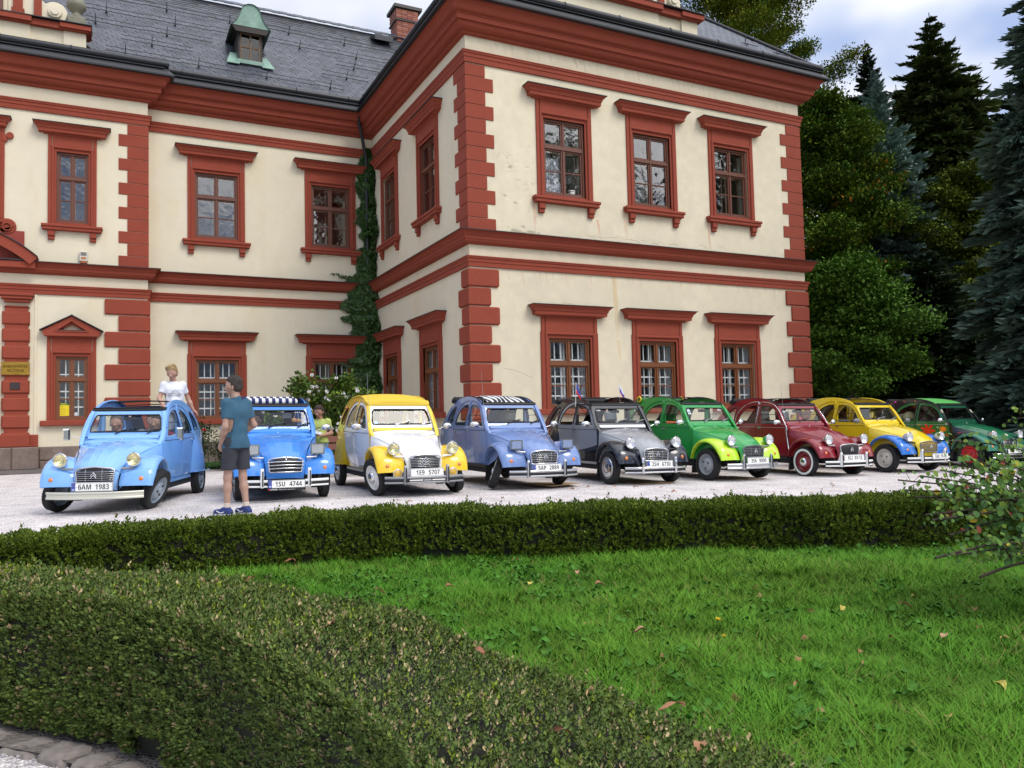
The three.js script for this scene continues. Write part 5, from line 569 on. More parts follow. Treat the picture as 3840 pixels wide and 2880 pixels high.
function makeCar(o) {
  const c = base(o.name, [o.x, o.y, o.z], o.turn); tag(c, o.label, 'car', 'old saloons parked in a row before the chateau');
  const pb = o.bodyMat || paint(o.body), pd = o.doorMat || paint(o.door || o.body), ph = o.hoodMat || paint(o.hood || o.body), pf = paint(o.wing || o.body), pr = paint(o.rearWing || o.wing || o.body), frameP = paint(o.screen || o.body);
  // body shell
  const floor = [bb(-0.6, 0.6, 0.24, 0.36, -2.95, -0.45), bb(-0.42, 0.42, 0.26, 0.62, -0.45, 0.26), bb(-0.25, 0.25, 0.22, 0.45, 0.2, 0.45), bb(-0.36, 0.36, 0.3, 0.55, 0.2, 0.38)];
  part('underbody', [...floor, bb(-0.57, 0.57, 0.36, 0.9, -0.47, -0.44)], M.under, c);
  for (const s of [-1, 1]) { part('body_side', G('bs' + s, () => panel(OUT, [D1, D2, W3], s, 0, 0.05)), pb, c); part('apron', G('ap' + s, () => apronGeo(s)), o.apronMat || (o.apron ? paint(o.apron) : (o.hoodApron ? ph : pb)), c); part('sill_strip', bb(Math.min(s * 0.585, s * 0.625), Math.max(s * 0.585, s * 0.625), 0.33, 0.372, -1.92, -0.5), o.sill || M.black, c);
    part('drip_rail', G('dr' + s, () => { const q = D1.filter((p) => p[1] > 0.9 && p[0] > -1.3).concat(D2.filter((p) => p[1] > 1.0 && p[0] < -1.33)).sort((a, b) => b[0] - a[0]).map(([z, y]) => { const cz = -1.3, cy = 0.9, L = Math.hypot(z - cz, y - cy), z2 = z + (z - cz) / L * 0.022, y2 = y + (y - cy) / L * 0.022; return V(s * (hw(y2, z2) + 0.006), y2, z2); }); return new THREE.TubeGeometry(new THREE.CatmullRomCurve3(q), 60, 0.008, 5); }), o.drip || pb, c);
    // doors
    for (const [nm, P, Wn, hz, k] of [['front_door', D1, W1, -1.27, 'a'], ['rear_door', D2, W2, -1.93, 'b']]) {
      const d = part(nm, G(nm + s, () => panel(inset(P, 0.004), [Wn], s, 0.004, 0.02)), pd, c);
      const half = o.flap && nm === 'front_door' && s < 0;
      if (!half) part('pane', G('p' + k + s, () => panel(Wn, [], s, -0.007, 0)), M.carGlass, d);
      part('window_seal', G('ws' + k + s, () => ring(Wn.filter((_, i) => i % 2 === 0).map(([z, y]) => V(s * (hw(y, z) - 0.002), y, z)), 0.008)), M.black, d);
      part('handle', [rod([s * 0.648, 0.955, hz], [s * 0.672, 0.955, hz], 0.007), at(cbox(0.016, 0.02, 0.10, 0.005), s * 0.674, 0.956, hz + 0.03), at(cyl(0.016, 0.016, 0.012, 10), s * 0.652, 0.955, hz, 0, 0, Math.PI / 2)], M.chrome, d);
      part('waist_line', G('wl' + k + s, () => { const z0 = nm === 'front_door' ? -0.56 : -1.39, z1 = nm === 'front_door' ? -1.355 : -2.01, q = []; for (let i = 0; i <= 8; i++) { const z = lerp(z0, z1, i / 8), y = 0.962 + (z0 - z) * 0.012 + (nm === 'rear_door' ? 0.01 : 0); q.push(V(s * (hw(y, z) + 0.004), y, z)); } return new THREE.TubeGeometry(new THREE.CatmullRomCurve3(q), 16, 0.0045, 4); }), o.waist || M.under, d);
      if (nm === 'front_door') part('window_split', rod([s * (hw(1.235, -0.79) - 0.004), 1.235, -0.79], [s * (hw(1.235, -1.31) - 0.004), 1.235, -1.31], 0.006), M.black, d);
      if (half) { const fl = W1.filter((p) => p[1] > 1.235).map(([z, y]) => [z, y]); const g = panel(fl, [], s, 0, 0); const hy2 = 1.235; g.applyMatrix4(M4(0, 0, 0)); const p = g.attributes.position; for (let i = 0; i < p.count; i++) { p.setX(i, p.getX(i) - 0.02); } part('raised_flap', g, M.carGlass, d); part('flap_frame', [ring(fl.filter((_, i) => i % 2 === 0).map(([z, y]) => V(s * hw(y, z) - 0.02, y, z)), 0.009)], M.black, d); part('flap_outer', [rod([-0.56, 1.45, -1.3], [-0.62, 1.24, -1.33], 0.012), rod([-0.56, 1.45, -1.3], [-0.56, 1.43, -0.74], 0.010), rod([-0.56, 1.43, -0.74], [-0.64, 1.245, -0.86], 0.010)], M.black, d); }
    }
    part('quarter_pane', G('q' + s, () => panel(W3, [], s, -0.01, 0)), M.carGlass, c); part('quarter_seal', G('qs' + s, () => ring(W3.filter((_, i) => i % 3 === 0).map(([z, y]) => V(s * (hw(y, z)), y, z)), 0.009)), M.black, c);
    part('front_wing', G('fw' + s, () => wingGeo(s)), pf, c); part('rear_wing', G('rw' + s, () => rearWingGeo(s)), pr, c); part('rear_wing_bead', G('rb' + s, () => tube([[s * 0.728, 0.405, -2.78], [s * 0.735, 0.405, -2.36], [s * 0.66, 0.405, -1.96]], 0.012, 6)), pr, c);
  }
  part('bonnet', G('hood', hoodGeo), ph, c);
  part('bonnet_stud', at(new THREE.SphereGeometry(0.012, 8, 6), 0, 0.992, -0.50), M.chrome, c);
  // scuttle, screen and frame
  const wp = (x, y) => [x, y, -0.66 - 0.6 * (y - 1.07) + 0.012];
  part('scuttle', [quads([[-0.47, 0.955], [-0.50, 0.985], [-0.58, 1.005], [-0.635, 1.06]].map(([z, y]) => Array.from({ length: 13 }, (_, i) => { const s = i / 6 - 1, w = hw(y, z) - 0.005; return [s * w, y - 0.03 * s ** 4, z - 0.03 * s * s]; })))], frameP, c);
  part('vent_flap', [at(cbox(1.0, 0.065, 0.018, 0.008), 0, 1.022, -0.592, -0.62), ...(o.ventOpen ? [at(cbox(0.98, 0.03, 0.012, 0.004), 0, 1.0, -0.56, -0.9)] : [])], o.vent || frameP, c);
  const fo = [[-0.575, 1.03], [0.575, 1.03], [0.52, 1.42], [-0.52, 1.42]], rr = (b, h0, t, h1, r) => { const P = [], corner = (cx, cy, a0) => { for (let i = 0; i <= 5; i++) { const a = a0 + i / 5 * Math.PI / 2; P.push([cx + r * Math.cos(a), cy + r * Math.sin(a)]); } }; corner(t - r, h1 - r, 0); corner(-t + r, h1 - r, Math.PI / 2); corner(-b + r, h0 + r, Math.PI); corner(b - r, h0 + r, 1.5 * Math.PI); return P; };
  const gl = rr(0.497, 1.104, 0.47, 1.352, 0.045), tilt = (g) => { const p = g.attributes.position; for (let i = 0; i < p.count; i++) { const y = p.getY(i), d = p.getZ(i), x = p.getX(i); p.setZ(i, -0.66 - 0.6 * (y - 1.07) + d - 0.035 * x * x * 4 * 0.25); } g.computeVertexNormals(); return g; };
  part('screen_frame', tilt(ext(fo, 0.025, [gl])), frameP, c);
  const ws = part('windscreen', tilt(new THREE.ShapeGeometry(shp(gl)).translate(0, 0, 0.012)), M.carGlass, c);
  part('screen_seal', ring(gl.filter((_, i) => i % 1 === 0).map(([x, y]) => V(...wp(x, y)).add(V(0, 0, 0.012))), 0.011), M.black, ws);
  part('header_rail', [at(cbox(1.06, 0.045, 0.07, 0.01), 0, 1.432, -0.875, 0.3), at(cbox(1.04, 0.012, 0.03, 0.004), 0, 1.462, -0.872)], o.header || M.black, c);
  for (const x of [-0.12, 0.33].map((q) => q * (o.wipeFlip ? -1 : 1))) part('wiper', [rod(wp(x - 0.02, 1.07).map((q, i) => q + (i === 2 ? 0.02 : 0)), wp(x + 0.12, 1.135).map((q, i) => q + (i === 2 ? 0.03 : 0)), 0.006), rod(wp(x + 0.0, 1.10).map((q, i) => q + (i === 2 ? 0.02 : 0)), wp(x + 0.26, 1.155).map((q, i) => q + (i === 2 ? 0.02 : 0)), 0.008)], o.wiper || M.black, ws);
  if (o.sticker) for (const [x, y, w, h, col] of o.sticker) part('sticker', tilt(new THREE.PlaneGeometry(w, h).translate(x, y, 0.008)), typeof col === 'string' ? std([1, 1, 1], 0.6, { map: cv(128, 64, (q) => { q.fillStyle = '#dfe3e6'; q.fillRect(0, 0, 128, 64); q.fillStyle = '#333'; q.font = 'bold 56px sans-serif'; q.textAlign = 'center'; q.fillText(col, 64, 52, 120); }) }) : std(col, 0.6), ws);
  // tail
  const rearRows = (ya, yb, n) => { const o2 = []; for (let i = 0; i <= n; i++) { const y = lerp(ya, yb, i / n); let z = -3.02; for (let k = 0; k < 60; k++) { const zz = lerp(-3.02, -1.9, k / 60); if (tab(roofT, zz) <= y) z = zz; } o2.push(Array.from({ length: 11 }, (_, j) => { const s = j / 5 - 1; return [s * (hw(y, z) - 0.004), y + 0.015 * (1 - s * s), z - 0.05 * (1 - s * s)]; })); } return o2; };
  part('boot_lid', quads(rearRows(0.42, 1.1, 10)), pb, c);
  { const R = rearRows(1.1, 1.5, 6); part('rear_hood', [quads(R.map((r) => r.slice(0, 3))), quads(R.map((r) => r.slice(8))), quads(R.slice(4).map((r) => r.slice(2, 9)))], o.canvas || pb, c); part('rear_pane', quads(R.slice(0, 5).map((r) => r.slice(2, 9))), M.carGlass, c); }
  // roof
  const top = (za, zb, lift, xs = 1, n = 22) => { const rows = []; for (let i = 0; i <= n; i++) { const z = lerp(za, zb, i / n), y = roofY(z), w = hw(Math.min(y, 1.57), z) * xs; rows.push(Array.from({ length: 15 }, (_, j) => { const s = j / 7 - 1; return [s * w, y + lift * (1 - Math.abs(s) ** 3) + 0.004, z]; })); } return quads(rows); };
  const roll = o.roll || M.under, bow = (z, h = 0) => { const y = roofY(z) - 0.01 + h; return tube([[-hw(y, z), y, z], [0, y + 0.02, z], [hw(y, z), y, z]], 0.010, 6, 12); };
  const cant = [-1, 1].map((s) => { const q = []; for (let z = -2.2; z <= -0.87; z += 0.07) { const y = roofY(z) + 0.004; q.push(V(s * (hw(Math.min(y, 1.58), z) - 0.018), y, z)); } return new THREE.TubeGeometry(new THREE.CatmullRomCurve3(q), 40, 0.014, 5); });
  if (o.roof !== 'closed') { part('roof_rail', cant, o.rail || M.black, c); part('roof_bow', [bow(-1.35), bow(-1.85), bow(-2.1)], M.under, c); }
  if (o.roof === 'closed') { part('canvas_roof', [top(-0.84, -2.3, 0.045, 0.985), quads([[1.43, -0.835], [1.475, -0.85], [1.50, -0.90]].map(([y, z], i) => Array.from({ length: 15 }, (_, j) => { const s = j / 7 - 1; return [s * 0.535, y + (i ? 0.03 * (1 - Math.abs(s) ** 3) : 0), z]; })))], o.canvas, c); part('roof_edge', [-1, 1].map((s) => { const q = []; for (let z = -2.3; z <= -0.84; z += 0.08) { const y = roofY(z); q.push(V(s * (hw(Math.min(y, 1.57), z) - 0.006), y + 0.008, z)); } return new THREE.TubeGeometry(new THREE.CatmullRomCurve3(q), 40, 0.016, 6); }), o.canvas, c); }
  else if (!o.noRoll) { const R = [at(cyl(0.055, 0.055, 1.12, 16), 0, 1.545, -2.19, 0, 0, Math.PI / 2), at(cyl(0.045, 0.045, 1.14, 16), 0, 1.52, -2.25, 0, 0, Math.PI / 2), at(cyl(0.024, 0.024, 1.15, 10), 0, 1.545, -2.19, 0, 0, Math.PI / 2)]; part('rolled_roof', R, roll, c); if (o.rollEnd) part('roll_end', [-1, 1].map((s) => at(new THREE.TorusGeometry(0.052, 0.018, 8, 18), s * 0.56, 1.56, -2.17, 0, Math.PI / 2)), o.rollEnd, c); }
  if (o.cover) part('roof_cover', top(o.cover[0], o.cover[1], 0.02, o.cover[3] || 0.9), o.cover[2], c);
  // lamps
  for (const s of [-1, 1]) {
    const hx = s * 0.471, hyy = 0.735 + (o.lampUp || 0), hz = 0.455; let h;
    if (o.rect) { h = part('headlight', [at(cbox(0.205, 0.155, 0.06, 0.02), hx, hyy, hz - 0.025), lathe([[0, -0.16], [0.05, -0.15], [0.085, -0.10], [0.10, -0.04], [0.10, 0]], 20).applyMatrix4(M4(hx, hyy, hz - 0.045, Math.PI / 2, 0, 0, [1, 0.9, 0.78]))], o.lampShell || M.silverBar, c); part('lens', at(cbox(0.185, 0.135, 0.02, 0.012), hx, hyy, hz + 0.008), M.lens, h); part('reflector', at(cbox(0.17, 0.12, 0.01, 0.004), hx, hyy, hz - 0.004), M.reflector, h); part('lamp_rim', at(ext(rr(0.105, -0.08, 0.105, 0.08, 0.02), 0.014, [rr(0.090, -0.065, 0.090, 0.065, 0.015)]), hx, hyy, hz), M.chrome, h); }
    else { h = part('headlight', lathe([[0, -0.155], [0.03, -0.15], [0.062, -0.115], [0.082, -0.06], [0.090, -0.015], [0.088, 0.0]], 28).applyMatrix4(M4(hx, hyy, hz, Math.PI / 2)), o.lampShell || M.chrome, c); part('lamp_rim', at(new THREE.TorusGeometry(0.088, 0.009, 8, 32), hx, hyy, hz), o.lampRim || M.chrome, h); part('lens', lathe([[0.084, 0], [0.06, 0.016], [0.03, 0.024], [0, 0.026]], 28).applyMatrix4(M4(hx, hyy, hz + 0.002, Math.PI / 2)), o.lensMat || M.lens, h); part('reflector', lathe([[0.083, -0.004], [0.06, -0.03], [0.02, -0.05], [0, -0.052]], 28).applyMatrix4(M4(hx, hyy, hz, Math.PI / 2)), M.reflector, h); part('top_clip', at(bx(0.02, 0.02, 0.03), hx, hyy + 0.098, hz - 0.005), o.lampRim || M.chrome, h); }
    part('lamp_bracket', [rod([s * 0.31, 0.612 + (o.lampUp || 0), 0.44], [s * 0.46, 0.622 + (o.lampUp || 0), 0.43], 0.016), rod([s * 0.455, 0.62 + (o.lampUp || 0), 0.43], [s * 0.47, 0.655 + (o.lampUp || 0), 0.41], 0.014)], o.bracket || M.silverBar, c);
    const ind = part('indicator', at(lathe([[0, 0.03], [0.02, 0.027], [0.034, 0.014], [0.038, 0]], 18), s * 0.577, 0.472, 0.462, Math.PI / 2 - 0.1, s * 0.25), M.amber, c); part('indicator_rim', at(new THREE.TorusGeometry(0.040, 0.008, 6, 18), s * 0.577, 0.472, 0.464, -0.1, s * 0.25), o.indRim || M.black, ind);
    if (o.fog) { const f = part('fog_lamp', lathe([[0, -0.09], [0.04, -0.08], [0.066, -0.03], [0.068, 0]], 20).applyMatrix4(M4(s * 0.44, 0.36, 0.56, Math.PI / 2)), M.chrome, c); part('lens', lathe([[0.064, 0], [0.04, 0.012], [0, 0.018]], 20).applyMatrix4(M4(s * 0.44, 0.36, 0.562, Math.PI / 2)), phys([0.55, 0.33, 0.03], 0.15, { clearcoat: 1 }), f); part('stalk', rod([s * 0.44, 0.27, 0.55], [s * 0.44, 0.31, 0.54], 0.012), M.black, f); part('rim', at(new THREE.TorusGeometry(0.067, 0.008, 6, 24), s * 0.44, 0.36, 0.562), M.chrome, f); }
    // mirrors
    if (!o.noMirror || s < 0) { const my = 1.05, mz = -0.60, m = part('mirror', o.boxMirror ? at(cbox(0.10, 0.17, 0.05, 0.02), s * 0.80, my + 0.02, mz) : at(new THREE.SphereGeometry(0.085, 18, 12), s * 0.78, my + 0.02, mz, 0, s * 0.2, 0, [1, 0.62, 0.5]), o.mirror || M.chrome, c); part('mirror_stalk', rod([s * 0.575, 1.0, -0.60], [s * 0.74, my + 0.01, mz], 0.006), o.mirror || M.chrome, m); }
  }
  // grille
  const gp = (x, y, d = 0) => [x, y, tab([[0.33, 0.515], [0.41, 0.545], [0.50, 0.558], [0.585, 0.56], [0.625, 0.545], [0.66, 0.515]], y) - 0.072 * Math.abs(x / 0.283) ** 2.6 + d], hex = (k0) => { const k = k0 * 1.09; return [[-0.205 * k - 0.003, 0.515 + (0.435 - 0.515) * k], [0.205 * k + 0.003, 0.515 + (0.435 - 0.515) * k], [0.228 * k, 0.515 + 0.075 * k], [0.19 * k, 0.515 + 0.100 * k], [0, 0.515 + 0.118 * k], [-0.19 * k, 0.515 + 0.100 * k], [-0.228 * k, 0.515 + 0.075 * k]]; }, loop = (P, d) => { const q = []; for (let i = 0; i < P.length; i++) { const a = P[i], b = P[(i + 1) % P.length]; for (let k = 0; k < 4; k++) q.push(V(...gp(lerp(a[0], b[0], k / 4), lerp(a[1], b[1], k / 4), d))); } return q; };
  const gr = part('grille', (() => { const g = new THREE.ShapeGeometry(shp(hex(0.97)), 4); const n = []; const A = []; const P = hex(0.96); for (let i = 0; i <= 12; i++) { const x = lerp(-0.238, 0.238, i / 12), yt = 0.515 + (0.118 - 0.018 * Math.abs(x) / 0.19 - (Math.abs(x) > 0.19 ? 0.02 : 0)) * 0.97, yb = 0.432; A.push(Array.from({ length: 7 }, (_, j) => gp(x, lerp(yb, yt, j / 6), 0.006))); } return quads(A); })(), o.grilleBack || M.black, c);
  part('grille_frame', ring(loop(hex(1.0), 0.012), o.grilleThin ? 0.009 : 0.012), o.grilleFrame || M.chrome, gr);
  const barsY = o.oldGrille ? [0.475, 0.522, 0.57] : o.chevronBig ? [0.463, 0.487, 0.511, 0.535, 0.559, 0.583] : o.noBars ? [] : [0.468, 0.496, 0.524, 0.552, 0.580];
  const bl = []; for (const y of barsY) { const w = (o.oldGrille ? 0.245 : 0.225) + (y - 0.44) * 0.13, q = []; for (let i = 0; i <= 10; i++) { const x = lerp(-w, w, i / 10); q.push(V(...gp(x, y + (o.oldGrille ? 0.012 * (1 - (x / w) ** 2) : 0), 0.018 + (o.oldGrille ? 0.01 : 0)))); } bl.push(new THREE.TubeGeometry(new THREE.CatmullRomCurve3(q), 16, o.oldGrille ? 0.0085 : 0.0030, 5)); }
  if (!o.oldGrille && !o.noBars && !o.chevronBig) for (const x of [-0.105, 0.105]) bl.push(new THREE.TubeGeometry(new THREE.CatmullRomCurve3([0.446, 0.5, 0.56, 0.615].map((y) => V(...gp(x * (0.9 + y * 0.2), y, 0.016)))), 8, 0.0028, 5));
  if (bl.length) part('grille_bar', bl, o.grilleBar || M.chrome, gr);
  if (!o.oldGrille) { const k = o.chevronBig ? 1.9 : 1, ch = (yo) => [-1, 1].map((s) => rod(gp(0, yo + 0.045 * k, 0.024), gp(s * 0.036 * k, yo, 0.024), 0.0065 * (o.chevronBig ? 1.2 : 1), 0.0065, 5)); part('chevron', [...ch(0.485 + (o.chevronBig ? -0.03 : 0.01)), ...ch(0.515 + (o.chevronBig ? 0.0 : 0.012))], M.chrome, gr); } else part('badge', [rod(gp(-0.01, 0.60, 0.03), gp(0.012, 0.63, 0.03), 0.004), rod(gp(0.01, 0.60, 0.03), gp(-0.012, 0.63, 0.03), 0.004)], M.chrome, gr);
  // bumper: bar bent back at the ends
  const bpath = []; for (let i = 0; i <= 24; i++) { const x = lerp(-0.615, 0.615, i / 24); bpath.push([x, 0.625 - 0.135 * clamp((Math.abs(x) - 0.2) / 0.415) ** 1.6]); }
  const by = 0.268, bar = (o2, h, d, y) => sweep([[0, y - h / 2], [d * 0.8, y - h / 2], [d, y - h * 0.25], [d, y + h * 0.25], [d * 0.8, y + h / 2], [0, y + h / 2], [0, y - h / 2]], bpath, 0.5, true);
  if (o.plainBumper) part('bumper', [bar(0, 0.03, 0.022, by + 0.034), bar(0, 0.03, 0.022, by - 0.034), bar(0, 0.05, 0.012, by)], o.bumper || M.creamBar, c);
  else { const b = part('bumper', [bar(0, 0.036, 0.028, by + 0.036), bar(0, 0.026, 0.026, by - 0.04)], o.bumper || M.silverBar, c); part('bumper_insert', bar(0, 0.046, 0.016, by - 0.004), M.black, b); }
  if (!o.noHorn) for (const s of [-1, 1]) { const P = curve([[0, 0.20, 1], [0.052, 0.20, 1], [0.056, 0.32], [0.05, 0.45], [0.03, 0.478], [0.012, 0.46], [-0.015, 0.38], [-0.07, 0.29, 1], [-0.03, 0.2, 1]], 4); const h = part('overrider', ext(P.map(([a, b]) => [-a, b]), 0.045, [], 0.008).applyMatrix4(M4(0, 0, 0, 0, Math.PI / 2, 0)).translate(s * 0.335 - 0.022, 0.01, 0.60), o.horn || o.bumper || M.silverBar, c); if (!o.hornBare) part('overrider_pad', at(cbox(0.018, 0.22, 0.012, 0.004), s * 0.335, 0.34, 0.662, -0.05), M.black, h); }
  // plate
  const [pw2, py, px2] = [o.plateW || 0.52, o.plateY, o.plateX || 0]; const pz = o.plateZ || 0.60;
  const pl = part('number_plate', at(cbox(pw2 + 0.012, 0.122, 0.012, 0.003), px2, py, pz, -0.06), o.plateFrame || M.alu, c); part('plate_face', at(new THREE.PlaneGeometry(pw2, 0.11), px2, py, pz + 0.0075, -0.06), plateTex(o.plate, o), pl);
  if (o.dealer) part('dealer_strip', at(new THREE.BoxGeometry(0.53, 0.034, 0.012), px2, py - 0.076, pz + 0.004), std([1, 1, 1], 0.5, { map: cv(1060, 68, (x) => { x.fillStyle = '#101014'; x.fillRect(0, 0, 1060, 68); x.fillStyle = '#c23'; x.fillRect(12, 16, 40, 40); x.fillStyle = '#e8e8e8'; x.font = 'bold 46px sans-serif'; x.fillText('CITROËN', 66, 52); x.font = '32px sans-serif'; x.fillText('Česká republika - www.citroen.cz', 300, 50, 640); }) }), pl);
  if (o.bumperText) part('bumper_strip', [new THREE.PlaneGeometry(0.62, 0.036).translate(0, by - 0.004, 0.645)], std([1, 1, 1], 0.5, { map: cv(620, 36, (x) => { x.fillStyle = '#121214'; x.fillRect(0, 0, 620, 36); x.fillStyle = '#e4e0da'; x.fillRect(30, 8, 210, 18); x.fillRect(385, 8, 205, 18); x.font = 'bold 27px sans-serif'; x.textAlign = 'center'; x.fillStyle = '#eee'; x.fillText('CITROËN', 312, 28); }) }), c);
  // wheels
  for (const [x, z, fr] of [[0.63, 0, 1], [-0.63, 0, 1], [0.63, -2.4, 0], [-0.63, -2.4, 0]]) {
    const s = Math.sign(x), w = part('wheel', G('tyre', tyreGeo), M.rubber, c); w.position.set(x, 0.291, z); w.rotation.y = fr ? o.steer || 0 : 0; w.rotation.x = 0.37 * (x + z) + 1;
    const rimP = [[0.198, -0.05], [0.196, 0.052], [0.189, 0.056], [0.183, 0.034], [0.174, 0.014], [0.152, 0.004], [0.130, 0.008], [0.116, 0.044], [0.096, 0.060], [0, 0.060]];
    const rim = part('rim', lathe(rimP, 40).rotateZ(-s * Math.PI / 2), o.rim || M.greyWheel, w);
    if (o.hub === 'holes' || !o.hub) { part('hub', [lathe([[0.045, 0.060], [0.04, 0.078], [0, 0.082]], 18).rotateZ(-s * Math.PI / 2)], o.rim || M.greyWheel, rim); part('wheel_bolt', [0, 1, 2].map((i) => at(cyl(0.015, 0.015, 0.02, 6), s * 0.064, 0.075 * Math.cos(i * 2.094 + 0.4), 0.075 * Math.sin(i * 2.094 + 0.4), 0, 0, Math.PI / 2)), M.under, rim); }
    else if (o.hub === 'cap') part('hub_cap', lathe([[0.088, 0.056], [0.085, 0.072], [0.07, 0.092], [0.04, 0.104], [0, 0.108]], 28).rotateZ(-s * Math.PI / 2), M.chrome, rim);
    else if (o.hub === 'plate') { part('hub_cap', lathe([[0.175, 0.040], [0.172, 0.058], [0.155, 0.062], [0.14, 0.056], [0.115, 0.07], [0.09, 0.074], [0.075, 0.066], [0.04, 0.076], [0, 0.078]], 36).rotateZ(-s * Math.PI / 2), M.chrome, rim); }
    if (o.white) part('whitewall', lathe([[0.212, 0.0645], [0.23, 0.0675], [0.25, 0.0672], [0.255, 0.0655]], 48).rotateZ(-s * Math.PI / 2), M.whiteWheel, w);
  }
  for (const s of [-1, 1]) { part('mud_flap', at(cbox(0.14, 0.26, 0.012, 0.004), s * 0.58, 0.24, -0.43, 0.12), M.rubber, c); }
  // inside
  const se = o.seat || M.seat;
  for (const s of [-1, 1]) { part('front_seat', [at(cbox(0.46, 0.10, 0.46, 0.04), s * 0.28, 0.56, -1.20, 0.08), at(cbox(0.46, 0.54, 0.10, 0.04), s * 0.28, 0.83, -1.44, -0.2)], se, c); if (o.headrest && (o.headrest === 2 || s > 0)) part('headrest', [at(cbox(0.27, 0.19, 0.09, 0.035), s * 0.28, 1.21, -1.51, -0.15), rod([s * 0.22, 1.05, -1.49], [s * 0.22, 1.15, -1.51], 0.008), rod([s * 0.34, 1.05, -1.49], [s * 0.34, 1.15, -1.51], 0.008)], o.headMat || M.greyVinyl, c); }
  part('rear_seat', [at(cbox(1.1, 0.10, 0.45, 0.04), 0, 0.58, -2.15, 0.08), at(cbox(1.1, 0.46, 0.10, 0.04), 0, 0.80, -2.42, -0.25)], o.rearSeat || se, c);
  part('dashboard', [at(cbox(1.06, 0.10, 0.16, 0.03), 0, 0.985, -0.74), bb(-0.5, 0.5, 0.6, 0.95, -0.58, -0.56)], M.black, c);
  part('steering_wheel', [at(new THREE.TorusGeometry(0.19, 0.011, 8, 32), 0.29, 0.96, -1.0, -0.5), rod([0.29, 0.96, -1.0], [0.29, 0.82, -0.72], 0.016), rod([0.29, 0.96, -1.0], [0.29, 1.125, -0.91], 0.009)], M.black, c);
  part('inner_mirror', [at(cbox(0.19, 0.055, 0.03, 0.012), 0, 1.30, -0.87), rod([0, 1.32, -0.87], [0, 1.40, -0.87], 0.006)], M.black, c);
  for (const s of [-1, 1]) part('centre_post', bb(s * 0.55 - 0.02, s * 0.55 + 0.02, 0.36, 1.46, -1.40, -1.33), o.postMat || pb, c);
  if (o.extra) o.extra(c, { top, paint });
  return c;
}
const swoosh = (bg, low, mid, pts, wdt) => phys([1, 1, 1], 0.34, { clearcoat: 1, clearcoatRoughness: 0.025, specularIntensity: 0.5, map: cv(1024, 512, (x) => { const X = (z) => (z + 3.1) / 3.1 * 1024, Y = (y) => 512 - (y - 0.3) / 1.35 * 512; x.fillStyle = bg; x.fillRect(0, 0, 1024, 512); x.beginPath(); pts.forEach(([z, y], i) => i ? x.lineTo(X(z), Y(y)) : x.moveTo(X(z), Y(y))); x.lineTo(1024, 512); x.lineTo(0, 512); x.closePath(); x.fillStyle = low; x.fill(); x.beginPath(); pts.forEach(([z, y], i) => i ? x.lineTo(X(z), Y(y)) : x.moveTo(X(z), Y(y))); x.strokeStyle = mid; x.lineWidth = wdt; x.stroke(); }) });
const bezier = (P, n = 30) => { const c = new THREE.CatmullRomCurve3(P.map(([a, b]) => V(a, b, 0))); return c.getPoints(n).map((p) => [p.x, p.y]); };
const aerial = (x, y, z, h, lean = 0) => (c) => part('aerial', rod([x, y, z], [x + lean, y + h, z - h * 0.15], 0.0045, 0.002, 5), M.steel, c);
const lb = [0.20, 0.43, 0.83], mb = [0.045, 0.235, 0.70], pw = [0.15, 0.235, 0.475];
const tiltCar = (c) => { c.rotation.order = 'YXZ'; c.rotation.x = 0.010; c.rotation.z = -0.0115; return c; };
const CAR = [];
CAR[1] = makeCar({ name: 'saloon_car', x: -7.569, y: 0.127, z: 4.45, turn: -0.325, body: lb, label: 'sky blue saloon with yellow headlamp glass and open roof, leftmost in the row', plate: '6AM 1983', eu: true, plateY: 0.385, plateZ: 0.612, plainBumper: true, noHorn: true, lensMat: M.lensYellow, steer: -0.42, rim: std([0.30, 0.36, 0.42], 0.4), boxMirror: true, noRoll: true, rail: paint(lb), roll: std([0.05, 0.09, 0.18], 0.8), canvas: std([0.05, 0.09, 0.18], 0.8), grilleFrame: M.alu, sticker: [[0.02, 1.335, 0.045, 0.02, [0.7, 0.5, 0.55]]], sill: paint(lb), bracket: M.steel, extra: (c) => { part('bonnet_strap', [tube([[-0.27, 0.36, 0.49], [-0.275, 0.45, 0.49], [-0.285, 0.57, 0.46], [-0.2, 0.61, 0.53], [0, 0.635, 0.558], [0.2, 0.61, 0.53], [0.285, 0.57, 0.46], [0.275, 0.45, 0.49], [0.27, 0.36, 0.49]], 0.004, 5, 40)], std([0.12, 0.03, 0.03], 0.7), c); part('boot_box', at(cbox(0.9, 0.42, 0.3, 0.03), 0, 0.86, -3.12), std([0.35, 0.45, 0.55], 0.5), c); } });
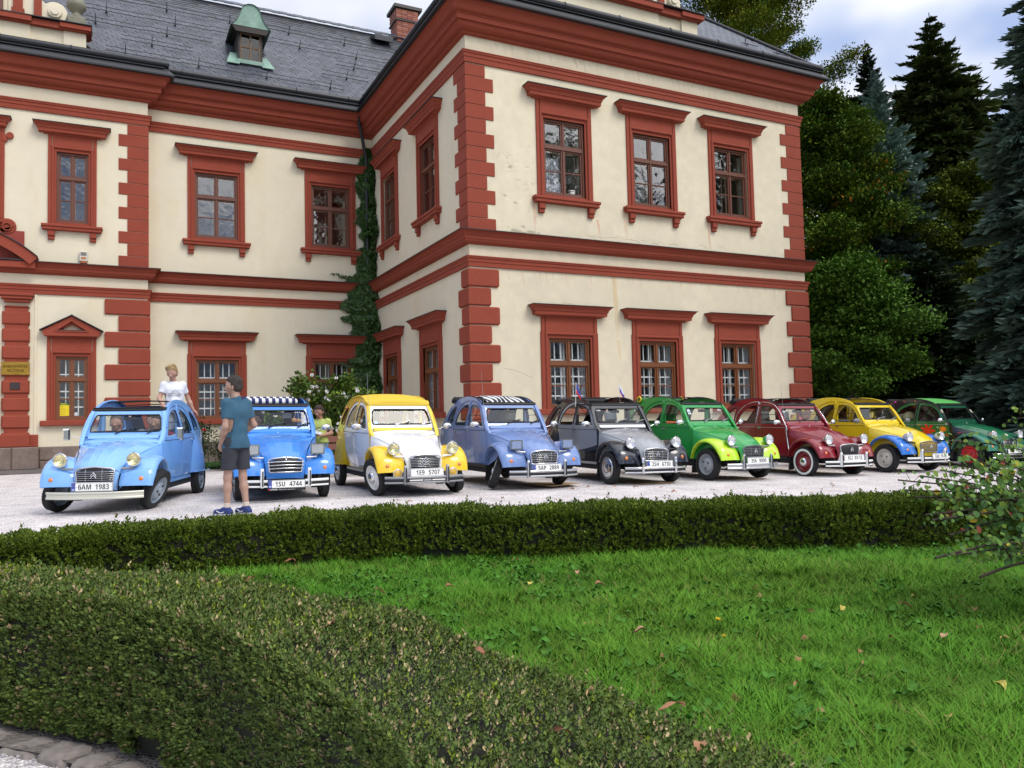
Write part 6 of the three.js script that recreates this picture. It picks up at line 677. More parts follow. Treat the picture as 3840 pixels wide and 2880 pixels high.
CAR[2] = makeCar({ name: 'saloon_car', x: -5.205, y: 0.165, z: 4.543, turn: -0.069, body: mb, label: 'mid blue saloon with square headlamps and a striped cloth folded on its roof', plate: '1SU 4744', eu: true, plateY: 0.262, plateZ: 0.655, dealer: true, plateFrame: M.black, rect: true, lampUp: 0.02, bumper: M.whiteBar, horn: M.whiteBar, bracket: M.alu, oldGrille: true, canvas: M.under, rail: M.black, extra: (c) => { const st = stripes('#eceaea', '#202862', 9); part('striped_cloth', [at(new THREE.CapsuleGeometry(0.055, 0.78, 6, 14), -0.08, 1.50, -0.95, 0, 0, Math.PI / 2, [1, 1, 1.3]), at(cbox(0.92, 0.05, 0.16, 0.02), -0.12, 1.565, -1.35)].map((g) => { const p = g.attributes.position, u = g.attributes.uv; for (let i = 0; i < p.count; i++) u.setXY(i, p.getX(i) * 1.05 + 0.5, 0.5); return g; }), st, c); part('sun_visor', [at(cbox(0.16, 0.1, 0.03, 0.012), 0.18, 1.27, -0.9)], M.greyVinyl, c); const toy = part('hanging_toy', [at(new THREE.SphereGeometry(0.045, 12, 8), 0.30, 1.19, -0.90), at(new THREE.SphereGeometry(0.04, 12, 8), 0.37, 1.18, -0.90)], std([0.6, 0.3, 0.15], 0.9), c); part('toy_cord', [rod([0.30, 1.22, -0.9], [0.33, 1.36, -0.88], 0.004), rod([0.37, 1.22, -0.9], [0.35, 1.36, -0.88], 0.004)], M.whiteBar, toy); } });
const dolly = swoosh('#eceef2', '#e8bd0a', '#8f979d', bezier([[-2.06, 1.0], [-2.0, 0.78], [-1.86, 0.58], [-1.6, 0.445], [-1.25, 0.405], [-0.85, 0.42], [-0.5, 0.47]]), 14);
const yel = [0.80, 0.53, 0.012], whi = [0.84, 0.85, 0.87];
CAR[3] = makeCar({ name: 'saloon_car', x: -3.252, y: 0.145, z: 5.079, turn: -0.029, body: yel, door: whi, doorMat: dolly, hood: whi, wing: yel, apron: whi, screen: whi, vent: paint(yel), label: 'white and yellow two-tone saloon with closed yellow roof and amber fog lamps', plate: '1E9 5707', plateY: 0.378, plateZ: 0.628, roof: 'closed', canvas: std([0.66, 0.46, 0.035], 0.75), header: paint(yel), steer: 0.30, rim: M.whiteWheel, hub: 'cap', fog: true, chevronBig: true, lensMat: M.lensYellow, lampRim: M.alu, bracket: M.whiteBar, bumperText: true, bumper: M.steel, horn: M.steel, sill: M.alu, wiper: M.alu, seat: M.greyVinyl, sticker: [[-0.43, 1.13, 0.06, 0.05, [0.03, 0.25, 0.55]]], extra: (c) => { aerial(-0.56, 1.1, -0.64, 0.85)(c); const l = part('marker_lamp', at(new THREE.SphereGeometry(0.03, 10, 8), -0.58, 1.40, -2.12), M.amber, c); part('door_wire', rod([-0.655, 0.9, -1.30], [-0.62, 0.39, -1.37], 0.006), M.whiteBar, c); } });
const zebra = std([0.85, 0.85, 0.85], 0.8, { map: cv(256, 256, (x) => { x.fillStyle = '#e6e6e8'; x.fillRect(0, 0, 256, 256); x.fillStyle = '#26272c'; for (let i = 0; i < 8; i++) { x.beginPath(); for (let k = 0; k <= 16; k++) { const y = k * 16, q = i * 34 + 9 * Math.sin(k * 0.5 + i); k ? x.lineTo(q, y) : x.moveTo(q, y); } for (let k = 16; k >= 0; k--) { const y = k * 16, q = i * 34 + 17 + 9 * Math.sin(k * 0.5 + i) + 4 * Math.sin(k); x.lineTo(q, y); } x.fill(); } }) });
CAR[4] = makeCar({ name: 'saloon_car', x: -1.156, y: 0.135, z: 5.035, turn: -0.032, body: pw, label: 'periwinkle blue saloon with square headlamps and a zebra-striped roof cover', plate: '5AP 2889', eu: true, plateY: 0.36, plateZ: 0.622, rect: true, lampShell: paint(pw), steer: -0.50, headrest: 1, rim: M.whiteWheel, drip: paint(pw), cover: [-0.88, -1.75, zebra, 0.72], extra: aerial(-0.575, 1.05, -0.62, 0.95) });
const navy = [0.010, 0.013, 0.024], gry = [0.30, 0.315, 0.335];
const charl = swoosh('#8f9398', '#15171d', '#30343c', bezier([[-2.1, 0.36], [-1.8, 0.40], [-1.4, 0.50], [-1.0, 0.56], [-0.7, 0.61], [-0.5, 0.66]]), 26);
CAR[5] = makeCar({ name: 'saloon_car', x: 1.015, y: 0.099, z: 5.163, turn: -0.055, body: [0.020, 0.021, 0.024], door: gry, doorMat: charl, hood: gry, wing: navy, rearWing: [0.020, 0.021, 0.024], apron: gry, screen: navy, vent: M.silverBar, ventOpen: true, label: 'grey and black two-tone saloon carrying two small flags on its doors', plate: '2SH 6730', eu: true, plateY: 0.366, plateZ: 0.632, bumper: M.chrome, hornBare: true, rim: M.greyWheel, hub: 'plate', flap: true, headrest: 1, sill: M.alu, seat: std([0.05, 0.05, 0.055], 0.8), rearSeat: std([0.09, 0.02, 0.025], 0.8), bracket: M.black, sticker: [[-0.40, 1.325, 0.10, 0.03, [0.6, 0.62, 0.68]], [0.42, 1.325, 0.04, 0.02, [0.6, 0.6, 0.65]]], roll: std([0.03, 0.03, 0.033], 0.8), wiper: M.steel });
const gn = [0.018, 0.30, 0.055], lime = [0.52, 0.80, 0.035];
const plaid = stripes('#8a3d1c', '#c46a35', 14);
CAR[6] = makeCar({ name: 'saloon_car', x: 3.013, y: 0.084, z: 5.375, turn: 0.024, body: gn, wing: lime, rearWing: gn, label: 'bright green saloon with lime front wings and orange striped seats', plate: '3S6 9090', plateY: 0.366, plateZ: 0.628, plainBumper: true, bumper: M.alu, horn: M.alu, lampShell: paint(gn), rim: M.greyWheel, seat: plaid, rearSeat: plaid, grilleFrame: M.greyVinyl, grilleBar: M.steel, roll: std([0.04, 0.16, 0.04], 0.8), rollEnd: std([0.75, 0.52, 0.01], 0.5), canvas: std([0.16, 0.15, 0.14], 0.9), bracket: M.steel, wiper: M.steel, indRim: M.amber, sticker: [[-0.415, 1.31, 0.10, 0.07, [0.62, 0.65, 0.7]], [-0.40, 1.245, 0.07, 0.035, '33'], [0.40, 1.32, 0.10, 0.042, '126']] });
const maroon = [0.225, 0.006, 0.014];
CAR[7] = makeCar({ name: 'saloon_car', x: 5.362, y: 0.036, z: 5.52, turn: -0.026, body: maroon, label: 'dark red saloon with whitewall tyres and red wheels', plate: 'KLI 03-12', plateY: 0.378, plateZ: 0.622, bumper: M.whiteBar, horn: M.whiteBar, rim: paint(maroon), hub: 'cap', white: true, noBars: true, grilleFrame: M.alu, headrest: 2, headMat: M.seat, drip: M.chrome, waist: M.alu, bracket: M.alu, sticker: [[-0.43, 1.29, 0.08, 0.04, '32'], [0.40, 1.325, 0.09, 0.04, '127']], extra: (c) => { aerial(-0.60, 0.55, -0.48, 1.25)(c); part('wing_aerial', [rod([-0.575, 1.0, -0.58], [-0.62, 0.52, -0.46], 0.011)], M.chrome, c); part('hanging_gloves', [at(new THREE.SphereGeometry(0.05, 10, 8), 0.12, 1.13, -0.88, 0, 0, 0, [0.9, 1.2, 0.6]), rod([0.12, 1.18, -0.88], [0.06, 1.29, -0.87], 0.004)], std([0.5, 0.02, 0.02], 0.5), c); } });
const yel2 = [0.78, 0.56, 0.015], blu = [0.018, 0.155, 0.55];
CAR[8] = makeCar({ name: 'saloon_car', x: 7.528, y: 0.025, z: 5.638, turn: -0.026, body: yel2, wing: blu, rearWing: yel2, label: 'yellow saloon with blue front wings and cream wheels', plate: 'SMI 79-01', plateW: 0.46, plateY: 0.335, plateX: 0.14, plateZ: 0.665, bumper: M.whiteBar, horn: M.whiteBar, lampShell: std([0.52, 0.53, 0.54], 0.35), mirror: std([0.16, 0.165, 0.17], 0.5), rim: std([0.62, 0.60, 0.52], 0.4), grilleFrame: M.greyVinyl, grilleBar: M.steel, grilleBack: std([0.25, 0.17, 0.02], 0.6), rail: paint(yel2), canvas: std([0.05, 0.05, 0.05], 0.9), rearSeat: std([0.4, 0.41, 0.44], 0.9), indRim: M.alu, bracket: M.black, wiper: M.steel });
const flower = (x, cx, cy, r, col, n = 7) => { x.fillStyle = col; for (let i = 0; i < n; i++) { x.beginPath(); x.ellipse(cx + Math.cos(i / n * 6.283) * r * 0.6, cy + Math.sin(i / n * 6.283) * r * 0.6, r * 0.45, r * 0.2, i / n * 6.283, 0, 7); x.fill(); } x.beginPath(); x.arc(cx, cy, r * 0.25, 0, 7); x.fill(); };
const hip = (bg, fl, W2 = 1024, H2 = 512) => phys([1, 1, 1], 0.34, { clearcoat: 1, clearcoatRoughness: 0.025, specularIntensity: 0.5, map: cv(W2, H2, (x) => { x.fillStyle = bg; x.fillRect(0, 0, W2, H2); for (const f of fl) flower(x, ...f); }) });
const UX = (z) => (z + 3.1) / 3.1 * 1024, UY = (y) => 512 - (y - 0.3) / 1.35 * 512;
CAR[9] = makeCar({ name: 'saloon_car', x: 10.5, y: -0.011, z: 5.47, turn: -0.001, body: [0.010, 0.011, 0.013], label: 'black and green saloon painted with flowers at the right end of the row', bodyMat: hip('#15161a', [[UX(-2.28), UY(1.46), 30, '#ff8a22', 8], [UX(-2.0), UY(1.53), 13, '#e74ba0', 6], [UX(-1.75), UY(1.53), 9, '#d8382a', 5], [UX(-1.45), UY(1.53), 9, '#ff8a22', 5], [UX(-0.75), UY(1.28), 18, '#efe8c8', 6], [UX(-2.12), UY(1.49), 8, '#d8382a', 5]]), doorMat: hip('#1f6a34', [[UX(-1.05), UY(0.82), 62, '#d8281c', 7], [UX(-0.68), UY(0.86), 28, '#ff8a22', 8], [UX(-0.80), UY(0.90), 9, '#efe8c8', 5], [UX(-0.60), UY(0.98), 10, '#efe8c8', 5], [UX(-0.6), UY(0.72), 14, '#d8281c', 5], [UX(-0.62), UY(0.55), 20, '#efe8c8', 6], [UX(-0.9), UY(0.5), 16, '#ff8a22', 6]]), apronMat: hip('#131417', [[120, 200, 52, '#efe8c8', 8], [560, 150, 34, '#d8382a', 6], [330, 420, 30, '#d8382a', 6]], 1024, 512), hoodMat: hip('#1d6b45', [[150, 190, 60, '#efe8c8', 7], [330, 380, 46, '#ff8a22', 7], [90, 420, 34, '#d8382a', 6], [380, 130, 36, '#d8382a', 6], [250, 560, 40, '#efe8c8', 7]], 512, 1024), hood: [0.012, 0.13, 0.06], wing: [0.035, 0.20, 0.13], rearWing: [0.012, 0.012, 0.014], screen: [0.012, 0.10, 0.05], plate: ' ', plateY: 0.366, bumper: M.chrome, lampShell: M.chrome, rim: std([0.50, 0.02, 0.025], 0.4), roof: 'open', canvas: M.under, cover: [-0.87, -1.9, std([0.085, 0.40, 0.075], 0.7), 0.93], seat: stripes('#b9793a', '#2b4f86', 9), rearSeat: std([0.40, 0.38, 0.24], 0.9), waist: M.alu, extra: (c) => part('parcel', [at(new THREE.CapsuleGeometry(0.13, 0.35, 5, 12), -0.25, 1.10, -2.0, 0, 0.2, Math.PI / 2, [1, 1, 1]), at(new THREE.SphereGeometry(0.14, 14, 10), -0.40, 1.15, -1.72)], std([0.42, 0.40, 0.22], 0.95), c) });
CAR.forEach((c, i) => { if (c) tiltCar(c); });
// flags on the grey and black car
for (const [x, y, z, lab] of [[-0.60, 1.42, -1.22, 'small white red and blue flag on a stick at the grey car, nearer one'], [0.58, 1.42, -1.45, 'small white red and blue flag on a stick at the grey car, farther one']]) { const f = base('car_flag', [1.015 + x, 0.10 + y, 5.163 + z + 0.02]); tag(f, lab, 'flag', 'flags on the grey and black car'); f.rotation.z = x < 0 ? -0.06 : 0.03; part('stick', rod([0, 0, 0], [0, 0.46, 0], 0.005), M.whiteBar, f); const st = (a, b, col) => part('stripe', quads(Array.from({ length: 9 }, (_, i) => { const t = i / 8, sag = t * 0.17; return [a, b].map((k) => [0.006 + t * 0.10, 0.45 - k * 0.17 - sag + 0.02 * t * k, 0.02 * Math.sin(t * 6 + k * 2) * t]); })), std(col, 0.8), f); if (x < 0) { st(0, 0.62, [0.025, 0.06, 0.30]); st(0.62, 1.0, [0.5, 0.02, 0.03]); } else { st(0, 0.45, [0.7, 0.7, 0.72]); st(0.45, 0.8, [0.03, 0.08, 0.4]); st(0.8, 1, [0.5, 0.02, 0.03]); } }
// cardboard laid under the sumps
const card = (pts, lab, m, lift = 0) => { const g = ext(pts.map(([x, z]) => [x, -z]), 0.006).applyMatrix4(M4(0, 0, 0, -Math.PI / 2)); const p = g.attributes.position; const cx = pts.reduce((a, q) => a + q[0], 0) / pts.length; for (let i = 0; i < p.count; i++) { const x = p.getX(i), z = p.getZ(i); p.setY(i, p.getY(i) + gy(x, z) + 0.006 + lift * Math.max(0, Math.sin((z - pts[0][1]) * 2.2))); } g.computeVertexNormals(); tag(mesh('cardboard_sheet', g, m), lab, 'cardboard', 'cardboard sheets under the cars'); };
card([[-0.95, 4.3], [-1.2, 5.05], [-0.95, 5.42], [-0.3, 5.25], [-0.25, 4.4], [-0.6, 4.1]], 'brown cardboard sheet on the gravel under the periwinkle blue car', M.cardboard, 0.05);
card([[-3.3, 4.5], [-3.3, 5.15], [-2.75, 5.45], [-2.55, 4.95], [-2.7, 4.4]], 'grey cardboard sheet on the gravel under the white and yellow car', std([0.25, 0.27, 0.29], 0.8));
card([[0.75, 4.6], [0.78, 5.5], [1.45, 5.6], [1.5, 4.6]], 'brown cardboard sheet on the gravel under the grey and black car', M.cardboard);
card([[2.8, 4.8], [2.85, 5.6], [3.5, 5.7], [3.5, 4.8]], 'brown cardboard sheet on the gravel under the bright green car', M.cardboard);
// ---------- people: one continuous skin surface each, clothes and hair over it ----------
function nets(f, lo, hi, h) { // surface of f = 0 (negative inside) on a grid
  const n = [0, 1, 2].map((i) => Math.ceil((hi[i] - lo[i]) / h) + 1), [nx, ny, nz] = n, S = new Float32Array(nx * ny * nz), id = (i, j, k) => (k * ny + j) * nx + i;
  for (let k = 0; k < nz; k++) for (let j = 0; j < ny; j++) for (let i = 0; i < nx; i++) S[id(i, j, k)] = f(lo[0] + i * h, lo[1] + j * h, lo[2] + k * h);
  const vi = new Int32Array(nx * ny * nz).fill(-1), pos = [], ix = [], E = [[0, 1], [2, 3], [4, 5], [6, 7], [0, 2], [1, 3], [4, 6], [5, 7], [0, 4], [1, 5], [2, 6], [3, 7]];
  for (let k = 0; k < nz - 1; k++) for (let j = 0; j < ny - 1; j++) for (let i = 0; i < nx - 1; i++) { const v = []; let m = 0; for (let c = 0; c < 8; c++) { const s = S[id(i + (c & 1), j + (c >> 1 & 1), k + (c >> 2))]; v.push(s); if (s < 0) m |= 1 << c; } if (m === 0 || m === 255) continue; let x = 0, y = 0, z = 0, q = 0; for (const [a, b] of E) if ((m >> a & 1) !== (m >> b & 1)) { const t = v[a] / (v[a] - v[b]); x += (a & 1) + t * ((b & 1) - (a & 1)); y += (a >> 1 & 1) + t * ((b >> 1 & 1) - (a >> 1 & 1)); z += (a >> 2) + t * ((b >> 2) - (a >> 2)); q++; } vi[id(i, j, k)] = pos.length / 3; pos.push(lo[0] + (i + x / q) * h, lo[1] + (j + y / q) * h, lo[2] + (k + z / q) * h); }
  const quad = (a, b, c, d, fl) => { if (a < 0 || b < 0 || c < 0 || d < 0) return; fl ? ix.push(a, b, c, a, c, d) : ix.push(a, c, b, a, d, c); };
  for (let k = 1; k < nz - 1; k++) for (let j = 1; j < ny - 1; j++) for (let i = 1; i < nx - 1; i++) { const s = S[id(i, j, k)] < 0; if (s !== S[id(i + 1, j, k)] < 0) quad(vi[id(i, j - 1, k - 1)], vi[id(i, j, k - 1)], vi[id(i, j, k)], vi[id(i, j - 1, k)], s); if (s !== S[id(i, j + 1, k)] < 0) quad(vi[id(i - 1, j, k - 1)], vi[id(i - 1, j, k)], vi[id(i, j, k)], vi[id(i, j, k - 1)], s); if (s !== S[id(i, j, k + 1)] < 0) quad(vi[id(i - 1, j - 1, k)], vi[id(i, j - 1, k)], vi[id(i, j, k)], vi[id(i - 1, j, k)], s); }
  const g = new THREE.BufferGeometry(); g.setAttribute('position', new THREE.Float32BufferAttribute(pos, 3)); g.setIndex(ix); g.computeVertexNormals(); return norm(g);
}
const cap = (p, [a, b, ra, rb, sx = 1]) => { const bx2 = b[0] - a[0], by2 = b[1] - a[1], bz2 = b[2] - a[2], px = p[0] - a[0], py = p[1] - a[1], pz = p[2] - a[2], t = clamp((px * bx2 + py * by2 + pz * bz2) / (bx2 * bx2 + by2 * by2 + bz2 * bz2 + 1e-9)); return Math.hypot(px - t * bx2, py - t * by2, pz - t * bz2) - lerp(ra, rb, t); };
const blend = (L, k) => (x, y, z) => { const p = [x, y, z]; let d = 1e3; for (const c of L) { const e = cap(p, c), h = Math.max(k - Math.abs(d - e), 0) / k; d = Math.min(d, e) - h * h * k * 0.25; } return d; };
const bounds = (L, m) => { const lo = [1e9, 1e9, 1e9], hi = [-1e9, -1e9, -1e9]; for (const [a, b, ra, rb] of L) for (const [p, r] of [[a, ra], [b, rb]]) for (let i = 0; i < 3; i++) { lo[i] = Math.min(lo[i], p[i] - r - m); hi[i] = Math.max(hi[i], p[i] + r + m); } return [lo, hi]; };
const add3 = (a, b) => [a[0] + b[0], a[1] + b[1], a[2] + b[2]], mix3 = (a, b, t) => [lerp(a[0], b[0], t), lerp(a[1], b[1], t), lerp(a[2], b[2], t)];
function hand(w, dir, nrm, side, curl, s = 1) { // palm, four unequal fingers, thumb from the side
  const d = V(...dir).normalize(), n = V(...nrm).addScaledVector(d, -V(...nrm).dot(d)).normalize(), u = new THREE.Vector3().crossVectors(d, n).multiplyScalar(side), P = (a, b, c) => { const q = V(...w).addScaledVector(d, a * s).addScaledVector(u, b * s).addScaledVector(n, c * s); return [q.x, q.y, q.z]; };
  const L = [[P(0, 0, 0), P(0.05, 0.012, 0), 0.024 * s, 0.026 * s], [P(0.03, 0.015, 0), P(0.085, 0.026, 0.002), 0.018 * s, 0.014 * s], [P(0.03, -0.012, 0), P(0.08, -0.026, 0.002), 0.018 * s, 0.013 * s]];
  [[0.028, 0.072], [0.010, 0.08], [-0.010, 0.074], [-0.028, 0.058]].forEach(([b, len]) => { const k1 = curl * 0.9, k2 = curl * 1.9, a0 = P(0.085, b, 0.004), a1 = P(0.085 + len * 0.45 * Math.cos(k1), b, 0.004 + len * 0.45 * Math.sin(k1)), a2 = P(0.085 + len * (0.45 * Math.cos(k1) + 0.5 * Math.cos(k2)), b, 0.004 + len * (0.45 * Math.sin(k1) + 0.5 * Math.sin(k2))); L.push([a0, a1, 0.0095 * s, 0.009 * s], [a1, a2, 0.009 * s, 0.0072 * s]); });
  L.push([P(0.02, 0.026, 0.004), P(0.05, 0.052, 0.014), 0.014 * s, 0.011 * s], [P(0.05, 0.052, 0.014), P(0.078, 0.056, 0.026), 0.0105 * s, 0.0085 * s]); return L;
}
// J: joints; everything in metres, facing +z
function person(o) {
  const root = base('person', o.pos, o.turn); tag(root, o.label, 'person');
  const J = o.J, k = o.k || 1, skin = std(o.skin || [0.42, 0.235, 0.165], 0.55);
  const limb = (s) => [[J['sh' + s], J['el' + s], 0.052 * k, 0.041 * k], [J['el' + s], mix3(J['el' + s], J['wr' + s], 0.35), 0.041 * k, 0.042 * k], [mix3(J['el' + s], J['wr' + s], 0.35), J['wr' + s], 0.042 * k, 0.027 * k]];
  const torso = [[add3(J.pelvis, [-0.07 * k, 0, 0]), add3(J.pelvis, [0.07 * k, 0, 0]), 0.115 * k, 0.115 * k], [J.pelvis, J.belly, 0.125 * k, 0.12 * k], [add3(J.belly, [-0.05 * k, 0, 0]), add3(J.chest, [-0.075 * k, 0, 0]), 0.11 * k, 0.115 * k], [add3(J.belly, [0.05 * k, 0, 0]), add3(J.chest, [0.075 * k, 0, 0]), 0.11 * k, 0.115 * k], [J.chest, J.shL, 0.10 * k, 0.062 * k], [J.chest, J.shR, 0.10 * k, 0.062 * k], [J.chest, J.neck, 0.09 * k, 0.062 * k]];
  const legs = o.legs === false ? [] : ['L', 'R'].flatMap((s) => [[J['hip' + s], J['kn' + s], 0.088 * k, 0.056 * k], [J['kn' + s], mix3(J['kn' + s], J['an' + s], 0.32), 0.055 * k, 0.057 * k], [mix3(J['kn' + s], J['an' + s], 0.32), J['an' + s], 0.057 * k, 0.036 * k], [J['an' + s], J['toe' + s], 0.038 * k, 0.028 * k]]);
  const arms = ['L', 'R'].flatMap((s) => J['wr' + s] ? limb(s) : []);
  const H = J.head, hq = new THREE.Quaternion().setFromEuler(new THREE.Euler(o.nod || 0, o.look || 0, 0, 'YXZ')), hp = (x, y, z) => { const v = V(x, y, z).multiplyScalar(o.hk || 1).applyQuaternion(hq); return [H[0] + v.x, H[1] + v.y, H[2] + v.z]; }, hk = o.hk || 1;
  const headL = [[hp(0, 0.03, -0.022), hp(0, 0.045, 0.012), 0.080 * hk, 0.078 * hk], [hp(0, -0.03, 0.02), hp(0, -0.075, 0.048), 0.062 * hk, 0.036 * hk], [hp(-0.02, 0.0, 0.035), hp(0.02, 0.0, 0.035), 0.056 * hk, 0.056 * hk], [hp(0, 0.012, 0.086), hp(0, -0.026, 0.106), 0.009 * hk, 0.014 * hk], [hp(-0.013, -0.03, 0.092), hp(0.013, -0.03, 0.092), 0.010 * hk, 0.010 * hk], [hp(-0.018, -0.058, 0.078), hp(0.018, -0.058, 0.078), 0.010 * hk, 0.010 * hk], ...[-1, 1].flatMap((s) => [[hp(s * 0.076, 0.012, -0.008), hp(s * 0.084, -0.028, -0.002), 0.014 * hk, 0.010 * hk], [hp(s * 0.022, 0.028, 0.078), hp(s * 0.046, 0.026, 0.066), 0.010 * hk, 0.009 * hk]]), [J.neck, hp(0, -0.02, -0.01), 0.058 * k, 0.056 * hk]];
  const all = [...torso, ...legs, ...arms, [J.chest, J.neck, 0.08 * k, 0.058 * k], [J.neck, hp(0, 0, -0.01), 0.056 * k, 0.06 * hk]];
  const parts = [nets(blend(all, 0.035), ...bounds(all, 0.03), o.coarse ? 0.022 : 0.013), nets(blend(headL, 0.018), ...bounds(headL, 0.02), o.coarse ? 0.008 : 0.0045)];
  for (const s of ['L', 'R']) if (J['ha' + s]) { const h = hand(J['wr' + s], J['ha' + s].dir, J['ha' + s].nrm, J['ha' + s].side, J['ha' + s].curl, k); parts.push(nets(blend(h, 0.008), ...bounds(h, 0.02), o.coarse ? 0.007 : 0.004)); }
  const body = part('body', parts, skin, root);
  for (const s of [-1, 1]) { part('eye', at(new THREE.SphereGeometry(0.0095 * hk, 8, 6), ...hp(s * 0.031, 0.016, 0.074)), std([0.05, 0.04, 0.035], 0.25), body); part('eyebrow', rod(hp(s * 0.016, 0.034, 0.086), hp(s * 0.048, 0.034, 0.070), 0.005 * hk, 0.003 * hk, 5), std(o.hairCol, 0.9), body); }
  part('mouth', rod(hp(-0.02, -0.056, 0.087), hp(0.02, -0.056, 0.087), 0.0045 * hk, 0.0045 * hk, 5), std([0.30, 0.10, 0.085], 0.6), body);
  // hair
  const hr = mulberry(o.seed || 3), hl = [[hp(0, 0.055, -0.03), hp(0, 0.065, 0.0), 0.085 * hk, 0.083 * hk], [hp(0, 0.0, -0.06), hp(0, 0.03, -0.05), 0.060 * hk, 0.07 * hk]]; for (const q of [-1, 1]) hl.push([hp(q * 0.026, -0.02, -0.045), hp(q * 0.030, 0.04, -0.012), 0.058 * hk, 0.063 * hk]); for (const [a, b, r0, r1] of o.hair || []) hl.push([hp(...a), hp(...b), r0 * hk, r1 * hk]); for (let i = 0; i < 70; i++) { const a = hr() * 6.28, t = 0.2 + hr() * 1.2, q = [Math.sin(t) * Math.cos(a) * 0.082, 0.058 + Math.cos(t) * 0.082, -0.02 + Math.sin(t) * Math.sin(a) * 0.088]; if (q[2] > 0.045 && q[1] < 0.085) continue; hl.push([hp(...q), hp(q[0] * 1.08 + (o.sweep || 0) * 0.02, q[1] + (hr() - 0.3) * 0.01, q[2] * 1.05 + 0.008), 0.013 * hk, 0.006 * hk]); }
  const hf = blend(hl, 0.008), cutI = hq.clone().invert(); part('hair', nets((x, y, z) => { const v = V(x - H[0], y - H[1], z - H[2]).applyQuaternion(cutI).multiplyScalar(1 / hk); let d = hf(x, y, z) + 0.0025 * Math.sin(v.x * 260 + v.y * 70) * hk; const fr = (o.hairLine || 0.052);  const lim = lerp(-(o.hairLow || 0.055), -0.012, ss(-0.03, 0.012, v.z)), low = lim - v.y + 0.006 * Math.sin(v.x * 310 + v.z * 190); if (!(o.hair && o.hair.length && v.z < 0.02)) d = Math.max(d, low); if (v.y < fr) d = Math.max(d, (v.z - 0.020) * 0.9); return d; }, ...bounds(hl, 0.02), o.coarse ? 0.01 : 0.006), std(o.hairCol, 0.75), root);
  // clothes as thicker skins cut at hems
  const cut = (f, L, fn, h = o.coarse ? 0.02 : 0.011) => nets((x, y, z) => Math.max(f(x, y, z), fn(x, y, z)), ...bounds(L, 0.03), h);
  if (o.shirt) { const sl = ['L', 'R'].flatMap((s) => [[J['sh' + s], mix3(J['sh' + s], J['el' + s], o.sleeve || 0.62), 0.070 * k, 0.066 * k]]), L = [...torso.map(([a, b, r, q]) => [a, b, r + 0.016, q + 0.016]), ...sl, [add3(J.pelvis, [0, (o.hem || -0.06), 0.0]), J.belly, 0.142 * k, 0.140 * k], [add3(J.pelvis, [-0.06 * k, (o.hem || -0.06), 0]), J.belly, 0.142 * k, 0.13 * k], [add3(J.pelvis, [0.06 * k, (o.hem || -0.06), 0]), J.belly, 0.142 * k, 0.13 * k]], f = blend(L, 0.04), hem = J.pelvis[1] + (o.hem || -0.06);
    const w = (x, y, z) => f(x, y, z) + 0.0045 * Math.sin(y * 34 + x * 18 + 3 * Math.sin(x * 22 + z * 14)) * ss(J.chest[1] + 0.1, J.belly[1], y);
    const el = (x, y, z) => { let d = -9; d = Math.max(d, hem - y); const nk = Math.hypot(x - J.neck[0], (y - J.neck[1] - 0.035) * 1.0, z - J.neck[2] - 0.012); d = Math.max(d, 0.078 * k - nk); for (const s of ['L', 'R']) { const a = J['sh' + s], b = J['el' + s], t = ((x - a[0]) * (b[0] - a[0]) + (y - a[1]) * (b[1] - a[1]) + (z - a[2]) * (b[2] - a[2])) / ((b[0] - a[0]) ** 2 + (b[1] - a[1]) ** 2 + (b[2] - a[2]) ** 2), e = Math.hypot(x - lerp(a[0], b[0], t), y - lerp(a[1], b[1], t), z - lerp(a[2], b[2], t)); if (t > 0.3 && e < 0.095) d = Math.max(d, (t - (o.sleeve || 0.62)) * 0.3); } return d; };
    const sh = part('shirt', cut(w, L, el), std(o.shirt, 0.9), root); if (o.print) o.print(sh, J, k); }
  if (o.shorts) { const L = [[add3(J.pelvis, [-0.07 * k, 0, 0]), add3(J.pelvis, [0.07 * k, 0, 0]), 0.128 * k, 0.128 * k], [J.pelvis, add3(J.pelvis, [0, 0.05, 0]), 0.128 * k, 0.126 * k], ...['L', 'R'].map((s) => [J['hip' + s], mix3(J['hip' + s], J['kn' + s], o.shortLen || 0.95), 0.108 * k, (o.shortR || 0.094) * k])], f = blend(L, 0.02), yb = lerp(J.hipL[1], J.knL[1], o.shortLen || 0.95); part('shorts', cut((x, y, z) => f(x, y, z) + 0.003 * Math.sin(y * 30 + x * 40), L, (x, y, z) => Math.max(yb + 0.01 - y, y - J.pelvis[1] - 0.07)), std(o.shorts, 0.9), root); }
  if (o.socks) for (const s of ['L', 'R']) { const L = [[add3(J['an' + s], [0, -0.02, 0]), mix3(J['an' + s], J['kn' + s], 0.2), 0.044 * k, 0.046 * k]], f = blend(L, 0.01); part('sock', cut((x, y, z) => f(x, y, z) + 0.0018 * Math.sin(y * 240), L, (x, y, z) => y - lerp(J['an' + s][1], J['kn' + s][1], 0.2), 0.006), std(o.socks, 0.95), root); }
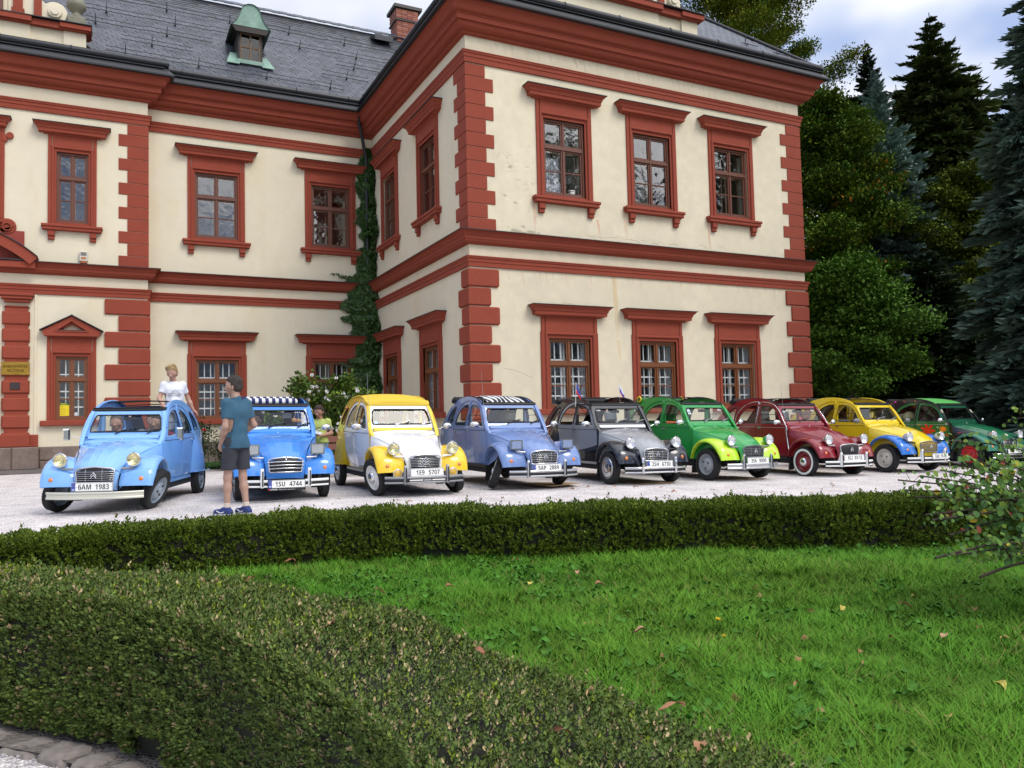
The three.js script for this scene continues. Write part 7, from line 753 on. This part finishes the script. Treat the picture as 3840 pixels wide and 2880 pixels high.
  if (o.shoes) for (const s of ['L', 'R']) { const a = J['an' + s], t = J['toe' + s], yb = 0.025, L = [[[a[0], 0.05, a[2]], [t[0], 0.042, t[2]], 0.050, 0.042], [[a[0], 0.075, a[2]], mix3(a, t, 0.35), 0.047, 0.042], [[a[0] - (t[0] - a[0]) * 0.25, 0.05, a[2] - (t[2] - a[2]) * 0.25], a, 0.042, 0.04]], f = blend(L, 0.02), sh = part('shoe', cut(f, L, (x, y, z) => Math.max(yb - y, y - a[1] - 0.035), 0.006), std(o.shoes, 0.7), root); const L2 = L.slice(0, 1).concat(L.slice(2)).map(([p, q, r, e]) => [p, q, r + 0.006, e + 0.006]), f2 = blend(L2, 0.02); part('sole', cut(f2, L2, (x, y, z) => Math.max(0.002 - y, y - yb - 0.006), 0.006), std([0.55, 0.56, 0.58], 0.7), sh); if (o.swoosh) { const d = V(t[0] - a[0], 0, t[2] - a[2]).normalize(), n = V(d.z, 0, -d.x); for (const q of [-1, 1]) { const P = (u, y) => { const b = V(a[0], 0, a[2]).addScaledVector(d, u).addScaledVector(n, q * 0.049); return [b.x, y, b.z]; }; part('shoe_stripe', [tube([P(0.0, 0.062), P(0.05, 0.045), P(0.085, 0.05), P(0.13, 0.068)], 0.0055, 5)], M.whiteBar, sh); } } }
  return root;
}
// man in the blue shirt, back to the viewer, weight on both feet
person({ pos: [-6.10, 0.13, 6.36], turn: -2.60, label: 'man in blue T-shirt and dark shorts standing back turned between two blue cars', k: 0.87, look: 0.75, nod: 0.04, skin: [0.37, 0.222, 0.165], hairCol: [0.030, 0.022, 0.017], seed: 4, hairLow: 0.07,
  J: { pelvis: [0, 0.93, 0], belly: [0, 1.10, 0.015], chest: [0, 1.31, -0.005], neck: [0, 1.485, 0.0], head: [0.01, 1.645, 0.035], shL: [0.150, 1.425, -0.01], shR: [-0.150, 1.42, -0.01], elL: [0.205, 1.13, -0.05], wrL: [0.165, 0.915, 0.09], elR: [-0.235, 1.15, -0.06], wrR: [-0.16, 1.02, 0.15], haL: { dir: [-0.15, -0.9, 0.35], nrm: [-1, 0, 0.1], side: -1, curl: 0.5 }, haR: { dir: [0.7, -0.2, 0.6], nrm: [0.5, 0, -1], side: 1, curl: 0.5 }, hipL: [0.088, 0.90, 0], hipR: [-0.088, 0.90, 0], knL: [0.11, 0.49, 0.03], knR: [-0.09, 0.49, -0.01], anL: [0.12, 0.085, 0.03], anR: [-0.085, 0.085, -0.09], toeL: [0.15, 0.045, 0.20], toeR: [-0.09, 0.045, 0.08] },
  shirt: [0.032, 0.098, 0.158], sleeve: 0.66, hem: -0.075, shorts: [0.030, 0.032, 0.042], shortLen: 0.80, shortR: 0.108, socks: [0.55, 0.47, 0.40], shoes: [0.012, 0.028, 0.14], swoosh: true });
// boy standing up through the open roof
{ const b = person({ pos: [-6.56, 0.74, 2.34], turn: 0.05, label: 'blond boy in white T-shirt standing up through the roof of the sky blue car', k: 0.80, look: -0.42, nod: 0.32, hk: 0.98, skin: [0.47, 0.265, 0.19], hairCol: [0.30, 0.20, 0.085], seed: 8, sweep: -1, hairLow: 0.035, hair: [[[-0.05, 0.11, 0.03], [0.04, 0.135, 0.0], 0.032, 0.036], [[-0.06, 0.10, 0.045], [-0.085, 0.085, 0.055], 0.022, 0.010], [[0.0, 0.125, 0.04], [-0.07, 0.12, 0.055], 0.028, 0.016], [[0.04, 0.10, 0.045], [0.055, 0.07, 0.05], 0.022, 0.012], [[-0.01, 0.10, 0.055], [-0.03, 0.075, 0.07], 0.02, 0.01]], legs: true,
  J: { pelvis: [0, 0.86, 0], belly: [0, 1.0, 0.02], chest: [0, 1.18, 0.01], neck: [-0.01, 1.335, 0.015], head: [-0.025, 1.475, 0.06], shL: [0.14, 1.275, 0], shR: [-0.14, 1.28, 0], elL: [0.235, 1.04, -0.06], wrL: [0.315, 0.83, -0.02], elR: [-0.235, 1.05, 0.04], wrR: [-0.20, 0.935, 0.235], haL: { dir: [0.6, -0.5, 0.2], nrm: [0, -1, 0], side: 1, curl: 0.6 }, haR: { dir: [0.15, -0.1, 0.8], nrm: [0, -1, 0.1], side: -1, curl: 0.75 }, hipL: [0.08, 0.83, 0], hipR: [-0.08, 0.83, 0], knL: [0.09, 0.46, 0.02], knR: [-0.09, 0.46, 0.02], anL: [0.09, 0.08, 0], anR: [-0.09, 0.08, 0], toeL: [0.10, 0.045, 0.13], toeR: [-0.10, 0.045, 0.13] },
  shirt: [0.74, 0.75, 0.80], sleeve: 0.6, hem: -0.06, shorts: [0.50, 0.51, 0.55], shortLen: 0.9, shoes: [0.05, 0.05, 0.06],
  print: (sh, J, k) => { const L = [], z = 0.142, y = 1.12, W2 = 0.11; const ink = std([0.07, 0.08, 0.12], 0.8), P = (pts) => L.push(tube(pts.map(([a, b]) => [a, y + b, z - 0.55 * a * a + (b > 0.05 ? -0.004 : 0)]), 0.0026, 4, 24)); P([[-W2, -0.02], [-W2 * 0.95, 0.01], [-W2 * 0.4, 0.02], [-W2 * 0.15, 0.055], [W2 * 0.3, 0.058], [W2 * 0.65, 0.015], [W2, 0.0], [W2, -0.025]]); P([[-W2, -0.02], [0, -0.028], [W2, -0.025]]); for (const c of [-0.065, 0.065]) P(Array.from({ length: 9 }, (_, i) => [c + 0.024 * Math.cos(i * 0.785), -0.03 + 0.024 * Math.sin(i * 0.785)])); P([[-0.1, 0.0], [-0.03, 0.006], [0.1, -0.005]]); part('printed_drawing', L, ink, sh); } }); b.rotation.z = 0.02; }
// girl with the phone by the white flowering bush
{ const g = person({ pos: [-3.93, 0.20, 1.62], turn: -0.36, label: 'girl in lime T-shirt and denim shorts looking down at a phone by the bush', k: 0.80, look: -0.38, nod: 0.32, hk: 0.95, skin: [0.38, 0.20, 0.14], hairCol: [0.028, 0.016, 0.010], seed: 5, hairLow: 0.06, hair: [[[0.02, 0.02, -0.09], [0.06, -0.08, -0.10], 0.045, 0.03], [[-0.07, 0.05, 0.0], [-0.10, -0.05, -0.02], 0.028, 0.02], [[-0.06, 0.08, 0.0], [-0.11, 0.02, 0.0], 0.03, 0.018]],
  J: { pelvis: [0, 0.76, 0], belly: [0, 0.89, 0.012], chest: [0, 1.05, 0.0], neck: [0, 1.195, 0.015], head: [-0.005, 1.335, 0.06], shL: [0.145, 1.145, 0], shR: [-0.145, 1.145, 0], elL: [0.215, 0.92, 0.0], wrL: [0.04, 0.875, 0.205], elR: [-0.21, 0.92, 0.01], wrR: [-0.06, 0.88, 0.21], haL: { dir: [-0.75, 0.25, 0.35], nrm: [0, 0.6, 0.5], side: 1, curl: 0.5 }, haR: { dir: [0.6, 0.3, 0.3], nrm: [0.2, 0.7, 0.4], side: 1, curl: 0.6 }, hipL: [0.072, 0.74, 0], hipR: [-0.072, 0.74, 0], knL: [0.08, 0.42, 0.02], knR: [-0.08, 0.42, 0.02], anL: [0.08, 0.075, 0], anR: [-0.08, 0.075, 0], toeL: [0.09, 0.042, 0.13], toeR: [-0.09, 0.042, 0.13] },
  shirt: [0.42, 0.50, 0.14], sleeve: 0.66, hem: -0.02, shorts: [0.16, 0.24, 0.36], shortLen: 0.42, shoes: [0.5, 0.5, 0.52], print: (sh) => part('printed_mark', [tube([[-0.05, 1.0, 0.118], [-0.03, 1.03, 0.122], [0.0, 1.04, 0.124], [0.03, 1.03, 0.122], [0.05, 1.0, 0.118]], 0.004, 4), tube([[-0.03, 0.99, 0.124], [0.03, 0.99, 0.124]], 0.005, 4)], std([0.10, 0.13, 0.05], 0.8), sh) });
  const v = V(0.0, 0.935, 0.285).applyAxisAngle(V(0, 1, 0), -0.36); const ph = base('phone', [-3.93 + v.x, 0.20 + v.y, 1.62 + v.z], -0.36); tag(ph, 'pale phone held in both hands by the girl in the lime T-shirt', 'phone'); part('case', at(cbox(0.075, 0.15, 0.009, 0.004), 0, 0, 0, -0.9, 0, 1.2), std([0.55, 0.58, 0.6], 0.3), ph); part('screen', at(new THREE.PlaneGeometry(0.066, 0.135), 0, 0.004, -0.003, -0.9 + Math.PI, 0, -1.2), std([0.02, 0.02, 0.025], 0.1), ph); }
// passengers, seen dimly through the windscreens
function sitter(car, lx, lz, ly, label, o) { const p = V(lx, ly, lz).applyMatrix4(new THREE.Matrix4().compose(car.position, car.quaternion, V(1, 1, 1))); return person({ pos: [p.x, p.y, p.z], turn: car.rotation.y + (o.turn || 0), label, k: 0.95, legs: false, coarse: true, seed: o.seed, hairCol: o.hairCol, skin: o.skin, look: o.look, nod: o.nod, hairLow: o.hairLow, J: { pelvis: [0, 0.06, 0], belly: [0, 0.2, -0.01], chest: [0, 0.40, -0.03], neck: [0, 0.57, -0.01], head: [0, 0.72, 0.03], shL: [0.18, 0.51, -0.02], shR: [-0.18, 0.51, -0.02], elL: [0.24, 0.26, 0.06], elR: [-0.24, 0.26, 0.06], wrL: [0.16, 0.22, 0.28], wrR: [-0.16, 0.22, 0.28], haL: { dir: [-0.2, 0, 1], nrm: [-0.3, -1, 0], side: 1, curl: 0.6 }, haR: { dir: [0.2, 0, 1], nrm: [0.3, -1, 0], side: -1, curl: 0.6 } }, shirt: o.shirt, sleeve: 0.62, hem: -0.02 }); }
for (const c of CAR) if (c) c.updateMatrixWorld();
sitter(CAR[1], -0.30, -1.22, 0.50, 'balding passenger sitting behind the left half of the sky blue car windscreen', { seed: 21, hairCol: [0.10, 0.08, 0.07], look: 0.1, shirt: [0.16, 0.05, 0.09], hairLow: 0.02 });
sitter(CAR[1], 0.30, -1.24, 0.50, 'person at the wheel of the sky blue car', { seed: 22, hairCol: [0.02, 0.015, 0.012], look: -0.3, shirt: [0.25, 0.05, 0.10] });
sitter(CAR[1], -0.02, -2.10, 0.54, 'person on the back seat of the sky blue car', { seed: 23, hairCol: [0.05, 0.035, 0.025], nod: 0.2, shirt: [0.2, 0.2, 0.24] });
sitter(CAR[2], -0.25, -1.22, 0.48, 'dark haired young man in profile behind the windscreen of the square-lamped mid blue car', { seed: 24, hairCol: [0.03, 0.018, 0.012], look: -0.9, shirt: [0.45, 0.44, 0.42] });
sitter(CAR[2], -0.32, -2.05, 0.50, 'person in pale top on the back seat of the mid blue car', { seed: 25, hairCol: [0.06, 0.04, 0.03], look: 0.2, shirt: [0.5, 0.48, 0.44] });
// ---------- climbing ivy, flowering bushes, bench, the shrub leaning in from the right ----------
{ const r = mulberry(301), root = base('ivy', [0, 0, 0]); tag(root, 'dark ivy climbing the inner corner beside the downpipe', 'climbing plant');
  const lf = (() => { const s = shp([[0, 0], [0.5, -0.12], [0.42, 0.22], [0.7, 0.5], [0.28, 0.55], [0, 1], [-0.28, 0.55], [-0.7, 0.5], [-0.42, 0.22], [-0.5, -0.12]]); const g = new THREE.ShapeGeometry(s); const p = g.attributes.position; for (let i = 0; i < p.count; i++) p.setZ(i, 0.18 * Math.abs(p.getX(i)) - 0.1 * p.getY(i) ** 2); g.computeVertexNormals(); return norm(g); })();
  // half width of the growth on the main front (left of the corner) and on the wing side, by height
  const left = [[0.3, 0.5], [1.5, 0.95], [2.5, 1.15], [3.2, 0.95], [3.9, 0.75], [4.4, 0.9], [5.2, 1.15], [5.6, 0.95], [6.2, 0.72], [7.2, 0.72], [7.8, 0.62], [8.6, 0.52], [9.6, 0.36], [10.2, 0.2]], right = [[0.3, 0.3], [1.5, 0.6], [3.5, 0.65], [4.5, 0.65], [5.5, 0.8], [6.5, 0.7], [7.5, 0.6], [8.5, 0.4], [10, 0.22]];
  const ms = [], cs = []; for (let i = 0; i < 17000; i++) { const y = lerp(0.2, 10.2, Math.pow(r(), 1.0)), onL = r() < 0.62, w = tab(onL ? left : right, y) * (0.45 + 0.75 * vn(y * 1.6 + 5, onL ? 3 : 9, 999, 5) + 0.5 * (vn(y * 6 + 5, onL ? 3 : 9, 999, 6) - 0.4)), u = Math.pow(r(), 0.8) * w, th = 0.05 + 0.34 * (1 - u / w) * ss(0.1, 0.9, w) + 0.06 * vn(u * 5 + 9, y * 4 + 9, 999, 7); const q = r() < 0.72 ? 1 : r(); const x = onL ? -0.02 - u : -th * q, z = onL ? D + th * q : D + 0.02 + u; const s = 0.06 + r() * 0.06; ms.push(M4(x + (onL ? 0 : (r() - 0.5) * 0.03), y, z, (r() - 0.5) * 1.1 - 0.35, (onL ? 0 : -Math.PI / 2) + (r() - 0.5) * 1.5, Math.PI + (r() - 0.5) * 1.2, s)); const k = 0.5 + r() * 1.0; cs.push(C(0.045 * k, 0.095 * k, 0.020 * k)); }
  // trailing shoots
  for (const [x0, y0, dx, dy, n] of [[-0.7, 5.95, -0.7, 0.12, 60], [-0.8, 5.2, -0.5, -0.1, 30], [-0.7, 3.1, -0.45, 0.15, 50], [-0.45, 4.4, -0.4, -0.2, 40], [-0.6, 2.6, -0.5, 0.3, 50], [-0.35, 7.7, -0.35, 0.05, 25], [-0.3, 8.9, -0.2, 0.4, 30]]) for (let i = 0; i < n; i++) { const t = i / n; ms.push(M4(x0 + dx * t + (r() - 0.5) * 0.08, y0 + dy * t + (r() - 0.5) * 0.1, D + 0.05 + r() * 0.1 * (1 - t), (r() - 0.5) * 0.6, (r() - 0.5) * 0.8, Math.PI + (r() - 0.5), (0.07 - 0.04 * t))); cs.push(C(0.04, 0.075, 0.018)); }
  part('stem', [0, 1, 2].map((i) => tube([[-0.15 - i * 0.1, 0.2, D + 0.06], [-0.1 - i * 0.16, 2, D + 0.07], [-0.2 - i * 0.05, 4, D + 0.06], [-0.12 - i * 0.12, 6, D + 0.06], [-0.1 - i * 0.05, 8.2, D + 0.05], [-0.1, 9.8, D + 0.05]], 0.03 - i * 0.006, 6)), M.bark, root);
  inst('foliage', lf, std([1, 1, 1], 0.45), ms, root, cs).userData.kind = 'stuff'; }
function bush(name, pos, w, h, d, n, leaf, seed, label, cat, col, fl) {
  const r = mulberry(seed), root = base(name, pos); tag(root, label, cat); const st = [], ms = [], cs = [], cl = leafCluster(r, 16, 0.13, leaf, 0.55, 1.3); const tips = [];
  for (let i = 0; i < 26; i++) { const a = r() * 6.28, R = Math.sqrt(r()), e = [Math.cos(a) * R * w, h * (0.62 + 0.42 * r()) * (1 - 0.25 * R * R), Math.sin(a) * R * d]; tips.push(e); st.push(tube([[e[0] * 0.12, 0, e[2] * 0.12], [e[0] * 0.55, e[1] * 0.5, e[2] * 0.55], e], 0.012, 5, 8)); }
  part('stem', st, M.bark, root);
  for (let i = 0; i < n; i++) { const e = tips[Math.floor(r() * tips.length)], t = 0.25 + 0.8 * Math.pow(r(), 0.7), k = Math.min(1, t); const s = 0.7 + r() * 0.7; ms.push(M4(e[0] * lerp(0.12, 1, k) + (r() - 0.5) * 0.34, e[1] * t + (r() - 0.5) * 0.2, e[2] * lerp(0.12, 1, k) + (r() - 0.5) * 0.34, (r() - 0.5), r() * 6.28, (r() - 0.5), s)); cs.push(col(r)); }
  inst('foliage', cl, leafy(0.7), ms, root, cs).userData.kind = 'stuff';
  const pr = (() => { const l = []; for (let i = 0; i < 5; i++) l.push(leafQuad(fl.size, fl.size * 0.85, 0.25).applyMatrix4(M4(0, 0, 0, 1.05, 0, 0)).applyMatrix4(M4(0, 0, 0, 0, i * 1.2566, 0))); if (fl.double) for (let i = 0; i < 5; i++) l.push(leafQuad(fl.size * 0.7, fl.size * 0.7, 0.4).applyMatrix4(M4(0, 0.004, 0, 0.45, 0, 0)).applyMatrix4(M4(0, 0, 0, 0, i * 1.2566 + 0.6, 0))); return merge(l); })();
  const eyeG = at(new THREE.SphereGeometry(fl.size * 0.2, 8, 6), 0, fl.size * 0.12, 0), pm = std(fl.col, 0.7), em = std(fl.eye, 0.7);
  for (let i = 0; i < fl.n; i++) { const e = tips[Math.floor(r() * tips.length)], t = 0.45 + 0.6 * r(), x = e[0] * t + (r() - 0.5) * 0.3, y = e[1] * (0.35 + 0.72 * r()), z = e[2] * t + 0.22 + r() * 0.26; const f = mesh('flower', pr, pm, root); f.position.set(x, y, z); f.rotation.set(0.9 + (r() - 0.5) * 0.9, (r() - 0.5) * 1.6, (r() - 0.5) * 0.8, 'YXZ'); const c = mesh('flower_centre', eyeG, em, f); }
  return root;
}
const hib = (r) => { const k = 0.6 + r() * 0.9, q = r(); return q < 0.05 ? C(0.34, 0.24, 0.04) : q < 0.25 ? C(0.18 * k, 0.25 * k, 0.03 * k) : C(0.085 * k, 0.145 * k, 0.03 * k); };
bush('hibiscus_bush', [-2.95, 0.2, -2.6], 1.45, 2.4, 0.9, 2700, 0.075, 311, 'bush with many white blossoms between the mid blue and the yellow-roofed car', 'bush', hib, { n: 170, size: 0.062, col: [0.78, 0.76, 0.74], eye: [0.45, 0.10, 0.12], double: true });
bush('rose_bush', [-5.95, 0.24, -3.6], 0.62, 1.30, 0.5, 620, 0.05, 312, 'rose bush with dark red blooms beside the tail of the sky blue car', 'bush', (r) => { const k = 0.6 + r() * 0.8; return C(0.035 * k, 0.060 * k, 0.022 * k); }, { n: 15, size: 0.062, col: [0.38, 0.008, 0.020], eye: [0.22, 0.004, 0.010], double: true });
bush('rose_bush', [-4.75, 0.24, -3.9], 0.6, 0.9, 0.45, 420, 0.05, 313, 'low leafy rose bush behind the man in the blue shirt', 'bush', (r) => { const k = 0.6 + r() * 0.8; return C(0.035 * k, 0.060 * k, 0.022 * k); }, { n: 3, size: 0.05, col: [0.38, 0.008, 0.020], eye: [0.22, 0.004, 0.010], double: true });
{ const b = base('park_bench', [-2.95, 0.20, 0.25], 0.1); tag(b, 'red brown plank bench behind the gap left of the yellow-roofed car', 'bench'); const wd = boxed(std([0.20, 0.06, 0.04], 0.6, { map: redT })); for (const [y, z] of [[0.78, -0.16], [0.62, -0.13]]) part('backrest_plank', at(cbox(1.6, 0.13, 0.035, 0.008), 0, y, z, -0.15), wd, b); for (const z of [-0.05, 0.1, 0.25]) part('seat_plank', at(cbox(1.6, 0.035, 0.13, 0.008), 0, 0.43, z), wd, b); for (const x of [-0.65, 0.65]) part('leg', [bb(x - 0.03, x + 0.03, 0, 0.41, 0.2, 0.27), bb(x - 0.03, x + 0.03, 0, 0.82, -0.22, -0.17), bb(x - 0.03, x + 0.03, 0.37, 0.412, -0.2, 0.3)], M.black, b); }
// shrub on the right: real branches, three hundred single leaves, the rest of the leaves as one part
{ const r = mulberry(331), root = base('linden_shrub', [0, 0, 0]); tag(root, 'leafy shrub with yellowing leaves reaching in from the right edge over the lawn', 'shrub');
  const at2 = (px, py, d) => { const v = V((px - 512) / 512 * Math.tan(25.54 * Math.PI / 180) * 4 / 3, (384 - py) / 384 * Math.tan(25.54 * Math.PI / 180), -1).applyEuler(camera.rotation); return [camera.position.x + v.x * d, camera.position.y + v.y * d, camera.position.z + v.z * d]; };
  const basePt = at2(1230, 620, 5.4); basePt[1] = 0;
  const tips = [[898, 480, 4.6], [915, 497, 4.7], [940, 470, 4.8], [932, 520, 4.5], [960, 455, 5.0], [1000, 460, 4.7], [975, 500, 4.6], [1010, 420, 5.3], [1000, 520, 4.5], [950, 535, 4.5], [985, 545, 4.4], [1015, 490, 4.3], [1020, 535, 4.3], [940, 440, 5.2], [905, 490, 4.7], [922, 476, 4.7], [925, 515, 4.6], [938, 500, 4.6], [948, 462, 4.9], [1010, 555, 4.3], [945, 556, 4.4], [1030, 450, 4.9], [1040, 500, 4.8]];
  const hubs = [at2(1090, 470, 4.9), at2(1085, 520, 4.6), at2(1075, 430, 5.2), at2(1100, 560, 4.5)], wood = [], leaves = []; const bm = std([0.055, 0.038, 0.028], 0.9);
  const c0 = at2(980, 577, 4.4), c1 = at2(1060, 548, 4.5); part('branch', [tube([c0, at2(1010, 566, 4.42), at2(1035, 560, 4.45), c1, hubs[3]], 0.008, 6), tube([at2(935, 558, 4.4), at2(975, 548, 4.45), at2(1020, 538, 4.5), hubs[1]], 0.007, 6), tube([at2(1012, 560, 4.4), at2(1002, 545, 4.4), at2(992, 538, 4.4)], 0.004, 5)], bm, root);
  hubs.forEach((h, i) => wood.push(tube([basePt, mix3(basePt, h, 0.5).map((v, k) => v + (k === 1 ? 0.1 : 0.05 * i)), h], 0.018, 6)));
  const addLeaf = (p, s, dir) => leaves.push([p, s, dir]);
  tips.forEach(([px, py, d], i) => { const e = at2(px, py, d), h = hubs.reduce((a, b) => Math.hypot(b[0] - e[0], b[1] - e[1], b[2] - e[2]) < Math.hypot(a[0] - e[0], a[1] - e[1], a[2] - e[2]) ? b : a), m = mix3(h, e, 0.5).map((v, k) => v + (k === 1 ? 0.05 : (r() - 0.5) * 0.08)); wood.push(tube([h, m, e], 0.005, 5, 12)); const cv2 = new THREE.CatmullRomCurve3([V(...h), V(...m), V(...e)]); const n = 64; for (let k = 0; k < n; k++) { const t = 0.12 + 0.88 * k / n, p = cv2.getPoint(t); const side = k % 2 ? 1 : -1; const tw = (r() < 0.4 ? 0.03 : 0.11) * (1.1 - t * 0.5); const q = [p.x + (r() - 0.5) * tw * 2, p.y + (r() - 0.4) * tw * 1.6, p.z + (r() - 0.5) * tw * 2]; addLeaf(q, (0.040 + r() * 0.028) * (t > 0.85 ? 0.65 : 1), side); if (r() < 0.4) wood.push(rod([p.x, p.y, p.z], q, 0.002, 0.0015, 4)); } });
  for (let i = 0; i < 800; i++) { const e = at2(lerp(950, 1090, Math.sqrt(r())), lerp(450, 560, r()) + (r() - 0.5) * 20, lerp(4.4, 5.2, r())); addLeaf(e, 0.040 + r() * 0.028, 1); }
  part('twigs', wood, bm, root);
  const rnd2 = (() => { const s = []; for (let i = 0; i <= 16; i++) { const a = i / 16 * 6.283; s.push([0.46 * Math.sin(a) * (1 + 0.05 * Math.cos(a * 9)), 0.5 - 0.5 * Math.cos(a) + 0.04 * Math.cos(a) * Math.cos(a)]); } s[8] = [0, 1.1]; const g = new THREE.ShapeGeometry(shp(s.slice(0, 16))); const p = g.attributes.position; for (let i = 0; i < p.count; i++) p.setZ(i, 0.16 * Math.abs(p.getX(i)) - 0.12 * (p.getY(i) - 0.3) ** 2); g.computeVertexNormals(); return norm(g); })();
  const cols = [[0.085, 0.17, 0.040], [0.11, 0.20, 0.040], [0.065, 0.14, 0.040], [0.15, 0.23, 0.035], [0.45, 0.34, 0.035], [0.22, 0.06, 0.04]], lm = cols.map((c) => phys(c, 0.75, { specularIntensity: 0.3 }));
  const M5 = (p, s, k) => M4(...p, -0.5 + (r() - 0.5) * 1.1, -0.3 + (r() - 0.5) * 2.6, Math.PI * 0.9 + (r() - 0.5) * 2.2, s), rest = [], rc = [];
  leaves.forEach(([p, s], i) => { const m = M5(p, s * 0.64), q = r(), j = q < 0.03 ? 4 : q < 0.045 ? 5 : Math.floor(r() * 4); if (i < 300) { const l = mesh('leaf', rnd2, lm[j], root); l.applyMatrix4(m); } else { rest.push(m); rc.push(C(...cols[j])); } });
  inst('foliage', rnd2, leafy(0.75), rest, root, rc).userData.kind = 'stuff'; }
renderer.render(scene, camera);
